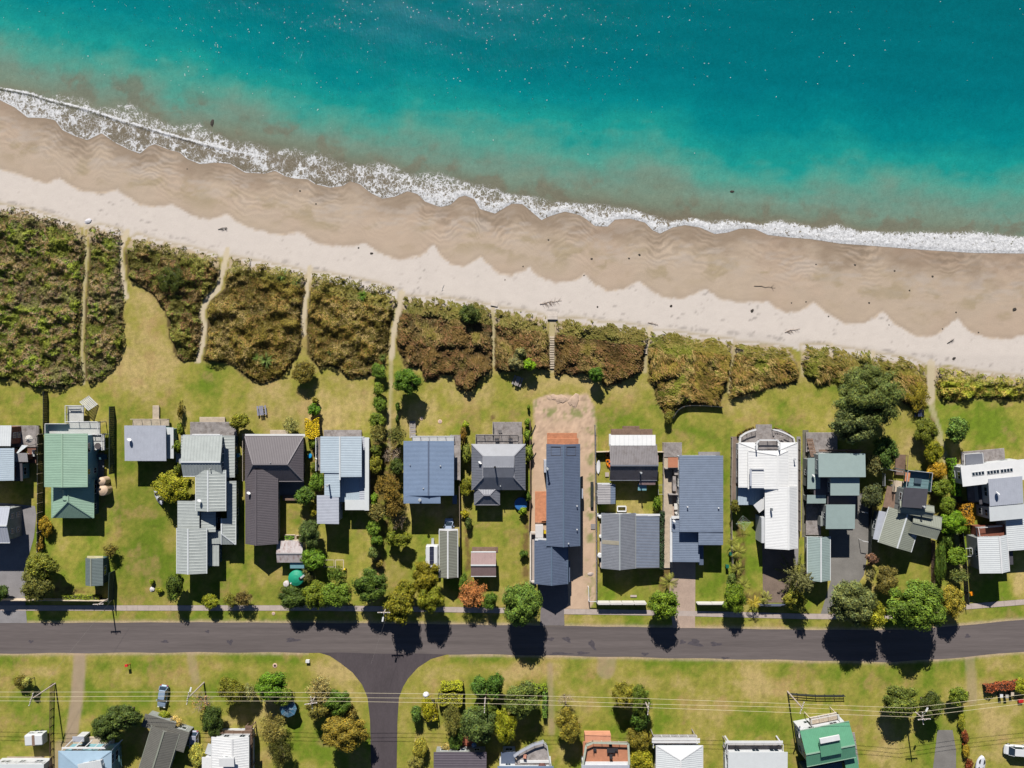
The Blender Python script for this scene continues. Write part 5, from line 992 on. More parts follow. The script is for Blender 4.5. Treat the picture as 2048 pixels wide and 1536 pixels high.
TREES = [
 (90,1053,15,22,2.2,'b',(176,150,52),'shrub tipped with orange by the bend of the concrete driveway at the left'),
 (78,1090,9,20,2.0,'l',(160,134,60),'narrow shrub with pale orange flowers between driveway and dark fence'),
 (78,1168,32,30,5.0,'b',(124,128,72),'lower half of the big grey-green tree clump beside the concrete driveway'),
 (88,1130,30,26,5.5,'b',(136,144,64),'upper half of the big tree clump beside the concrete driveway'),
 (3,1184,15,16,3,'b',(80,104,52),'dark round bush cut by the left edge just above the footpath'),
 (222,1100,17,16,2.6,'l',(132,124,64),'small olive tree at the corner of the garden shed on the big lawn'),
 (304,1163,6,6,1,'b',(150,172,50),'tiny ball bush on the open lawn, north of the white rock'),
 (318,1181,8,7,.9,'b',(150,160,54),'tiny bush on the open lawn, touching the white rock'),
 (352,1172,15,29,4.6,'b',(96,118,54),'dark upright tree at the south-west corner of the zinc-roofed house'),
 (422,1202,16,14,2.6,'b',(150,160,48),'yellow-green bush, leftmost of the three at the footpath'),
 (462,1200,17,16,2.8,'l',(140,142,66),'grey-green bush, middle of the three at the footpath'),
 (487,1197,18,20,3.4,'l',(126,110,70),'purplish bush, rightmost of the three at the footpath'),
 (348,975,36,31,4.6,'b',(160,164,52),'broad yellow-green tree west of the zinc-roofed house, hiding a white boat'),
 (350,893,13,14,2.4,'b',(110,132,46),'round green bush at the east wall of the small pale blue house'),
 (361,822,7,22,2.0,'l',(136,124,58),'narrow brown-green shrub in the lawn north of the zinc-roofed house'),
 (360,857,7,14,1.6,'b',(140,160,60),'low lime shrub just below the narrow brown-green shrub'),
 (354,938,9,13,2,'b',(108,126,50),'small shrub below the outdoor unit of the zinc-roofed house'),
 (480,843,19,16,3.6,'b',(142,146,52),'rounded tree at the north-east corner of the weathered deck, with long shadow'),
 (584,850,15,19,2.6,'f',(176,178,120),'wispy pale tree in front of the charcoal-roofed house'),
 (630,802,8,8,1.8,'b',(134,130,54),'small brownish bush, top of the row north of the golden bush'),
 (627,820,14,14,2.2,'b',(98,142,44),'bright green bush directly north of the golden clipped bush'),
 (628,889,10,11,2,'b',(112,136,54),'small green bush directly south of the golden clipped bush'),
 (627,936,8,12,2.2,'b',(120,134,52),'slim bush beside the blue tub, west of the steel blue roofs'),
 (634,965,15,20,3.2,'b',(104,138,52),'leafy green tree against the west side of the steel blue stepped roofs'),
 (611,990,18,20,3.6,'b',(96,128,56),'large leafy tree at the east end of the small timber deck'),
 (628,1022,12,12,2,'b',(166,162,58),'yellowish shrub beside the lower-left steel blue roof'),
 (620,1065,22,26,4.4,'b',(98,120,72),'rounded bluish-green tree right of the rusty shed'),
 (628,1116,24,20,4,'b',(112,152,50),'bright green tree south-east of the rusty shed'),
 (618,1148,16,17,3,'l',(126,128,84),'grey-green bush right of the green water tank'),
 (588,1194,30,22,4.4,'b',(88,112,54),'dark bush at the left end of the thick roadside planting below the green tank'),
 (636,1188,26,27,4.6,'b',(124,142,50),'yellow-green middle bush of the thick roadside planting'),
 (672,1188,26,28,5,'b',(116,146,56),'tall right-hand bush of the thick roadside planting'),
 (675,1148,19,17,3.6,'f',(110,138,60),'feathery tree beside the yellow ball and the little wooden frame'),
 (743,1170,31,33,6,'b',(88,114,50),'dark round tree in front of the footpath, left of the overgrown path'),
 (757,868,18,20,3.4,'f',(144,142,84),'grey-green tree at the top of the overgrown path, on its west side'),
 (793,870,19,19,3.6,'f',(132,138,82),'soft grey-green tree opposite, at the top of the overgrown path, on its east side'),
 (784,907,19,20,3.6,'t',(196,178,176),'leafless silvery tree beside the overgrown path, level with the large blue roof'),
 (751,928,13,18,3.4,'b',(138,140,56),'mid green tree west of the leafless silvery tree'),
 (752,900,12,12,3,'b',(104,118,50),'dark tree squeezed north of the mid green one on the overgrown path'),
 (795,932,14,16,3.4,'b',(84,102,50),'very dark tree against the west wall of the large blue roof'),
 (778,975,25,28,4.4,'f',(150,128,66),'large bronze-green tree in the middle of the overgrown path'),
 (749,997,8,13,2.4,'b',(124,162,56),'slender bright green shrub west of the bronze-green tree'),
 (790,1012,22,20,4,'f',(142,122,66),'brown-green tree south of the large bronze one'),
 (756,1022,21,18,3.6,'f',(150,144,92),'pale olive tree beside the east corner of the stepped blue house'),
 (797,1042,18,14,3,'t',(150,130,100),'tangled leafless brown bush south of the large blue roof'),
 (748,1056,14,15,3.2,'b',(116,148,56),'bright green bush, first below the pale olive tree in the hedge row'),
 (753,1080,12,12,3,'b',(104,138,52),'second green bush down in the hedge row west of the long shadow'),
 (747,1105,11,12,2.6,'b',(110,128,76),'third, greyer bush down in the hedge row west of the long shadow'),
 (758,1127,9,10,1.8,'l',(160,148,76),'small straggly bush just above the dark round tree'),
 (783,1075,12,14,3,'b',(128,144,54),'left crown of the loose tree on the lawn with mottled shade'),
 (806,1078,18,14,4,'b',(136,148,56),'right crown of the loose tree on the lawn with mottled shade'),
 (812,1178,22,20,4.4,'b',(140,142,48),'upper part of the yellow-olive trees around the street lamp pole'),
 (798,1210,32,30,6.5,'b',(136,136,46),'broad yellow-olive tree beside the street lamp pole'),
 (852,1152,26,30,6,'b',(148,142,46),'tall olive tree overhanging the caravan with solar panels'),
 (860,1195,26,27,6.5,'b',(140,148,50),'leafy tree by the footpath directly south of the one over the caravan'),
 (778,1232,12,9,2.4,'b',(96,128,52),'small green bush under the street lamp on the verge'),
 (758,779,11,14,2.6,'b',(118,140,54),'upper bush of the hedge on the west side of the worn trail'),
 (760,806,13,17,2.6,'b',(108,136,50),'middle bush of the hedge on the west side of the worn trail'),
 (755,840,16,15,2.8,'b',(124,146,56),'lower bush with pink flowers on the west side of the worn trail'),
 (757,742,15,15,2.4,'b',(104,136,52),'green bush where the worn trail leaves the dune scrub'),
 (815,762,26,25,5.2,'b',(100,138,50),'perfectly round green tree casting a long shadow over the parched lawn'),
 (795,815,5,13,1.6,'b',(100,132,52),'thin shrub row at the left edge of the round tree\'s shadow, upper part'),
 (794,838,4,10,1.4,'b',(96,126,52),'thin shrub row at the left edge of the round tree\'s shadow, lower part'),
 (609,745,22,22,2.6,'b',(128,118,58),'egg-shaped island bush with flax at the end of the third sandy path'),
 (342,556,30,29,2.6,'l',(84,96,40),'dark rounded bush in the dunes north-east of the grass tongue'),
 (941,628,20,19,3.4,'b',(96,112,60),'dark tree standing in the dune scrub with a black shadow below it'),
 (1032,727,17,14,3,'b',(160,158,122),'grey-green lower tree at the scrub edge next to the lime bush'),
 (1040,706,13,11,3.4,'b',(150,152,112),'grey-green upper tree at the scrub edge next to the lime bush'),
 (1058,730,12,13,3,'b',(140,184,46),'lime green bush at the scrub edge above the bare section'),
 (1191,749,15,14,3.6,'b',(92,134,50),'small round tree at the scrub edge above the thin fence, long shadow behind'),
 (1337,837,10,13,2,'b',(120,122,56),'small bush at the foot of the curved retaining wall'),
 (926,870,9,20,2.0,'l',(150,120,58),'rusty olive shrub at the top of the row left of the grey hipped roof'),
 (932,850,8,8,1.6,'b',(160,180,56),'tiny lime shrub at the very top of the row left of the grey hipped roof'),
 (933,905,10,18,2.4,'b',(128,142,70),'green shrub in the middle of the row left of the grey hipped roof'),
 (933,972,12,18,2.6,'b',(136,142,50),'yellow-green bush by the south-west corner of the grey hipped roof'),
 (930,1027,9,10,1.8,'b',(184,180,56),'yellow bush beside the rail of the big shadowed lawn'),
 (937,1048,8,13,2,'b',(84,104,54),'dark bush just below the yellow one'),
 (1055,845,8,10,1.8,'b',(128,160,50),'top shrub of the leafy row right of the grey deck'),
 (1055,872,9,15,2,'b',(120,150,58),'second shrub of the leafy row right of the grey deck'),
 (1058,905,10,17,2.2,'b',(132,154,72),'third shrub of the leafy row, beside the grey hipped roof'),
 (1057,815,4,6,1.2,'b',(130,164,44),'tiny lime shrub on the corner of the bare sandy section'),
 (1056,993,8,12,2,'b',(90,120,50),'shrub in shade against the orange side deck'),
 (1046,1022,10,9,2,'b',(140,172,46),'bright lime bush below the blue pool cover'),
 (1047,1108,9,10,1.6,'b',(88,116,48),'small dark bush on the lawn beside the white retaining strip'),
 (928,1172,10,26,3,'b',(104,136,56),'narrow green bush between the garage and the rust-coloured tree'),
 (945,1186,27,27,4.2,'f',(214,146,104),'rust-orange twiggy tree by the footpath'),
 (981,1200,13,17,3.4,'b',(96,130,52),'green bush right of the rust-orange twiggy tree'),
 (1043,1204,35,40,8.5,'b',(118,150,72),'large round green tree beside the charcoal driveway'),
 (1040,1172,16,10,2.4,'l',(150,146,84),'pale grassy bush at the top edge of the large round tree'),
 (1337,1162,20,18,5,'p',(158,164,84),'palm with yellowing fronds at the corner of the pink driveway'),
 (1325,1206,28,30,6,'b',(120,150,50),'bushy green tree below the palm at the pink driveway'),
 (1314,1006,10,15,1.8,'b',(108,140,44),'bush in the corner of the small lawn by the boardwalk'),
 (1469,1012,9,13,3.2,'b',(110,112,52),'dark slim bush left of the white house with a tall shadow'),
 (1466,1082,10,10,3,'p',(158,164,84),'palm, top one in the row left of the brown driveway'),
 (1474,1102,16,16,3.6,'p',(158,164,84),'palm, second from the top in the row left of the brown driveway'),
 (1474,1137,14,15,3,'p',(158,164,84),'palm, third in the row left of the brown driveway'),
 (1485,1168,16,15,3.4,'p',(158,164,84),'palm, lowest in the row left of the brown driveway'),
 (1462,1158,10,14,2.4,'b',(104,126,70),'grey-green bush touching the lowest palms'),
 (1468,1194,22,28,4.6,'b',(120,148,46),'leafy tree at the roadside end of the palm row'),
 (1507,1204,13,18,3,'p',(200,182,74),'yellow palm at the roadside, right of the leafy tree'),
 (1530,1194,13,15,3,'p',(158,164,84),'pale green palm nearest the bottom of the brown driveway'),
 (1603,1160,36,46,8.5,'n',(138,142,106),'araucaria with star-like grey-green arms'),
 (1585,1199,22,19,4,'b',(148,150,62),'yellow-green bush at the foot of the araucaria'),
 (1700,1200,40,44,9,'b',(128,140,96),'enormous grey-green roadside tree, its left and upper bulk'),
 (1740,1226,30,28,6.5,'b',(162,166,56),'yellow-green crown leaning on the enormous grey-green roadside tree'),
 (1742,1118,16,14,2.6,'l',(126,96,92),'plum-purple bush beside the gravel yard'),
 (1741,1150,12,14,3,'l',(132,130,98),'pale grey bush below the plum-purple one'),
 (1771,1158,22,27,4.6,'b',(136,128,76),'bronze-grey round tree left of the small parched lawn'),
 (1832,1212,52,44,9,'b',(112,142,58),'second enormous roadside tree, dark green, toward the right'),
 (1899,1200,25,30,5,'b',(168,156,66),'golden-olive tree on the right flank of the dark green roadside tree'),
 (1905,1044,25,22,4,'b',(126,170,44),'vivid green bush between the khaki roof and the orange hedge'),
 (1893,1010,17,16,3.4,'b',(122,146,52),'green bush just above the vivid green one'),
 (1911,1112,19,18,3.6,'b',(120,152,52),'mid green bush in the dark strip right of the khaki house'),
 (1879,1125,10,42,3,'b',(84,110,44),'tall narrow dark hedge tree in the strip right of the khaki house'),
 (1893,1080,10,20,2.6,'b',(82,108,44),'shaded bush between the dark hedge tree and the mid green bush'),
 (1917,1150,20,16,3,'f',(124,138,84),'sprawling grey-green tree over the trail'),
 (1912,860,24,22,4.4,'b',(110,142,72),'smooth round tree at the edge of the bright lawn'),
 (1850,861,22,26,3.4,'b',(120,132,54),'bulky bush at the top of the hedge along the sandy trail'),
 (1866,903,18,22,3.4,'b',(142,146,42),'yellow-green part of the hedge along the sandy trail'),
 (1871,942,19,18,3,'b',(190,154,50),'orange-yellow part of the hedge along the sandy trail'),
 (1882,974,18,18,3.2,'b',(116,136,50),'dark green lower end of the hedge along the sandy trail'),
 (1733,795,60,54,10,'b',(118,134,80),'giant pohutukawa-like tree by the dunes, its wide northern crown'),
 (1705,842,44,36,9,'b',(114,128,88),'grey-green southern half of the giant tree by the dunes'),
 (1768,902,24,32,4.6,'b',(94,124,66),'dark tree between the giant tree and the glass terrace'),
 (1746,925,22,22,4,'f',(140,142,104),'pale grey tree north-west of the glass terrace'),
 (1742,992,20,24,4,'b',(90,100,72),'dark grey tree between the pale green and khaki houses'),
 (1836,790,26,32,2.4,'l',(150,140,54),'olive reed clump at the bottom corner of the scrub by the wide sandy path'),
 (42,1363,16,17,2.2,'l',(126,118,56),'olive bush near the first power pole'),
 (57,1362,9,9,3.2,'b',(176,180,110),'pale clipped ball tree overlapping the olive bush near the first power pole'),
 (250,1430,34,24,6,'b',(92,112,62),'right part of the dark wind-swept tree beside the dark khaki roof'),
 (215,1452,28,26,6,'b',(88,108,58),'left part of the dark wind-swept tree'),
 (328,1430,14,10,1.6,'b',(150,164,54),'lime shrub by the north end of the dark khaki roof'),
 (348,1448,20,17,2,'l',(216,190,130),'straw-coloured shrub spilling over the dark khaki roof'),
 (403,1403,22,24,4,'t',(196,150,110),'reddish-brown bare tree beside the second power pole'),
 (427,1440,21,30,4.4,'b',(80,102,50),'dark green tree right of the reddish-brown bare one'),
 (396,1508,16,22,2.4,'b',(186,188,100),'pale yellow-green shrub beside the parked silver car'),
 (466,1378,25,27,5,'b',(126,130,48),'olive-green tree, leftmost of the clump above the blue canopy'),
 (500,1383,16,20,4,'l',(160,164,116),'silvery grey shrub in the middle of the clump above the blue canopy'),
 (543,1368,30,27,5.2,'b',(110,152,46),'bright green tree of the clump above the blue canopy'),
 (568,1392,18,20,4.4,'b',(116,138,56),'mid green tree touching the blue canopy'),
 (546,1455,27,26,4,'f',(158,150,92),'airy olive tree left of the lawn below the blue canopy'),
 (562,1500,22,28,4.4,'f',(92,96,50),'dark drooping tree at the bottom, below the airy olive tree'),
 (640,1376,27,24,5,'f',(186,174,128),'pale straw-grey tree under the third power pole'),
 (640,1414,27,22,4.4,'b',(140,136,74),'olive tree below the third power pole'),
 (678,1403,24,26,5,'b',(92,122,50),'dark green tree right of the third power pole'),
 (690,1462,44,32,6.6,'b',(160,144,66),'large golden-olive tree at the corner of the side street'),
 (702,1423,17,16,4,'l',(164,150,86),'small pale tree on top of the large golden-olive one'),
 (855,1412,12,22,2.4,'b',(170,170,44),'yellow-green bush beside the white sculpture-like object'),
 (833,1427,11,16,2.8,'b',(98,130,66),'green bush under the wires at the corner of the side street'),
 (840,1495,14,22,2.6,'b',(168,164,76),'mottled yellow shrub at the bottom, right of the side street'),
 (832,1526,20,16,3,'l',(150,148,84),'tangled grey-olive shrub at the bottom edge, right of the side street'),
 (958,1370,16,20,5.4,'b',(96,134,62),'left of the two pointed green trees under the wires'),
 (990,1368,17,25,6,'b',(90,128,56),'right, darker one of the two pointed green trees under the wires'),
 (1043,1395,34,33,6,'b',(112,130,70),'broad grey-green tree right of the fourth power pole'),
 (904,1436,18,30,4.6,'f',(134,136,78),'light olive tree left of the bluish-green one below the wires'),
 (955,1446,34,34,6.5,'b',(104,126,76),'big bluish-green tree north of the red brick patio'),
 (1010,1450,22,34,5.6,'b',(150,158,44),'yellow-green tree right of the big bluish-green one'),
 (975,1415,30,14,4,'b',(100,120,50),'dark bush directly under the fourth power pole'),
 (912,1480,14,16,2.6,'b',(88,118,54),'shaded shrub at the left corner of the red brick patio'),
 (892,1495,12,11,2,'l',(180,164,110),'pale shrub leaning on the purplish roof'),
 (1138,1448,25,30,5.4,'b',(146,138,62),'olive tree standing alone between two lawns'),
 (1130,1398,11,22,4,'t',(176,158,140),'bare grey top above the lone olive tree'),
 (1248,1388,23,27,5,'b',(150,148,62),'light olive tree left of the fifth power pole'),
 (1278,1398,22,30,5.2,'b',(104,124,48),'dark olive tree behind the fifth power pole'),
 (1280,1438,22,20,4.4,'b',(82,112,46),'dark tree right below the fifth power pole'),
 (1278,1475,24,24,3.8,'b',(140,132,58),'brownish-olive shrub beside the orange terrace'),
 (1282,1514,22,22,3.4,'b',(178,176,58),'yellow-green shrub at the bottom, between terrace and white house'),
 (1797,1400,36,30,5.6,'b',(116,132,66),'left and larger of the two round trees at the last power pole'),
 (1858,1408,25,24,5.2,'b',(82,96,44),'right, darker of the two round trees at the last power pole'),
 (1915,1391,19,19,3.8,'b',(122,142,56),'single round tree right of the pair at the last power pole'),
 (1924,1442,8,22,1.4,'b',(150,156,60),'pale green top piece of the low border hedge at the right'),
 (1930,1475,9,18,1.4,'l',(140,78,56),'reddish second piece of the low border hedge at the right'),
 (1933,1503,9,14,1.4,'b',(170,150,56),'yellowish third piece of the low border hedge at the right'),
 (1938,1530,10,16,1.4,'l',(136,72,52),'dark red bottom piece of the low border hedge at the right'),
 (2044,1372,16,16,2.2,'b',(168,176,54),'bright green end of the red hedge at the right edge'),
 (205,1495,8,6,1,'b',(110,150,64),'left green pot shrub on the terrace of the powder blue house'),
 (176,1494,9,5,1,'b',(116,140,70),'right green pot shrub on the terrace of the powder blue house'),
]
for t_ in TREES: plant(*t_)
for k, (x, y, r, c_, lb) in enumerate([(565,550,15,(112,140,62),'large flax bush near the beach in the fourth scrub patch'),(592,562,12,(96,128,62),'smaller flax bush right of the large one near the beach'),(532,721,18,(126,146,76),'wide flax bush near the lawn edge of the fourth scrub patch'),(510,715,10,(110,134,60),'small flax bush left of the wide one near the lawn edge'),(725,592,13,(104,140,46),'bright flax bush in the upper fifth scrub patch'),(746,590,9,(120,146,58),'small pale flax beside the bright flax bush in the fifth scrub patch'),(662,652,9,(104,126,58),'small flax in the middle of the fifth scrub patch'),(735,702,9,(108,128,56),'small flax in the lower fifth scrub patch'),(660,705,8,(100,112,54),'dull flax low in the left half of the fifth scrub patch'),(610,752,12,(132,148,84),'flax growing on the egg-shaped island bush'),(765,715,10,(104,124,56),'flax at the lawn corner left of the worn trail'),(1345,827,7,(140,140,62),'small flax by the curved retaining wall')]):
    plant(x, y, r, r, 1.9, 'x', c_, lb)
def hedge(pts, w, h, c, label, name='hedge', dens=70, ls=.24, jit=.5, flat=True):
    """clipped hedge following photo points, w px wide"""
    PP = []; NN = []; P3 = [Vector(W(x, y, h * .7)) for x, y in pts]; wd_ = w * S
    for i in range(len(P3) - 1):
        p, q = P3[i], P3[i + 1]; L = (q - p).length; d = (q - p).normalized(); u = np.array([-d.y, d.x, 0]); n = int(L * (wd_ + 2 * h) * dens / 1.4)
        t = rng.uniform(0, 1, n); top_ = rng.uniform(0, 1, n) < wd_ / (wd_ + 1.6 * h); sg = rng.choice([-1, 1], n)
        v = np.where(top_, rng.uniform(-.5, .5, n), sg * .5) * wd_; z = np.where(top_, h, rng.uniform(.1, 1, n) * h) + rng.normal(0, .06, n) + .12 * np.sin(t * L * 1.7)
        PP.append(np.array([p.x, p.y, 0]) + (np.array([q.x - p.x, q.y - p.y, 0]))[None] * t[:, None] + u[None] * (v * (1 + .18 * np.sin(t * L * 2.3 + v)))[:, None] + np.stack([0 * z, 0 * z, z], 1)); NN.append(np.where(top_[:, None], np.array([0, 0, 1.]), sg[:, None] * u[None]))
    PP = np.concatenate(PP); NN = np.concatenate(NN); c0 = PP.mean(0); c0[2] = 0
    me = fastmesh('hedge', leafquads(PP - c0, NN, ls, .66, jit), 4, LEAF, np.repeat(leafcol(len(PP), .15), 4, axis=0))
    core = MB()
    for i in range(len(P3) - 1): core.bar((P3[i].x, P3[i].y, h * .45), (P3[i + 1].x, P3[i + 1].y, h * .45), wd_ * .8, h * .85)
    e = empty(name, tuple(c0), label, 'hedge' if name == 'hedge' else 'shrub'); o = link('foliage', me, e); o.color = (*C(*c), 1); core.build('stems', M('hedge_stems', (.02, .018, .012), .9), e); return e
hedge([(611,858),(640,856)], 35, 1.9, (250,214,40), 'golden yellow clipped bush beside the steel blue stepped house', 'clipped_shrub', 120, .2)
hedge([(126,1195),(200,1196)], 9, 1.1, (150,164,50), 'low clipped hedge inside the front fence at the left, south of the garden shed')
hedge([(1324,1022),(1323,1138)], 8, 1.4, (62,86,54), 'thin dark green hedge between flat grey roof and boardwalk')
hedge([(1903,915),(1906,945),(1912,975),(1914,992)], 12, 1.7, (124,168,40), 'narrow bright green hedge along the west side of the white rooflight house')
hedge([(1930,1006),(1935,1048)], 22, 2.2, (206,150,44), 'orange-yellow hedge beside the white house at the right')
hedge([(1970,1377),(2010,1372),(2040,1368)], 13, 1.3, (172,92,56), 'reddish hedge at the right edge, with bins in front of it')
hedge([(882,1372),(926,1372)], 13, 2.0, (186,190,48), 'yellow-green hedge, left piece, under the wires right of the side street')
hedge([(876,1395),(925,1400)], 22, 2.2, (170,168,52), 'thick mixed hedge just below the yellow-green piece under the wires')
hedge([(1062,1375),(1094,1376)], 10, 1.6, (150,172,44), 'clipped hedge at the top right corner of the dense tree group')
hedge([(1090,1380),(1089,1434)], 8, 1.5, (120,156,62), 'thin hedge running down the right side of the dense tree group')
hedge([(861,1404),(866,1440)], 18, 1.8, (176,168,40), 'yellow hedge piece turning down beside the lawn right of the side street')
hedge([(1476,873),(1490,864),(1508,856)], 7, .6, (130,110,42), 'left low planting along the curved deck', 'border_planting')
hedge([(1548,858),(1564,863),(1582,872)], 7, .6, (130,112,44), 'right low planting along the curved deck', 'border_planting')
hedge([(570,1075),(588,1075)], 7, .6, (130,170,60), 'lettuces growing in the raised bed north of the rusty shed', 'vegetable_planting')
# ---------------------------------------------------------------- dune scrub
SC = {'g': [(118,124,40),(96,100,38),(134,112,64),(144,122,92),(88,104,32),(130,140,44)], 'm': [(104,98,38),(120,124,50),(128,96,60),(92,82,34),(140,116,74)],
      'o': [(128,112,44),(104,92,32),(148,118,62),(118,108,40),(150,128,78),(92,82,28)], 'r': [(112,88,44),(96,78,36),(128,94,58),(86,74,30),(138,114,68),(118,106,46)],
      'y': [(154,132,60),(132,120,44),(162,128,72),(104,94,36),(176,150,90),(124,126,46)], 'e': [(140,148,42),(160,160,48),(178,156,72),(118,128,38)]}
sm_, nt, b = nodes('scrub_leaves'); att = N(nt, 'ShaderNodeAttribute', attribute_name='Col'); nt.links.new(att.outputs['Color'], b.inputs['Base Color']); b.inputs['Roughness'].default_value = .6; b.inputs['Specular IOR Level'].default_value = .15
SCNAME = ['westernmost, widest patch of mixed green and brown dune scrub, left of the thinnest sand path','patch of mixed green dune scrub between the thinnest sand path and the grass tongue','dune scrub patch right of the grass tongue, brown at its lower end','golden-brown dune scrub patch left of the path that ends at the egg-shaped island bush','olive-brown dune scrub patch between the straight sandy path and the worn trail','rust-brown dune scrub patch right of the worn trail, with a dark tree in it','narrow rusty dune scrub patch just left of the stepped boardwalk path','dark brown dune scrub patch right of the stepped boardwalk path','golden windblown dune grass patch above the curved retaining wall','golden windblown grass patch right of the narrow green gap','straw and green dune grass patch above the giant tree','lime green dune scrub strip at the right edge, above the bright lawn']
for si, (poly, kd) in enumerate(SCRUB):
    pa = np.array(poly, float); x0, y0 = pa.min(0); x1, y1 = pa.max(0); area = (x1 - x0) * (y1 - y0) * S * S; pal = np.array([C(*c) for c in SC[kd]])
    n = int(area * 58); X = rng.uniform(x0, x1, n); Y = rng.uniform(y0, y1, n)
    wb_ = (fbm(X, Y, 11, 3 + si) - .5) * 15; ins = inpoly(X, Y, poly); dd = pdist(X, Y, poly, True) * np.where(ins, 1, -1) + wb_; keep = dd > -1
    top_ = Y < cur(DUNE, X) + 22 + 16 * fbm(X, Y, 30, 78); keep &= ~(top_ & (fbm(X, Y, 9, 77) > .40 + .02 * np.clip(dd, 0, 16)) & (dd < 20)); keep &= ~((rng.uniform(0, 1, n) > .35) & (dd < 2)); keep &= np.abs(X - 1024) < 1060
    X, Y, dd = X[keep], Y[keep], dd[keep]; n = len(X)
    cell = 11 if kd in 'gme' else 14
    mound = fbm(X, Y, cell * 2.2, 200 + si, 3); mound = sstep(.25, .8, mound); cellb = fbm(X, Y, cell * .8, 300, 2)
    hh = (.35 + 1.05 * mound + .22 * cellb) * sstep(-1, 8, dd) * (1.15 if kd in 'ory' else 1)
    wx_, wy_ = (X - 1024) * S * (H - .8) / H, (768 - Y) * S * (H - .8) / H
    def hfun(x, y): return .35 + 1.05 * sstep(.25, .8, fbm(x, y, cell * 2.2, 200 + si, 3)) + .22 * fbm(x, y, cell * .8, 300, 2)
    gx = (hfun(X + 2, Y) - hfun(X - 2, Y)) / .4; gy = -(hfun(X, Y + 2) - hfun(X, Y - 2)) / .4
    Nn = np.stack([-gx * 1.6, -gy * 1.6, np.ones(n)], 1); Nn /= np.linalg.norm(Nn, axis=1)[:, None]
    pid = fbm(X, Y, cell * 2.0, 400 + si, 3) * 1.9 - .45 + rng.normal(0, .09, n); ci = np.clip((pid * len(pal)).astype(int), 0, len(pal) - 1)
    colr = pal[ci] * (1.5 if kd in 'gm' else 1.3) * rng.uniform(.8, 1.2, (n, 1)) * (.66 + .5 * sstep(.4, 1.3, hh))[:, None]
    if kd == 'g':
        br_ = sstep(.55, .72, fbm(X, Y, 60, 91)); colr = colr * (1 - br_[:, None] * .5) + np.array(C(142, 120, 100)) * br_[:, None] * .5 * rng.uniform(.6, 1.3, (n, 1))
    gr = (Y < cur(DUNE, X) + 34) & (kd in 'omrye'); colr[gr] = colr[gr] * .5 + np.array(C(150, 150, 66)) * .5
    P3 = np.stack([wx_, wy_, hh + rng.normal(0, .045, n)], 1)
    if kd == 'y' or kd == 'r':      # long combed grass: blades laid over by the wind
        ang = radians(-38 if kd == 'y' else 125) + (fbm(X, Y, 40, 7) - .5) * 3.2 + rng.normal(0, .22, n); L = rng.uniform(.35, .95, n) * (1 if kd == 'y' else .75); d = np.stack([np.cos(ang), np.sin(ang), rng.uniform(-.35, .3, n)], 1); s = np.stack([-np.sin(ang), np.cos(ang), np.zeros(n)], 1)
        a = d * L[:, None] * .5; bb = s * (.075 if kd == 'y' else .10); Q = np.stack([P3 - a - bb, P3 - a + bb, P3 + a + bb * .3, P3 + a - bb * .3], 1)
        half = rng.uniform(0, 1, n) < .35; Q[half] = leafquads(P3[half], Nn[half], .27, .6, .35)
    else: Q = leafquads(P3, Nn, .30, .62, .28)
    # skin below the leaves so that nothing shows through
    st = 4.0; gx_, gy_ = np.meshgrid(np.arange(x0, x1 + st, st), np.arange(y0, y1 + st, st)); di = pdist(gx_.ravel(), gy_.ravel(), poly, True) * np.where(inpoly(gx_.ravel(), gy_.ravel(), poly), 1, -1)
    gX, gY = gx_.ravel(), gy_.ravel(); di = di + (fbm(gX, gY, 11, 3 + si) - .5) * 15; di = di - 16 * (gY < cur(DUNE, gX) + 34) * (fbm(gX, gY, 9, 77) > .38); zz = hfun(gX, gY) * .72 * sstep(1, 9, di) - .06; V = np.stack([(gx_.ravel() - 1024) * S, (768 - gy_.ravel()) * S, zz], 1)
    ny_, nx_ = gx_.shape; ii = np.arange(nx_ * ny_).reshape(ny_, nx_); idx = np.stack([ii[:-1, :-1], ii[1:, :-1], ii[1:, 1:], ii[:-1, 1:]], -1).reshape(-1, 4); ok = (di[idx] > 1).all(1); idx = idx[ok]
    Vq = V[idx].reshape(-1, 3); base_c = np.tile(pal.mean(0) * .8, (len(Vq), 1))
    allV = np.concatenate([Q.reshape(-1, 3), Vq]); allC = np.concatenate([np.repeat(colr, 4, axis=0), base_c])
    me = fastmesh('dune_scrub', allV, 4, sm_, allC); o = link('dune_scrub', me); tag(o, SCNAME[si], 'scrub', None, 'stuff')
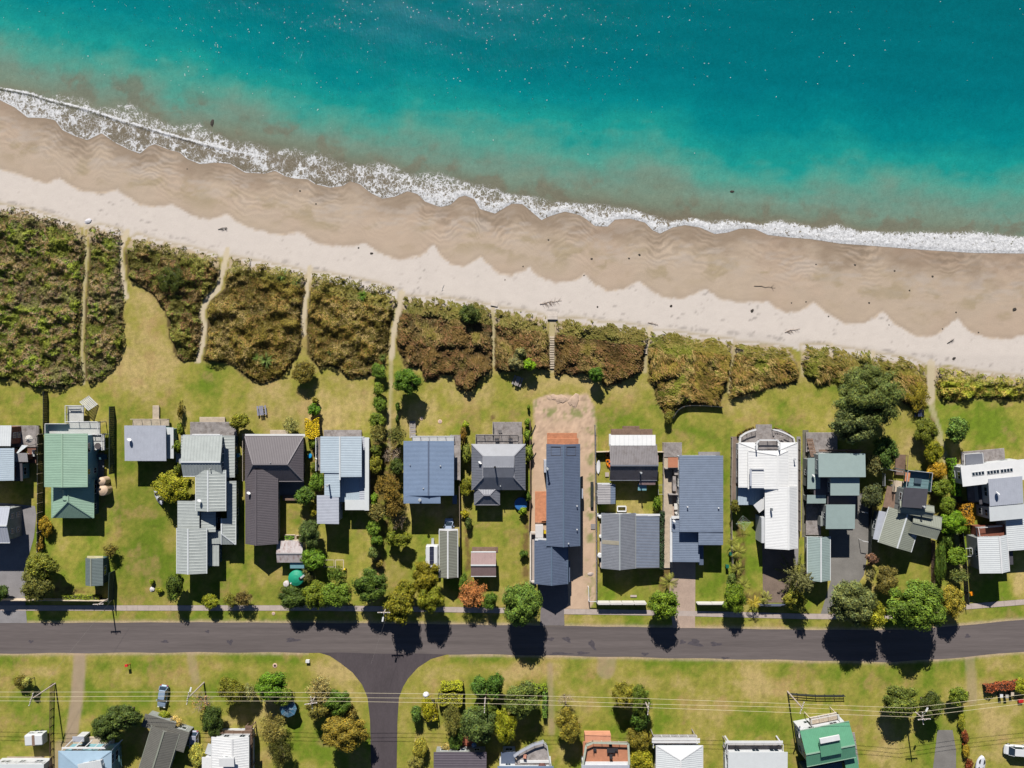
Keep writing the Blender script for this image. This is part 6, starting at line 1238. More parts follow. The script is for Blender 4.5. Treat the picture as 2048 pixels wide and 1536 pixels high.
# ---------------------------------------------------------------- fences and walls
def fence(pts, h, matp, label, bay=20, palings=True, thick=.04, postm=None, name='fence', cat='fence', rails=0, basepts=True, z0=0):
    P3 = [Vector(W(x, y, 0)) for x, y in pts]; c0 = sum(P3, Vector()) / len(P3); e = empty(name, (c0.x, c0.y, 0), label, cat)
    for i in range(len(P3) - 1):
        p, q = P3[i], P3[i + 1]; L = (q - p).length; n = max(1, round(L / (bay * S))); d = (q - p) / L; ang = math.atan2(d.y, d.x)
        for k in range(n + 1):
            if k == n and i < len(P3) - 2: continue
            x = p + d * L * k / n; MB().obox((x.x, x.y), .06, .06, z0, h + .06, ang).build('post', postm or matp, e)
        for k in range(n):
            a, b_ = p + d * (L * k / n + .07), p + d * (L * (k + 1) / n - .07); m_ = (a + b_) / 2; hl = (b_ - a).length / 2
            if rails:
                for r_ in range(rails):
                    z = h * (r_ + 1) / rails - .1; MB().obox((m_.x, m_.y), hl, .035, z, z + .12, ang).build('rail', matp, e)
            else:
                mb = MB(); nb = max(1, int(hl * 2 / .3)) if palings else 1
                for j in range(nb):
                    x = a + d * (hl * 2) * (j + .5) / nb; mb.obox((x.x, x.y), hl / nb - (.012 if palings else 0), thick / 2, .03 + z0, h - .02 + (random.uniform(-.015, .015) if palings else 0), ang)
                pn = mb.build('panel', matp, e)
                if palings: cp = MB().obox((m_.x, m_.y), hl, thick / 2 + .03, h - .02 + .02, h + .05, ang).build('capping', matp, e)
    return e
fence([(95,783),(95,868)], 1.5, fence_dark, 'black boarded fence running north from the sage green house')
fence([(86,868),(86,985),(85,1100)], 1.9, fence_dark, 'dark fence between the left driveway and the sage green house', postm=wood_pale)
fence([(229,813),(229,946)], 2.1, fence_green, 'tall dark green panel fence between the green house and the big lawn')
fence([(230,1141),(228,1198)], 2.3, fence_green, 'short dark panel fence beside the garden shed')
fence([(-20,1197),(50,1197),(125,1197),(226,1198)], 1.6, wood_pale, 'pale-topped street fence at the far left', palings=False, thick=.1)
fence([(490,868),(490,960)], 1.4, fence_grey, 'weathered fence at the west side of the charcoal-roofed house')
fence([(1060,838),(1060,905),(1060,1000),(1058,1060)], 1.4, wood_brown, 'slim fence between the leafy row and the bare sandy section')
fence([(1189,850),(1190,945),(1192,1100),(1192,1202)], 1.5, M('pale_grey_panel', C(158, 156, 164), .5, .05), 'long thin straight fence on the east side of the bare sandy section', palings=False, thick=.07)
fence([(1192,903),(1219,902)], 1.5, wood_pale, 'short cross fence with a dark shadow, west of the white verandah roof', palings=False, thick=.12)
fence([(1312,903),(1325,903)], 1.5, wood_pale, 'tiny cross fence east of the white verandah roof', palings=False, thick=.12)
fence([(1325,885),(1325,1010),(1324,1022)], 1.3, fence_grey, 'grey fence dividing the verandah house lawn from the boardwalk')
fence([(1194,1203),(1290,1203)], 1.7, M('white_street_fence', C(224, 220, 216), .6, .06), 'white street fence in front of the ash grey roof', palings=False, thick=.4, bay=24)
fence([(1392,1204),(1449,1204)], 1.6, MATS['white_street_fence'], 'short white street fence right of the pink driveway', palings=False, thick=.25, bay=28)
fence([(1515,1208),(1570,1208)], 1.5, M('blue_grey_gate', C(90, 98, 120), .6, .08), 'blue-grey street gate across the brown driveway', palings=False, thick=.12, name='gate', cat='gate', bay=28)
fence([(1462,875),(1460,970),(1461,1085),(1463,1130)], 1.2, fence_grey, 'silvered fence down the west side of the big white house')
fence([(1597,878),(1597,1060)], 1.2, fence_grey, 'silvered fence down the east side of the big white house')
fence([(919,935),(920,1020),(921,1150)], 1.4, M('rail_fence_timber', C(150, 134, 120), .8, .15), 'timber fence east of the narrow white-edged garage', bay=20)
fence([(1738,1010),(1736,1105)], 1.3, fence_dark, 'dark thin fence between the gravel yard and the khaki house', bay=24)
fence([(1863,1080),(1862,1170)], 1.4, wood_brown, 'brown fence along the dark strip right of the khaki house')
fence([(1913,992),(1916,1050),(1925,1130),(1929,1205)], 1.6, fence_dark, 'dark diagonal fence between the trail and the white house at the right', bay=22)
fence([(1575,1385),(1630,1389),(1686,1389)], 1.0, fence_dark, 'low black rail fence on the grass near the sixth power pole', rails=3, bay=18)
fence([(107,1366),(106,1450),(107,1560)], 1.2, M('ranch_rail_brown', C(96, 72, 60), .8, .15), 'ranch rail fence running south from the first power pole', rails=3, bay=16)
fence([(831,1478),(831,1530)], 1.3, wood_pale, 'short pale fence in the shrubs at the bottom right of the side street')
# curved retaining wall
e = empty('retaining_wall', W(1390, 820, 0), 'curved timber retaining wall holding back golden dune grass', 'wall')
pts = [(1443,814),(1420,812),(1398,811),(1378,811),(1366,813),(1356,819),(1349,828),(1345,836)]
for i in range(len(pts) - 1):
    p, q = W(*pts[i]), W(*pts[i + 1]); MB().bar((p[0], p[1], .45), (q[0], q[1], .45), .12, .95).build('board_panel', fence_dark, e); MB().box(p[0] - .07, p[0] + .07, p[1] - .07, p[1] + .07, 0, 1.0).build('post', wood_brown, e)
# white frame strip beside the denim house
e = empty('planter_frame', W(1066, 1110, 0), 'long white-edged planter strip west of the denim blue garage roof', 'planter')
for a_, b_ in (((1061,1065),(1061,1164)),((1061,1163),(1072,1163)),((1061,1065),(1072,1065))):
    p, q = W(*a_, 1), W(*b_, 1); MB().bar((p[0], p[1], .8), (q[0], q[1], .8), .28, .5).build('edge_board', M('white_edge', C(232, 222, 212), .6), e)
# ---------------------------------------------------------------- power poles and wires
polem = M('silver_pole_timber', C(190, 176, 168), .8, .15, 2, 6)
def pole(bx, by, h, ang, label, arms=1, lamp=None, L=2.4, name='power_pole'):
    x, y, _ = W(bx, by, 0); e = empty(name, (x, y, 0), label, 'power pole' if name == 'power_pole' else 'street lamp'); MB().tube((x, y, -.3), (x, y, h), .17, .11, 8).build('mast', polem, e)
    a = radians(ang); d = Vector((cos(a), sin(a), 0))
    for k in range(arms):
        aa = d if k == 0 else Vector((-d.y, d.x, 0)); z = h - .35 - k * .5; c = Vector((x, y, z)); ca_ = MB().bar(c - aa * L / 2, c + aa * L / 2, .14, .14).build('crossarm', polem, e)
        for t in (-.92, -.35, .35, .92):
            q = c + aa * L / 2 * t; MB().lathe((q.x, q.y, z + .07), [(.04, 0), (.07, .06), (.05, .1), (.075, .15), (.03, .2)], 8).build('insulator', white, ca_)
    if lamp:
        dx, dy = lamp; p = Vector((x, y, h - 1.2)); q = p + Vector((dx, dy, .5)); ar_ = MB().tube(p, q, .035, .03).build('lamp_arm', steel, e); u = (q - p); u.z = 0; u.normalize()
        MB().bar(q - u * .1, q + u * .75, .3, .14).build('lamp_head', white, ar_)
    return Vector((x, y, h))
pole(110.5,1367,8.3,72,'first power pole from the left, leaning outward beside the olive bush', 1, L=2.6)
pole(408,1365,8.3,80,'second power pole from the left, above the bare reddish tree', 1, lamp=(.3,1.2))
pole(642,1375,8.3,8,'third power pole from the left, with crossed arms over a pale tree', 2)
pole(972,1379,8.3,88,'fourth power pole from the left, over the dense tree group', 1, L=2.8)
pole(1283,1385,8.3,84,'fifth power pole from the left, in the dark olive tree', 1)
pole(1575,1383,8.3,70,'sixth power pole from the left, beside the low black rail fence', 1)
pole(1807,1405,8.3,4,'seventh power pole from the left, over the two round trees', 2, lamp=(.6,1.4))
pole(222,1195,5.2,2,'short service pole with one crossarm, casting its shadow across the road', 1, L=2.0)
pole(780,1203,8.0,0,'lamp pole with a crossarm among the yellow-olive roadside trees', 1, lamp=(-.2,-1.1), name='street_lamp')
WIRES = [([(-300,1384),(70,1384),(373,1384),(641,1385),(971,1389),(1289,1397),(1603,1408),(1820,1416),(2140,1378),(2300,1362)],'northernmost of the three overhead power wires'),
 ([(-300,1393),(66,1394),(373,1392),(640,1395),(971,1397),(1289,1408),(1602,1415),(1822,1426),(2140,1387),(2300,1368)],'middle one of the three overhead power wires'),
 ([(-300,1400),(62,1402),(372,1402),(640,1402),(971,1407),(1290,1415),(1602,1426),(1826,1434),(2140,1396),(2300,1378)],'southernmost of the three overhead power wires')]
wirem = M('aluminium_wire', C(250, 236, 205), .4, .02)
for pts, lb in WIRES:
    mb = MB()
    for i in range(len(pts) - 1):
        n = 8; prev = None
        for k in range(n + 1):
            t = k / n; q = W(pts[i][0] + (pts[i+1][0] - pts[i][0]) * t, pts[i][1] + (pts[i+1][1] - pts[i][1]) * t, 8.15 - 1.6 * t * (1 - t)); q = Vector(q)
            if prev is not None: mb.tube(prev, q, .024, n=4)
            prev = q
    small('power_wire', mb, wirem, lb, 'wire')
for a_, b_, h0, h1, lb in (((778,1216),(742,1328),7.5,7.5,'slanting wire from the lamp pole down toward the side street'),((223,1200),(62,1400),5.0,8.0,'wire running diagonally from the short service pole across the road')):
    mb = MB(); p, q = Vector(W(*a_, h0)), Vector(W(*b_, h1)); prev = p
    for k in range(1, 11): t = k / 10; x = p.lerp(q, t); x.z -= 1.2 * t * (1 - t); mb.tube(prev, x, .012, n=4); prev = x
    small('service_wire', mb, M('thin_grey_wire', C(150, 145, 140), .5), lb, 'wire')
# ---------------------------------------------------------------- vehicles
def lerp(a, b, t): return a + (b - a) * t
def car(px, py, ang, paint, label, van=False, L=4.5, Wd=1.8):
    x, y, _ = W(px, py, .8); e = empty('parked_van' if van else 'parked_car', (x, y, 0), label, 'van' if van else 'car'); e.rotation_euler.z = 0
    a = radians(ang)
    def T(vs): return [(x + cos(a) * p[0] - sin(a) * p[1], y + sin(a) * p[0] + cos(a) * p[1], p[2]) for p in vs]
    hb = .95 if not van else 1.15; Ht = 1.45 if not van else 1.95
    st = [(-.5,.74,.45,.70),(-.47,.92,.30,.84),(-.36,.98,.24,hb*.97),(-.15,1,.22,hb),(.12,1,.22,hb),(.30,.98,.24,hb*.93),(.44,.92,.30,hb*.80),(.5,.72,.42,.58)]
    secs = []
    for t, w, zb, zt in st:
        w *= Wd / 2; secs.append(T([(t*L,-w*.82,zb),(t*L,-w,zb+.15),(t*L,-w,zt-.16),(t*L,-w*.86,zt),(t*L,w*.86,zt),(t*L,w,zt-.16),(t*L,w,zb+.15),(t*L,w*.82,zb)]))
    def loft(name, secs, m, par, sm=False):
        mb = MB(); mb.loft([T0 for T0 in secs]); o = mb.build(name, m, par, sm); return o
    body = loft('body', secs, paint, e)
    g0, g1, r0, r1 = (-.44, .24, -.33, .08) if not van else (-.49, .36, -.47, .22)
    w1, w2 = Wd/2*.88, Wd/2*.72
    mb = MB(); mb.add(T([(g0*L,-w1,hb-.06),(g1*L,-w1,hb-.08),(g1*L,w1,hb-.08),(g0*L,w1,hb-.06),(r0*L,-w2,Ht-.04),(r1*L,-w2,Ht-.04),(r1*L,w2,Ht-.04),(r0*L,w2,Ht-.04)]), [(3,2,1,0),(4,5,6,7),(0,1,5,4),(1,2,6,5),(2,3,7,6),(3,0,4,7)]); mb.build('windows', glassm, e)
    mb = MB(); rr = [(r0*L,w2*.9),(r0*L+.15,w2),(r1*L-.2,w2),(r1*L,w2*.88)]; prof = [(p[0],-p[1]) for p in rr] + [(p[0],p[1]) for p in rr[::-1]]; v = T([(p[0],p[1],Ht-.05) for p in prof] + [(p[0]*.97+.02,p[1]*.93,Ht+.02) for p in prof]); n = len(prof)
    mb.add(v, [tuple(range(n))[::-1], tuple(range(n,2*n))] + [(i,(i+1)%n,n+(i+1)%n,n+i) for i in range(n)]); mb.build('roof_panel', paint, e)
    mb = MB()
    for sy in (-1, 1):
        for (xa, xb, za, zb_) in ((g0, r0, hb-.05, Ht-.03), (g1, r1, hb-.07, Ht-.03), (-.13, -.13, hb-.05, Ht-.03)):
            p, q = T([(xa*L, sy*w1*1.01, za), (xb*L, sy*w2*1.01, zb_)]); mb.bar(p, q, .07, .07)
    mb.build('pillars', paint, e)
    for sx in (-.31, .30):
        for sy in (-1, 1):
            p, q = T([(sx*L, sy*(Wd/2-.22), .32), (sx*L, sy*(Wd/2+.0), .32)]); ty = MB().tube(p, q, .32, n=14).build('wheel', black, e); p2, = T([(sx*L, sy*(Wd/2+.02), .32)]); MB().tube(q, p2, .2, n=10).build('rim', steel, ty)
    for sy in (-1, 1):
        p, = T([(.475*L, sy*Wd*.33, .62)]); MB().obox(p, .09, .18, .54, .72, a).build('headlight', M('lamp_lens', C(230,230,225), .1), e)
        p, = T([(-.49*L, sy*Wd*.35, .75)]); MB().obox(p, .05, .15, .64, .86, a).build('tail_light', M('red_lens', C(190,30,24), .3), e)
        p, = T([(.17*L, sy*(Wd/2+.09), hb+.02)]); MB().obox(p, .08, .1, hb-.04, hb+.12, a).build('wing_mirror', paint, e)
    return e
pb = M('silver_blue_car_paint', C(168, 190, 216), .25, .03, metal=.25); ps = M('silver_car_paint', C(184, 188, 206), .25, .03, metal=.25); pw = M('white_car_paint', C(228, 230, 234), .3, .03)
car(325, 1393, 262, pb, 'silver-blue car parked on the grass under the wires'); car(387.5, 1483, 268, ps, 'silver car parked in the shade right of the dark khaki roof', L=4.2)
car(2034, 1501, 176, pw, 'white van parked at the right edge', van=True, L=5.0, Wd=2.0); car(898, 1060, 90, M('blue_white_car_paint', C(190, 204, 228), .25, .03), 'white car with its nose sticking out of the narrow white-edged garage', van=True, L=4.6)
# caravans
def caravan(rect, h, label, body, ang=0, panel=None, stripe=None):
    x0, y0, x1, y1 = rect; hs = House((x0+x1)/2, (y0+y1)/2, label, 'caravan', 'caravan'); c, wx, wy, a = hs.frame(rect, h, ang); mb = MB(); hx, hy = wx/2, wy/2; ca, sa = cos(a), sin(a)
    def P(x, y, z): return (c[0]+ca*x-sa*y, c[1]+sa*x+ca*y, z)
    prof = [(-1,.55),(-1,.9*h-.2),(-.93,h-.08),(-.8,h),(.8,h),(.93,h-.08),(1,.9*h-.2),(1,.55)]; lng = hy >= hx
    if lng: secs = [[P(p*hx*s, t*hy, z if s == 1 else z*.97) for p, z in prof] for t, s in ((-1,.94),(-.94,1),(.94,1),(1,.94))]
    else: secs = [[P(t*hx, -p*hy*s, z if s == 1 else z*.97) for p, z in prof] for t, s in ((-1,.94),(-.94,1),(.94,1),(1,.94))]
    if lng: secs = [s_[::-1] for s_ in secs]
    mb.loft(secs); mb.build('body', body, hs.e)
    for t in (-.15, .15):
        for sg in (-1, 1):
            q = P(sg*(hx-.15), t*wy, .33) if lng else P(t*wx, sg*(hy-.15), .33); q2 = P(sg*(hx+.02), t*wy, .33) if lng else P(t*wx, sg*(hy+.02), .33); MB().tube(q, q2, .33, n=12).build('wheel', black, hs.e)
    e0 = P(0, hy+.0, .5) if lng else P(-hx, 0, .5); e1 = P(0, hy+1.2, .45) if lng else P(-hx-1.2, 0, .45); MB().bar(e0, e1, .5, .08).build('tow_bar', steel, hs.e)
    if panel:
        for k in range(panel): y_ = hy*(.78 - k*.42); MB().obox(P(-.0*hx, y_, 0), .42, hy*.19, h+.01, h+.06, a).build('solar_panel', M('solar_cells', (.02,.022,.04), .15, .1), hs.e)
    if stripe: MB().obox(P(0, 0, 0), hx*.16, hy*.96, h+.004, h+.02, a).build('roof_hatch', stripe, hs.e)
    for k in range(2):
        if lng: window(hs.e, P(-hx+.0, hy*(.4-.8*k), h*.62), pi/2+a, 1.0, .5); window(hs.e, P(hx, hy*(.4-.8*k), h*.62), -pi/2+a, 1.0, .5)
        else: window(hs.e, P(hx*(.5-k), hy, h*.62), a, 1.0, .5)
    return hs
caravan((851,1092,876,1137), 2.4, 'white caravan with a row of solar panels on its roof', pw, panel=4); caravan((49,1470,84,1492), 2.4, 'white caravan with a brown roof stripe alone on the grass at the bottom left', pw, ang=3, stripe=wood_brown)
# boats
def hull(name, px, py, ang, L, Wd, hgt, m, label, cat, inner=None, z0=0.05):
    x, y, _ = W(px, py, .3); e = empty(name, (x, y, 0), label, cat); a = radians(ang); secs = []; n = 11
    for i in range(n):
        t = -1 + 2*i/(n-1); w = Wd/2*(1-abs(t)**2.4)**.7+.02; zz = z0 + .12*abs(t)**3
        ring = [(t*L/2, w*cos(b_), zz + hgt*.5 + hgt*.5*sin(b_)) for b_ in [2*pi*k/10 for k in range(10)]]; secs.append([(x+cos(a)*p[0]-sin(a)*p[1], y+sin(a)*p[0]+cos(a)*p[1], p[2]) for p in ring][::-1])
    MB().loft(secs).build('hull', m, e, True)
    if inner: 
        for t in (-.18, .2): MB().lathe((x+cos(a)*t*L, y+sin(a)*t*L, z0+hgt*.9), [(Wd*.3,0),(Wd*.34,.05),(Wd*.25,.06)], 12).build('cockpit', inner, e)
    return e
hull('kayak', 1215, 917, 92, 3.2, .75, .35, M('orange_plastic', C(250,150,20), .4, .05), 'orange kayak on the grass against the west wall under the grey roof', 'kayak', darkm)
hull('kayak', 1219, 922, 88, 2.8, .6, .35, M('orange_red_plastic', C(246,124,60), .4, .05), 'redder kayak half hidden beside the orange one', 'kayak', darkm)
hull('paddle_board', 1197, 934, 88, 2.9, .8, .14, M('white_board', C(236,236,240), .3, .03), 'white paddle board on the grass beside the long thin fence', 'paddle board')
hull('dinghy', 318, 993, 115, 3.6, 1.4, .6, M('white_hull', C(226,228,236), .4, .05), 'white dinghy peeking out from under the broad yellow-green tree', 'boat', darkm)
hull('sailing_dinghy', 1958, 1528, 80, 4.0, 1.9, .8, MATS['white_hull'], 'white boat on a trailer at the bottom right edge', 'boat', darkm, .4)
# ---------------------------------------------------------------- tanks, tubs, trampolines
def roundthing(name, px, py, r, h, m, label, cat, cone=.3, hatch=None, z0=0, extra=None):
    x, y, _ = W(px, py, h); R = r*S*(H-h)/H; e = empty(name, (x, y, 0), label, cat); MB().lathe((x, y, z0), [(R*.98, 0), (R, .1), (R, h*.5), (R*1.0, h-.05), (R*.9, h+cone*.25), (R*.5, h+cone*.75), (R*.12, h+cone)], 24).build('shell', m, e, False)
    if hatch: MB().lathe((x-R*.3, y+R*.25, h+cone*.45), [(.24, 0), (.24, .2), (.05, .22)], 12).build('hatch', hatch, e)
    return e, x, y, R
tank_m = M('cream_tank_plastic', C(222, 192, 164), .6, .06)
roundthing('water_tank', 203, 963, 8.5, 2.0, tank_m, 'upper of the two cream water tanks beside the sage green house', 'water tank', .35, darkm)
roundthing('water_tank', 205, 981, 11, 1.9, tank_m, 'lower, wider one of the two cream water tanks beside the sage green house', 'water tank', .4, darkm)
e, x, y, R = roundthing('water_tank', 592, 1157, 16, 2.0, M('teal_green_tank', C(40, 164, 130), .45, .05), 'teal green water tank below the rusty shed', 'water tank', .5)
MB().lathe((x+.9, y+.1, 2.2), [(.28,0),(.28,.25),(.1,.27)], 12).build('hatch', darkm, e); MB().bar((x+1.0, y+.2, 2.5), (x+1.7, y+.75, 2.3), .35, .12).build('inlet_grille', steel, e); MB().tube((x-.9, y-.8, 2.2), (x-1.0, y-1.0, 2.4), .1).build('outlet', white, e)
roundthing('spa_cover', 572, 1168, 6, .6, M('white_lid', C(228,222,222), .5, .15, dirt=C(180,130,110)), 'white round lid beside the teal green water tank', 'lid', .12)
roundthing('plastic_tub', 619, 912, 4.5, .6, M('bright_blue_plastic', C(40,160,226), .4, .04), 'bright blue round tub between the charcoal house and the golden bush', 'tub', .03)
roundthing('plastic_tub', 475, 911, 4, .9, M('pale_blue_plastic', C(120,190,214), .4), 'pale blue round tub against the east wall of the zinc-roofed house', 'tub', .05)
roundthing('paddling_pool', 1042, 1008, 13, .7, M('blue_pool_cover', C(60,120,190), .4, .08), 'blue pool cover in the shade beside the orange side deck', 'pool', .02)
def umbrella(px, py, r, h, m, label, legm=steel):
    x, y, _ = W(px, py, h); R = r*S; e = empty('garden_umbrella', (x, y, 0), label, 'umbrella'); MB().tube((x, y, 0), (x, y, h+.3), .04).build('pole', legm, e); n = 8
    mb = MB(); mb.add([(x, y, h+.35)] + [(x+R*cos(2*pi*i/n), y+R*sin(2*pi*i/n), h-.1) for i in range(n)], [(0, 1+i, 1+(i+1)%n) for i in range(n)]); mb.add([(x, y, h+.30)] + [(x+R*cos(2*pi*i/n), y+R*sin(2*pi*i/n), h-.16) for i in range(n)], [(0, 1+(i+1)%n, 1+i) for i in range(n)]); cv = mb.build('canopy', m, e)
    rb = MB()
    for i in range(n): rb.bar((x, y, h+.36), (x+R*cos(2*pi*i/n), y+R*sin(2*pi*i/n), h-.09), .04, .02)
    rb.build('ribs', legm, cv)
umbrella(57, 878, 8, 2.9, M('beige_canvas', C(206,198,190), .8, .05), 'beige garden umbrella on the brown deck at the far left')
umbrella(948, 1491, 5.2, 2.2, M('blue_canvas', C(30,120,176), .7, .05), 'small blue umbrella on the red brick patio')
umbrella(576, 1418, 17, 2.6, M('blue_mottled_canvas', C(70,120,150), .7, .3, 1.5, 5, dirt=C(176,190,190)), 'large mottled blue round canopy at the edge of the green trees')
# round trampoline on the white deck
x, y, _ = W(195, 892, 3.0); e = empty('trampoline', (x, y, 2.3), 'small dark round trampoline on the white deck of the sage green house', 'trampoline'); MB().lathe((x, y, 2.9), [(.62,0),(.62,.06),(.05,.061)], 20).build('mat', M('grey_mesh', C(92,86,88), .8), e)
for k in range(4): MB().tube((x+.55*cos(k*pi/2), y+.55*sin(k*pi/2), 2.3), (x+.6*cos(k*pi/2), y+.6*sin(k*pi/2), 2.93), .03).build('leg', steel, e)
# shade sail
e = empty('shade_sail', W(40, 903, 3), 'white triangular shade sail over the courtyard at the far left', 'shade sail'); e.location.z = 0
a1, a2, a3 = W(56, 891, 4.0), W(28, 913, 3.2), W(44, 890, 3.6); MB().add([a1, a2, a3] + [(p[0], p[1], p[2]-.03) for p in (a1, a2, a3)], [(0,1,2),(5,4,3),(0,3,4,1),(1,4,5,2),(2,5,3,0)]).build('sail', M('white_sailcloth', C(226,232,236), .7), e)
for p in (a1, a2): MB().tube((p[0], p[1], 0), p, .05).build('mast', steel, e)
# ---------------------------------------------------------------- furniture, bins, small things
def bench_table(px, py, ang, label, m=wood_grey, L=1.9, z=0):
    x, y, _ = W(px, py, .7+z); e = empty('picnic_table', (x, y, z), label, 'picnic table'); a = radians(ang); ca, sa = cos(a), sin(a)
    def c(u, v): return (x+ca*u-sa*v, y+sa*u+ca*v)
    for v in (-.28, 0, .28): MB().obox(c(0, v), L/2, .12, z+.70, z+.75, a).build('plank', m, e)
    for v in (-.78, .78): MB().obox(c(0, v), L/2, .15, z+.42, z+.47, a).build('seat', m, e)
    for u in (-L*.36, L*.36): MB().obox(c(u, 0), .05, .85, z+.36, z+.43, a).obox(c(u, .3), .05, .05, z, z+.7, a).obox(c(u, -.3), .05, .05, z, z+.7, a).build('leg', m, e)
bench_table(522.5, 821, 96, 'grey picnic table standing alone on the lawn north of the charcoal-roofed house', M('silver_table_timber', C(150,150,170), .7, .1)); bench_table(1035, 762, 70, 'blue-grey picnic table in the shade of the two grey-green dune-edge trees'); bench_table(1558, 875, 168, 'grey picnic table on the curved deck of the big white house', z=1.0)
bench_table(1840, 826, 90, 'small dark bench set at the bottom corner of the scrub by the wide sandy path', M('blue_black_timber', C(60,66,92), .7), 1.4)
def chair(px, py, ang, z, m, label, group=None):
    x, y, _ = W(px, py, z+.5); e = empty('garden_chair', (x, y, z), label, 'chair', group); a = radians(ang); ca, sa = cos(a), sin(a)
    def c(u, v): return (x+ca*u-sa*v, y+sa*u+ca*v)
    MB().obox(c(0,0), .3, .3, z+.38, z+.43, a).build('seat', m, e); MB().obox(c(-.3,0), .04, .3, z+.43, z+.9, a).build('backrest', m, e)
    for u in (-.25,.25):
        for v in (-.25,.25): MB().obox(c(u,v), .025, .025, z, z+.38, a).build('leg', m, e)
tm = M('dark_furniture', C(56,54,58), .6); 
chair(1034, 1513, 40, 3.9, wood_pale, 'pale chair, left one on the curved roof terrace'); chair(1050, 1512, 80, 3.9, M('pinkish_timber', C(196,140,120), .7), 'reddish chair, right one on the curved roof terrace')
chair(1190, 1500, 0, 3.3, tm, 'dark lounge chair at the left of the orange terrace'); chair(1232, 1500, 180, 3.3, tm, 'dark chair at the right end of the orange terrace table'); chair(1221, 1490, 270, 3.3, tm, 'dark chair at the north side of the orange terrace table'); chair(1222, 1512, 90, 3.3, tm, 'dark chair at the south side of the orange terrace table')
def table(px, py, w, d, z, m, label, ang=0, h=.74, name='outdoor_table', cat='table'):
    x, y, _ = W(px, py, z+h); e = empty(name, (x, y, z), label, cat); a = radians(ang); MB().obox((x,y), w/2, d/2, z+h-.05, z+h, a).build('tabletop', m, e)
    for u in (-1,1):
        for v in (-1,1): MB().obox((x+cos(a)*u*(w/2-.1)-sin(a)*v*(d/2-.1), y+sin(a)*u*(w/2-.1)+cos(a)*v*(d/2-.1)), .035, .035, z, z+h-.05, a).build('leg', m, e)
table(1222, 1501, 1.6, .9, 3.3, tm, 'dark rectangular table on the orange terrace'); table(1815, 954, .9, 1.7, 5.2, wood_new, 'orange wooden table at the west side of the glass-walled roof terrace', -6); table(1836, 962, 1.4, 1.0, 5.2, M('slate_sofa', C(70,90,104), .7), 'grey low table in the middle of the glass-walled roof terrace', -6, .4)
table(1000, 863, .7, .5, 1.0, M('deck_box_timber', C(110,106,108), .7), 'small grey box table on the upper deck of the grey hipped house', 0, .5); table(994, 879, .8, .45, 1.3, M('charcoal_table', C(72,72,80), .6), 'dark side table, left one on the lower grey deck', 0, .5); table(1021, 879, .8, .45, 1.3, MATS['charcoal_table'], 'dark side table, right one on the lower grey deck', 0, .5); table(32, 862, 1.2, 1.0, .7, tm, 'dark table in the courtyard at the far left', 10); table(149, 818, 2.2, .4, 1.7, M('white_bench_boards', C(210,210,208), .7), 'bench along the north rail of the white stair landing', 0, .45, 'bench', 'bench'); table(1353, 1013, .9, 1.2, .35, M('white_plastic_table', C(230,226,220), .5), 'white plastic table on the boardwalk beside the steel blue roof')
roundthing('barrel', 1354, 1025, 4.5, .7, MATS['white_plastic_table'], 'white round tub just below the white table on the boardwalk', 'tub', .04); roundthing('fire_pit', 1083, 1517, 8, .5, M('brown_foliage_pot', C(110,70,62), .8, .3), 'brown round plant bowl on the curved roof terrace', 'planter', .3, z0=3.9)
def bin_(px, py, m, lid, label, z=0):
    x, y, _ = W(px, py, z+1.05); e = empty('wheelie_bin', (x, y, z), label, 'bin'); MB().loft([[(x+s*u, y+s*v, z+zz) for u, v in ((-.25,-.28),(.25,-.28),(.25,.28),(-.25,.28))][::-1] for zz, s in ((.05,.75),(1.0,1.05))]).build('body', m, e); MB().obox((x,y), .3, .33, z+1.0, z+1.08).build('lid', lid, e)
    for u in (-.2,.2): MB().tube((x+u-.04, y-.26, z+.12), (x+u+.04, y-.26, z+.12), .12, n=10).build('wheel', black, e)
yel = M('yellow_lid', C(226,196,30), .5); grn = M('green_bin_plastic', C(24,110,92), .5); redp = M('red_plastic', C(214,50,50), .5)
bin_(1089, 1064, tm, yel, 'wheelie bin with a yellow lid between the white box and the denim roof'); bin_(1462, 1108, grn, grn, 'upper green bin at the silvered fence, next to the palms'); bin_(1455, 1133, grn, grn, 'lower green bin at the silvered fence, next to the palms'); bin_(2003, 1392, tm, white, 'bin, leftmost of the row in front of the reddish hedge'); bin_(2014, 1393, tm, M('grey_lid', C(190,186,180), .5), 'bin, second in the row in front of the reddish hedge'); bin_(2025, 1388, tm, wood_pale, 'bin, third in the row in front of the reddish hedge')
def boxy(name, px, py, w, d, h, m, label, cat, ang=0, z=0, lid=None):
    x, y, _ = W(px, py, z+h); e = empty(name, (x, y, z), label, cat); a = radians(ang); MB().obox((x,y), w/2, d/2, z, z+h, a).build('body', m, e); MB().obox((x,y), w/2+.03, d/2+.03, z+h, z+h+.05, a).build('lid', lid or m, e); return e
boxy('storage_box', 1078.5, 1063, 1.5, 2.4, 1.7, M('white_box', C(226,222,222), .5, .04), 'large white box between the orange side deck and the denim garage', 'storage box'); boxy('utility_box', 615, 1323, .7, .5, .5, white, 'small white box on the parched verge left of the side street', 'utility box'); boxy('air_conditioner', 1199, 1030, .8, .5, .7, white, 'white heat pump at the north-west corner of the ash grey roof', 'heat pump')
boxy('recycling_crate', 2042, 1402, .9, .6, .5, redp, 'red crate at the right edge below the reddish hedge', 'crate'); boxy('doorstep', 1214, 949, .7, .8, .15, conc, 'small concrete step below the kayaks', 'step'); boxy('concrete_lid', 1267, 1192, 1.2, .35, .12, conc, 'pale concrete slab on the grass inside the white street fence', 'slab'); boxy('concrete_lid', 1186, 1053, .8, 1.0, .08, conc2, 'grey slab on the bare sandy section beside the thin fence', 'slab')
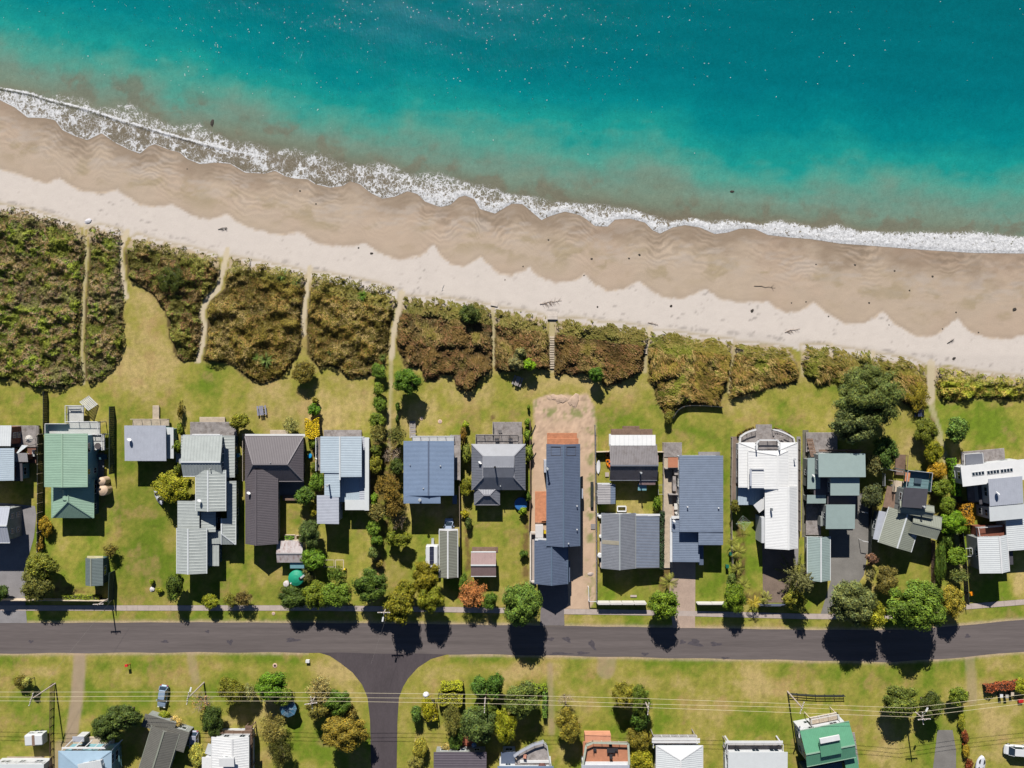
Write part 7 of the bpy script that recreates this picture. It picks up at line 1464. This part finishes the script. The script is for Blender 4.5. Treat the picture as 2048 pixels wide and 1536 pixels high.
# raised beds, frames
def frame4(name, rect, h, m, label, cat, w=.12, hgt=.4):
    x0, y0, x1, y1 = rect; cs = [W(x0,y0,h), W(x1,y0,h), W(x1,y1,h), W(x0,y1,h)]; e = empty(name, ((cs[0][0]+cs[2][0])/2, (cs[0][1]+cs[2][1])/2, 0), label, cat)
    for i in range(4): p, q = cs[i], cs[(i+1)%4]; MB().bar((p[0],p[1],h-hgt/2), (q[0],q[1],h-hgt/2+.001*i), w, hgt-.002*i).build('side_board', m, e)
    return e
frame4('raised_bed', (569,1070,590,1080), .5, wood_pale, 'left raised garden bed north of the rusty shed', 'garden bed'); frame4('raised_bed', (592,1071,605,1080), .5, wood_pale, 'right raised garden bed, half under the bluish-green tree', 'garden bed'); frame4('raised_bed', (1235,1013,1252,1023), .6, white, 'white-framed garden bed north of the ash grey roof', 'garden bed', .2, .5); frame4('chicken_run', (671,1120,687,1138), 1.6, wood_pale, 'little pale timber frame with the yellow ball at its corner', 'frame', .12, .1); frame4('trellis', (648,1120,668,1134), 1.2, wood_pale, 'low pale trellis left of the little timber frame', 'trellis', .08, .1); frame4('garden_gate', (1317,970,1326,989), 1.2, steel, 'thin white gate frame standing open at the boardwalk fence', 'gate', .05, .05)
mb = MB().lathe((0,0,0), [(.02,0),(.22,.1),(.3,.3),(.22,.5),(.02,.6)], 14); x, y, _ = W(687, 1141, 1.0); mb.v = [(v[0]+x, v[1]+y, v[2]) for v in mb.v]; small('ball', mb, M('yellow_ball', C(240,210,20), .4, .03), 'bright yellow ball-shaped float beside the little timber frame', 'ball', smooth=True)
mb = MB(); x, y, _ = W(1943, 1187, 1.0); mb.obox((x,y), .33, .33, .9, 1.25, .3).obox((x,y), .05, .05, 0, .9); small('letterbox', mb, M('orange_letterbox', C(250,150,20), .4), 'orange letterbox near the footpath at the right', 'letterbox')
mb = MB(); x, y, _ = W(253, 1331, 1.1); mb.obox((x,y), .28, .22, .95, 1.3, .1); x2, y2, _ = W(258, 1329, .5); mb.obox((x2,y2), .05, .05, 0, 1.0).bar((x2,y2,1.0), (x,y,1.0), .1, .08); small('letterbox', mb, redp, 'red letterbox on the grass south of the road', 'letterbox')
for px, py, r, lb in ((843,837,3.6,'left of the two round concrete covers on the lawn north of the large blue roof'),(880,843,4.2,'right of the two round concrete covers on the lawn north of the large blue roof'),(550,1331,4.6,'round pale manhole with a dark centre on the verge left of the side street'),(547,1227,3.4,'small round manhole on the north verge')):
    x, y, _ = W(px, py); e = empty('manhole_cover', (x, y, 0), lb, 'manhole cover'); MB().lathe((x,y,-.05), [(r*S,0),(r*S,.1),(r*S*.8,.13)], 20).build('rim', M('pinkish_concrete', C(226,190,170), .8), e); MB().lathe((x,y,.05), [(r*S*.5,0),(r*S*.5,.05)], 14).build('lid', darkm if r > 4.4 else conc, e)
mb = MB(); x, y, _ = W(852, 1390, 1.6); mb.lathe((x,y,0), [(.1,0),(.25,.5),(.5,1.1),(.66,1.6),(.4,2.0),(.1,2.2)], 9); o = small('white_sculpture', mb, M('bright_white', C(240,240,246), .5), 'bright white irregular object under the wires at the corner of the side street', 'sculpture')
# white rock, stump, driftwood, kelp
def rock(px, py, r, m, label, name='rock', cat='rock', sx=1, ang=0, hz=.6, group=None):
    rr = np.random.default_rng(int(px*7+py)); x, y, _ = W(px, py, 0); z = -1.0 if py < 500 else 0; gz = 0
    if py < cur(DUNE, px): gz = float(SEA - .02 + np.clip((py-cur(SWASH, px))/205, 0, 1)*(.02-SEA)) if py > cur(SWASH, px) else SEA - .05
    x, y, _ = W(px, py, gz); mb = MB(); n = 9; a = radians(ang); vs = []
    for z_, s in ((0,.85),(.3,1),(.7,.8),(1,.3)):
        for i in range(n):
            k = s*r*rr.uniform(.75,1.2); u, v = cos(2*pi*i/n)*k*sx, sin(2*pi*i/n)*k; vs.append((x+cos(a)*u-sin(a)*v, y+sin(a)*u+cos(a)*v, gz-.05+z_*r*hz))
    mb.add(vs, [(j*n+i, j*n+(i+1)%n, (j+1)*n+(i+1)%n, (j+1)*n+i) for j in range(3) for i in range(n)] + [tuple(range(3*n,4*n))]); return small(name, mb, m, label, cat, group)
rock(305, 1178, .55, M('white_stone', C(232,226,226), .8, .1), 'white rock with two tiny bushes on the open lawn')
kelp = M('dark_kelp', C(62,56,50), .9, .3); drift = M('driftwood_grey', C(166,146,132), .9, .2)
rock(425, 246, .42, kelp, 'dark log floating just behind the left breakers', 'floating_log', 'log', 2.4, 80, .5); rock(1464, 383, .3, kelp, 'tiny dark object floating behind the breakers, right of centre', 'floating_debris', 'debris', 1.6, 0)
rock(177, 442, .5, M('white_driftwood', C(226,224,230), .8), 'white pale boulder at the dune edge by the thinnest sand path', sx=1.6, ang=20)
for px, py, r, sx, ang in ((374,338,.16,1,0),(600,382,.22,1,0),(632,408,.2,1,0),(717,496,.2,1,0),(743,507,.26,1.4,0),(1010,560,.16,1,0),(1097,480,.2,1.2,10),(1046,533,.18,1,0),(1183,518,.22,1.3,0),(1258,517,.22,1,60),(1279,510,.24,1.3,-40),(1168,551,.18,1,0),(1342,612,.3,1,50),(1195,614,.22,1,0),(1632,529,.18,1,0),(1710,530,.24,1,0),(1789,542,.2,1.2,0),(1865,553,.24,1,0),(1819,581,.22,1,0),(1738,606,.22,1,0),(1612,604,.18,1,0),(1583,606,.18,1,0),(2029,619,.36,1.5,30),(1912,625,.2,1,0),(1957,665,.2,1,0),(1885,658,.18,1,0),(1657,633,.18,1,0),(1778,650,.16,1,0),(1908,717,.28,1.6,40),(1504,622,.32,1.4,60)):
    rock(px, py, r, kelp, 'small dark clump of washed-up seaweed lying on the beach', 'seaweed_clump', 'seaweed', sx, ang, .5, 'seaweed clumps on the beach')
def branchy(px, py, L, ang, m, label, name, n=9, sd_=1):
    gz = float(SEA - .02 + np.clip((py-cur(SWASH, px))/205, 0, 1)*(.02-SEA)); x, y, _ = W(px, py, gz); random.seed(sd_); mb = MB(); a = radians(ang); p = Vector((x-cos(a)*L/2, y-sin(a)*L/2, gz+.1))
    for i in range(6): q = p + Vector((cos(a+random.uniform(-.35,.35)), sin(a+random.uniform(-.35,.35)), 0))*L/6; mb.tube(p, q, .06-.006*i, .054-.006*i); p = q
    for i in range(n): t = random.uniform(.1,.9); s = Vector((x+cos(a)*(t-.5)*L, y+sin(a)*(t-.5)*L, gz+.08)); b_ = a+random.choice([-1,1])*random.uniform(.5,1.3); mb.tube(s, s+Vector((cos(b_)*L*.22, sin(b_)*L*.22, .1)), .035, .01, 5)
    small(name, mb, m, label, 'driftwood')
branchy(1530, 573, 4.4, -3, M('bleached_drift', C(150,130,112), .9), 'long pale driftwood branch lying on the wet sand right of centre', 'driftwood', 2, 3); branchy(446, 458, 1.9, 5, kelp, 'dark spiky driftwood heap on the dry sand left of centre', 'driftwood', 16, 5); branchy(1901, 683, 1.6, 30, kelp, 'dark twiggy driftwood on the dry sand at the right', 'driftwood', 12, 6)
branchy(1585, 661, 3.2, 15, drift, 'thin scatter of driftwood twigs on the dry sand above the golden grass', 'driftwood', 10, 8); branchy(1102, 604, 4.5, 10, drift, 'ring of twigs around the fire spot at the top of the beach stairs', 'driftwood', 18, 9); branchy(1306, 647, 2, -10, drift, 'short branch where the grass-gap path meets the beach', 'driftwood', 5, 10); branchy(886, 575, 1.4, 70, M('white_post', C(226,220,214), .7), 'upright pale driftwood stump on the sand near the dune stairs', 'driftwood', 1, 11)
# beach stairs
def steps(px0, py0, px1, py1, w, n, m, label, z0=-.2, z1=.35):
    p, q = Vector(W(px0, py0, z0)), Vector(W(px1, py1, z1)); d = q - p; e = empty('beach_steps', ((p.x+q.x)/2, (p.y+q.y)/2, 0), label, 'steps'); ang = math.atan2(d.x, -d.y)
    for k in range(n):
        c = p + d*(k+.5)/n; MB().obox((c.x, c.y), w/2, .14, c.z-.1, c.z+.05, ang).build('tread', m, e)
    u = Vector((cos(ang), sin(ang), 0))
    for sg in (-1,1): MB().bar(p+u*sg*w/2*.8-Vector((0,0,.12)), q+u*sg*w/2*.8-Vector((0,0,.12)), .1, .1).build('stringer', m, e)
steps(1105, 620, 1105, 639, 2.0, 6, M('bleached_steps', C(222,210,200), .8), 'wide bleached beach steps at the top of the long stepped path'); steps(1104, 672, 1104, 738, .9, 14, wood_pale, 'long run of timber steps through the rusty dune scrub', .35, .2); steps(873, 594, 878, 606, 1.5, 4, MATS['bleached_steps'], 'small bleached steps at the dune edge near the pale driftwood stump'); steps(990, 602, 988, 612, 1.4, 4, MATS['bleached_steps'], 'small bleached steps at the top of the thinnest straight path', -.2, .1); steps(1293, 688, 1291, 708, .7, 5, wood_pale, 'few pale steps in the gap above the golden grass patch', .3, .2)
# clothes line
x, y, _ = W(1487, 1046, 2.0); e = empty('clothes_line', (x, y, 0), 'rotary clothes line on the lawn beside the big white house', 'clothes line'); MB().tube((x,y,0), (x,y,2.1), .05).build('pole', steel, e)
for k in range(4): a = k*pi/2+.1; MB().tube((x,y,1.8), (x+1.5*cos(a), y+1.5*sin(a), 2.1), .03).build('arm', M('pale_green_metal_arm', C(150,196,160), .5), e)
mb = MB()
for r_ in (.6,1.0,1.45):
    for k in range(4): a, b2 = k*pi/2+.1, (k+1)*pi/2+.1; mb.tube((x+r_*cos(a), y+r_*sin(a), 2.05), (x+r_*cos(b2), y+r_*sin(b2), 2.05), .012, n=4)
mb.build('lines', white, e)
for k, (x0, y0, L, a_, lb) in enumerate(((1064,893,1.7,60,'upper'),(1068,912,1.6,60,'lower'),(1067,860,2.2,68,'top'))): p = Vector(W(x0, y0, .1)); d = Vector((cos(radians(a_)), sin(radians(a_)), 0))*L/2; small('timber_plank', MB().bar(p-d, p+d, .14, .1), fence_dark, f'{lb} one of three dark planks lying on the sand west of the denim roof', 'plank')
p = Vector(W(1184, 990, .3)); small('timber_stack', MB().obox((p.x,p.y), .28, 2.6, 0, .45).obox((p.x+.02,p.y), .2, 2.4, .45, .6), fence_dark, 'long dark timber stack beside the thin fence, north of the grey slab', 'timber stack')
for px, py, lb in ((1181,1148,'pale rubble heap near the thin fence on the bare section'),): rock(px, py, .4, conc, lb, 'rubble_heap', 'rubble', 1.5, 20, .5)
for k, (px, py) in enumerate(((1098,796),(1110,795),(1122,798),(1133,799),(1143,802),(1150,801))): rock(px, py, .42+.22*(k%3), M('sand_heap_pale', C(206,178,156), .95), f"{('leftmost','second from left','third from left','third from right','second from right','rightmost')[k]} of the row of dug sand heaps on the bare section", 'sand_heap', 'sand heap', 1.7, 25*k-40, .28, 'row of dug sand heaps on the bare section')
p, q = Vector(W(1177,1175,1.2)), Vector(W(1178,1203,1.2)); small('swing_barrier', MB().bar(p, q, .12, .1).bar(q, Vector(W(1194,1203,1.2)), .1, .1).box(p.x-.06,p.x+.06,p.y-.06,p.y+.06,0,1.2).box(q.x-.06,q.x+.06,q.y-.06,q.y+.06,0,1.2), white, 'white angled barrier rail at the street corner of the bare section', 'barrier')
for k, (x0, x1, y0, lb) in enumerate(((1932,1956,1097,'upper'),(1932,1956,1113,'lower'))): p, q = Vector(W(x0,y0,1.8)), Vector(W(x1-8,y0-1,1.8)); small('drying_rail', MB().bar(p, q, .08, .08).box(p.x-.03,p.x+.03,p.y-.03,p.y+.03,0,1.8).box(q.x-.03,q.x+.03,q.y-.03,q.y+.03,0,1.8), white, f'{lb} white rail in the narrow strip west of the lower white house', 'rail')
for k, (x0, y0, lb) in enumerate(((1733,1024,'upper'),(1734,1082,'lower'))): p, q = Vector(W(x0-8,y0,2)), Vector(W(x0+3,y0+2,2)); small('line_post', MB().bar(p, q, .09, .09).box(p.x-.05,p.x+.05,p.y-.05,p.y+.05,0,2.0), white, f'{lb} white T-shaped line post beside the gravel yard', 'post')

# sun glints on the deep water, painted as small matt white quads
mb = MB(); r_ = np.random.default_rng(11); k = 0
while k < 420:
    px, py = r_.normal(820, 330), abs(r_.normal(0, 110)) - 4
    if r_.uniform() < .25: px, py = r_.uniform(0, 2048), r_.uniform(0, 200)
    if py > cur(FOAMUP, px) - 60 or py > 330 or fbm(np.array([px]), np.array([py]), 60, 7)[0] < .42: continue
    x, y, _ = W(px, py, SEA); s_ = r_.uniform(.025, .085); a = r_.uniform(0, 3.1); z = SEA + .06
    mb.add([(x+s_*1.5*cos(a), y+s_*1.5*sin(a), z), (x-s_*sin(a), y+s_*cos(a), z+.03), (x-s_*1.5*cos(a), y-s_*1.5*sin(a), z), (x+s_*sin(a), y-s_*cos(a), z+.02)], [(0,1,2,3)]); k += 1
o = mb.build('glint_flecks', M('glint_white', C(250,250,250), .5, .02), None); tag(o, 'tiny white flecks painted as sun glints on the deep water at the top', 'foam', None, 'stuff')  # painted sun glints, filed under foam
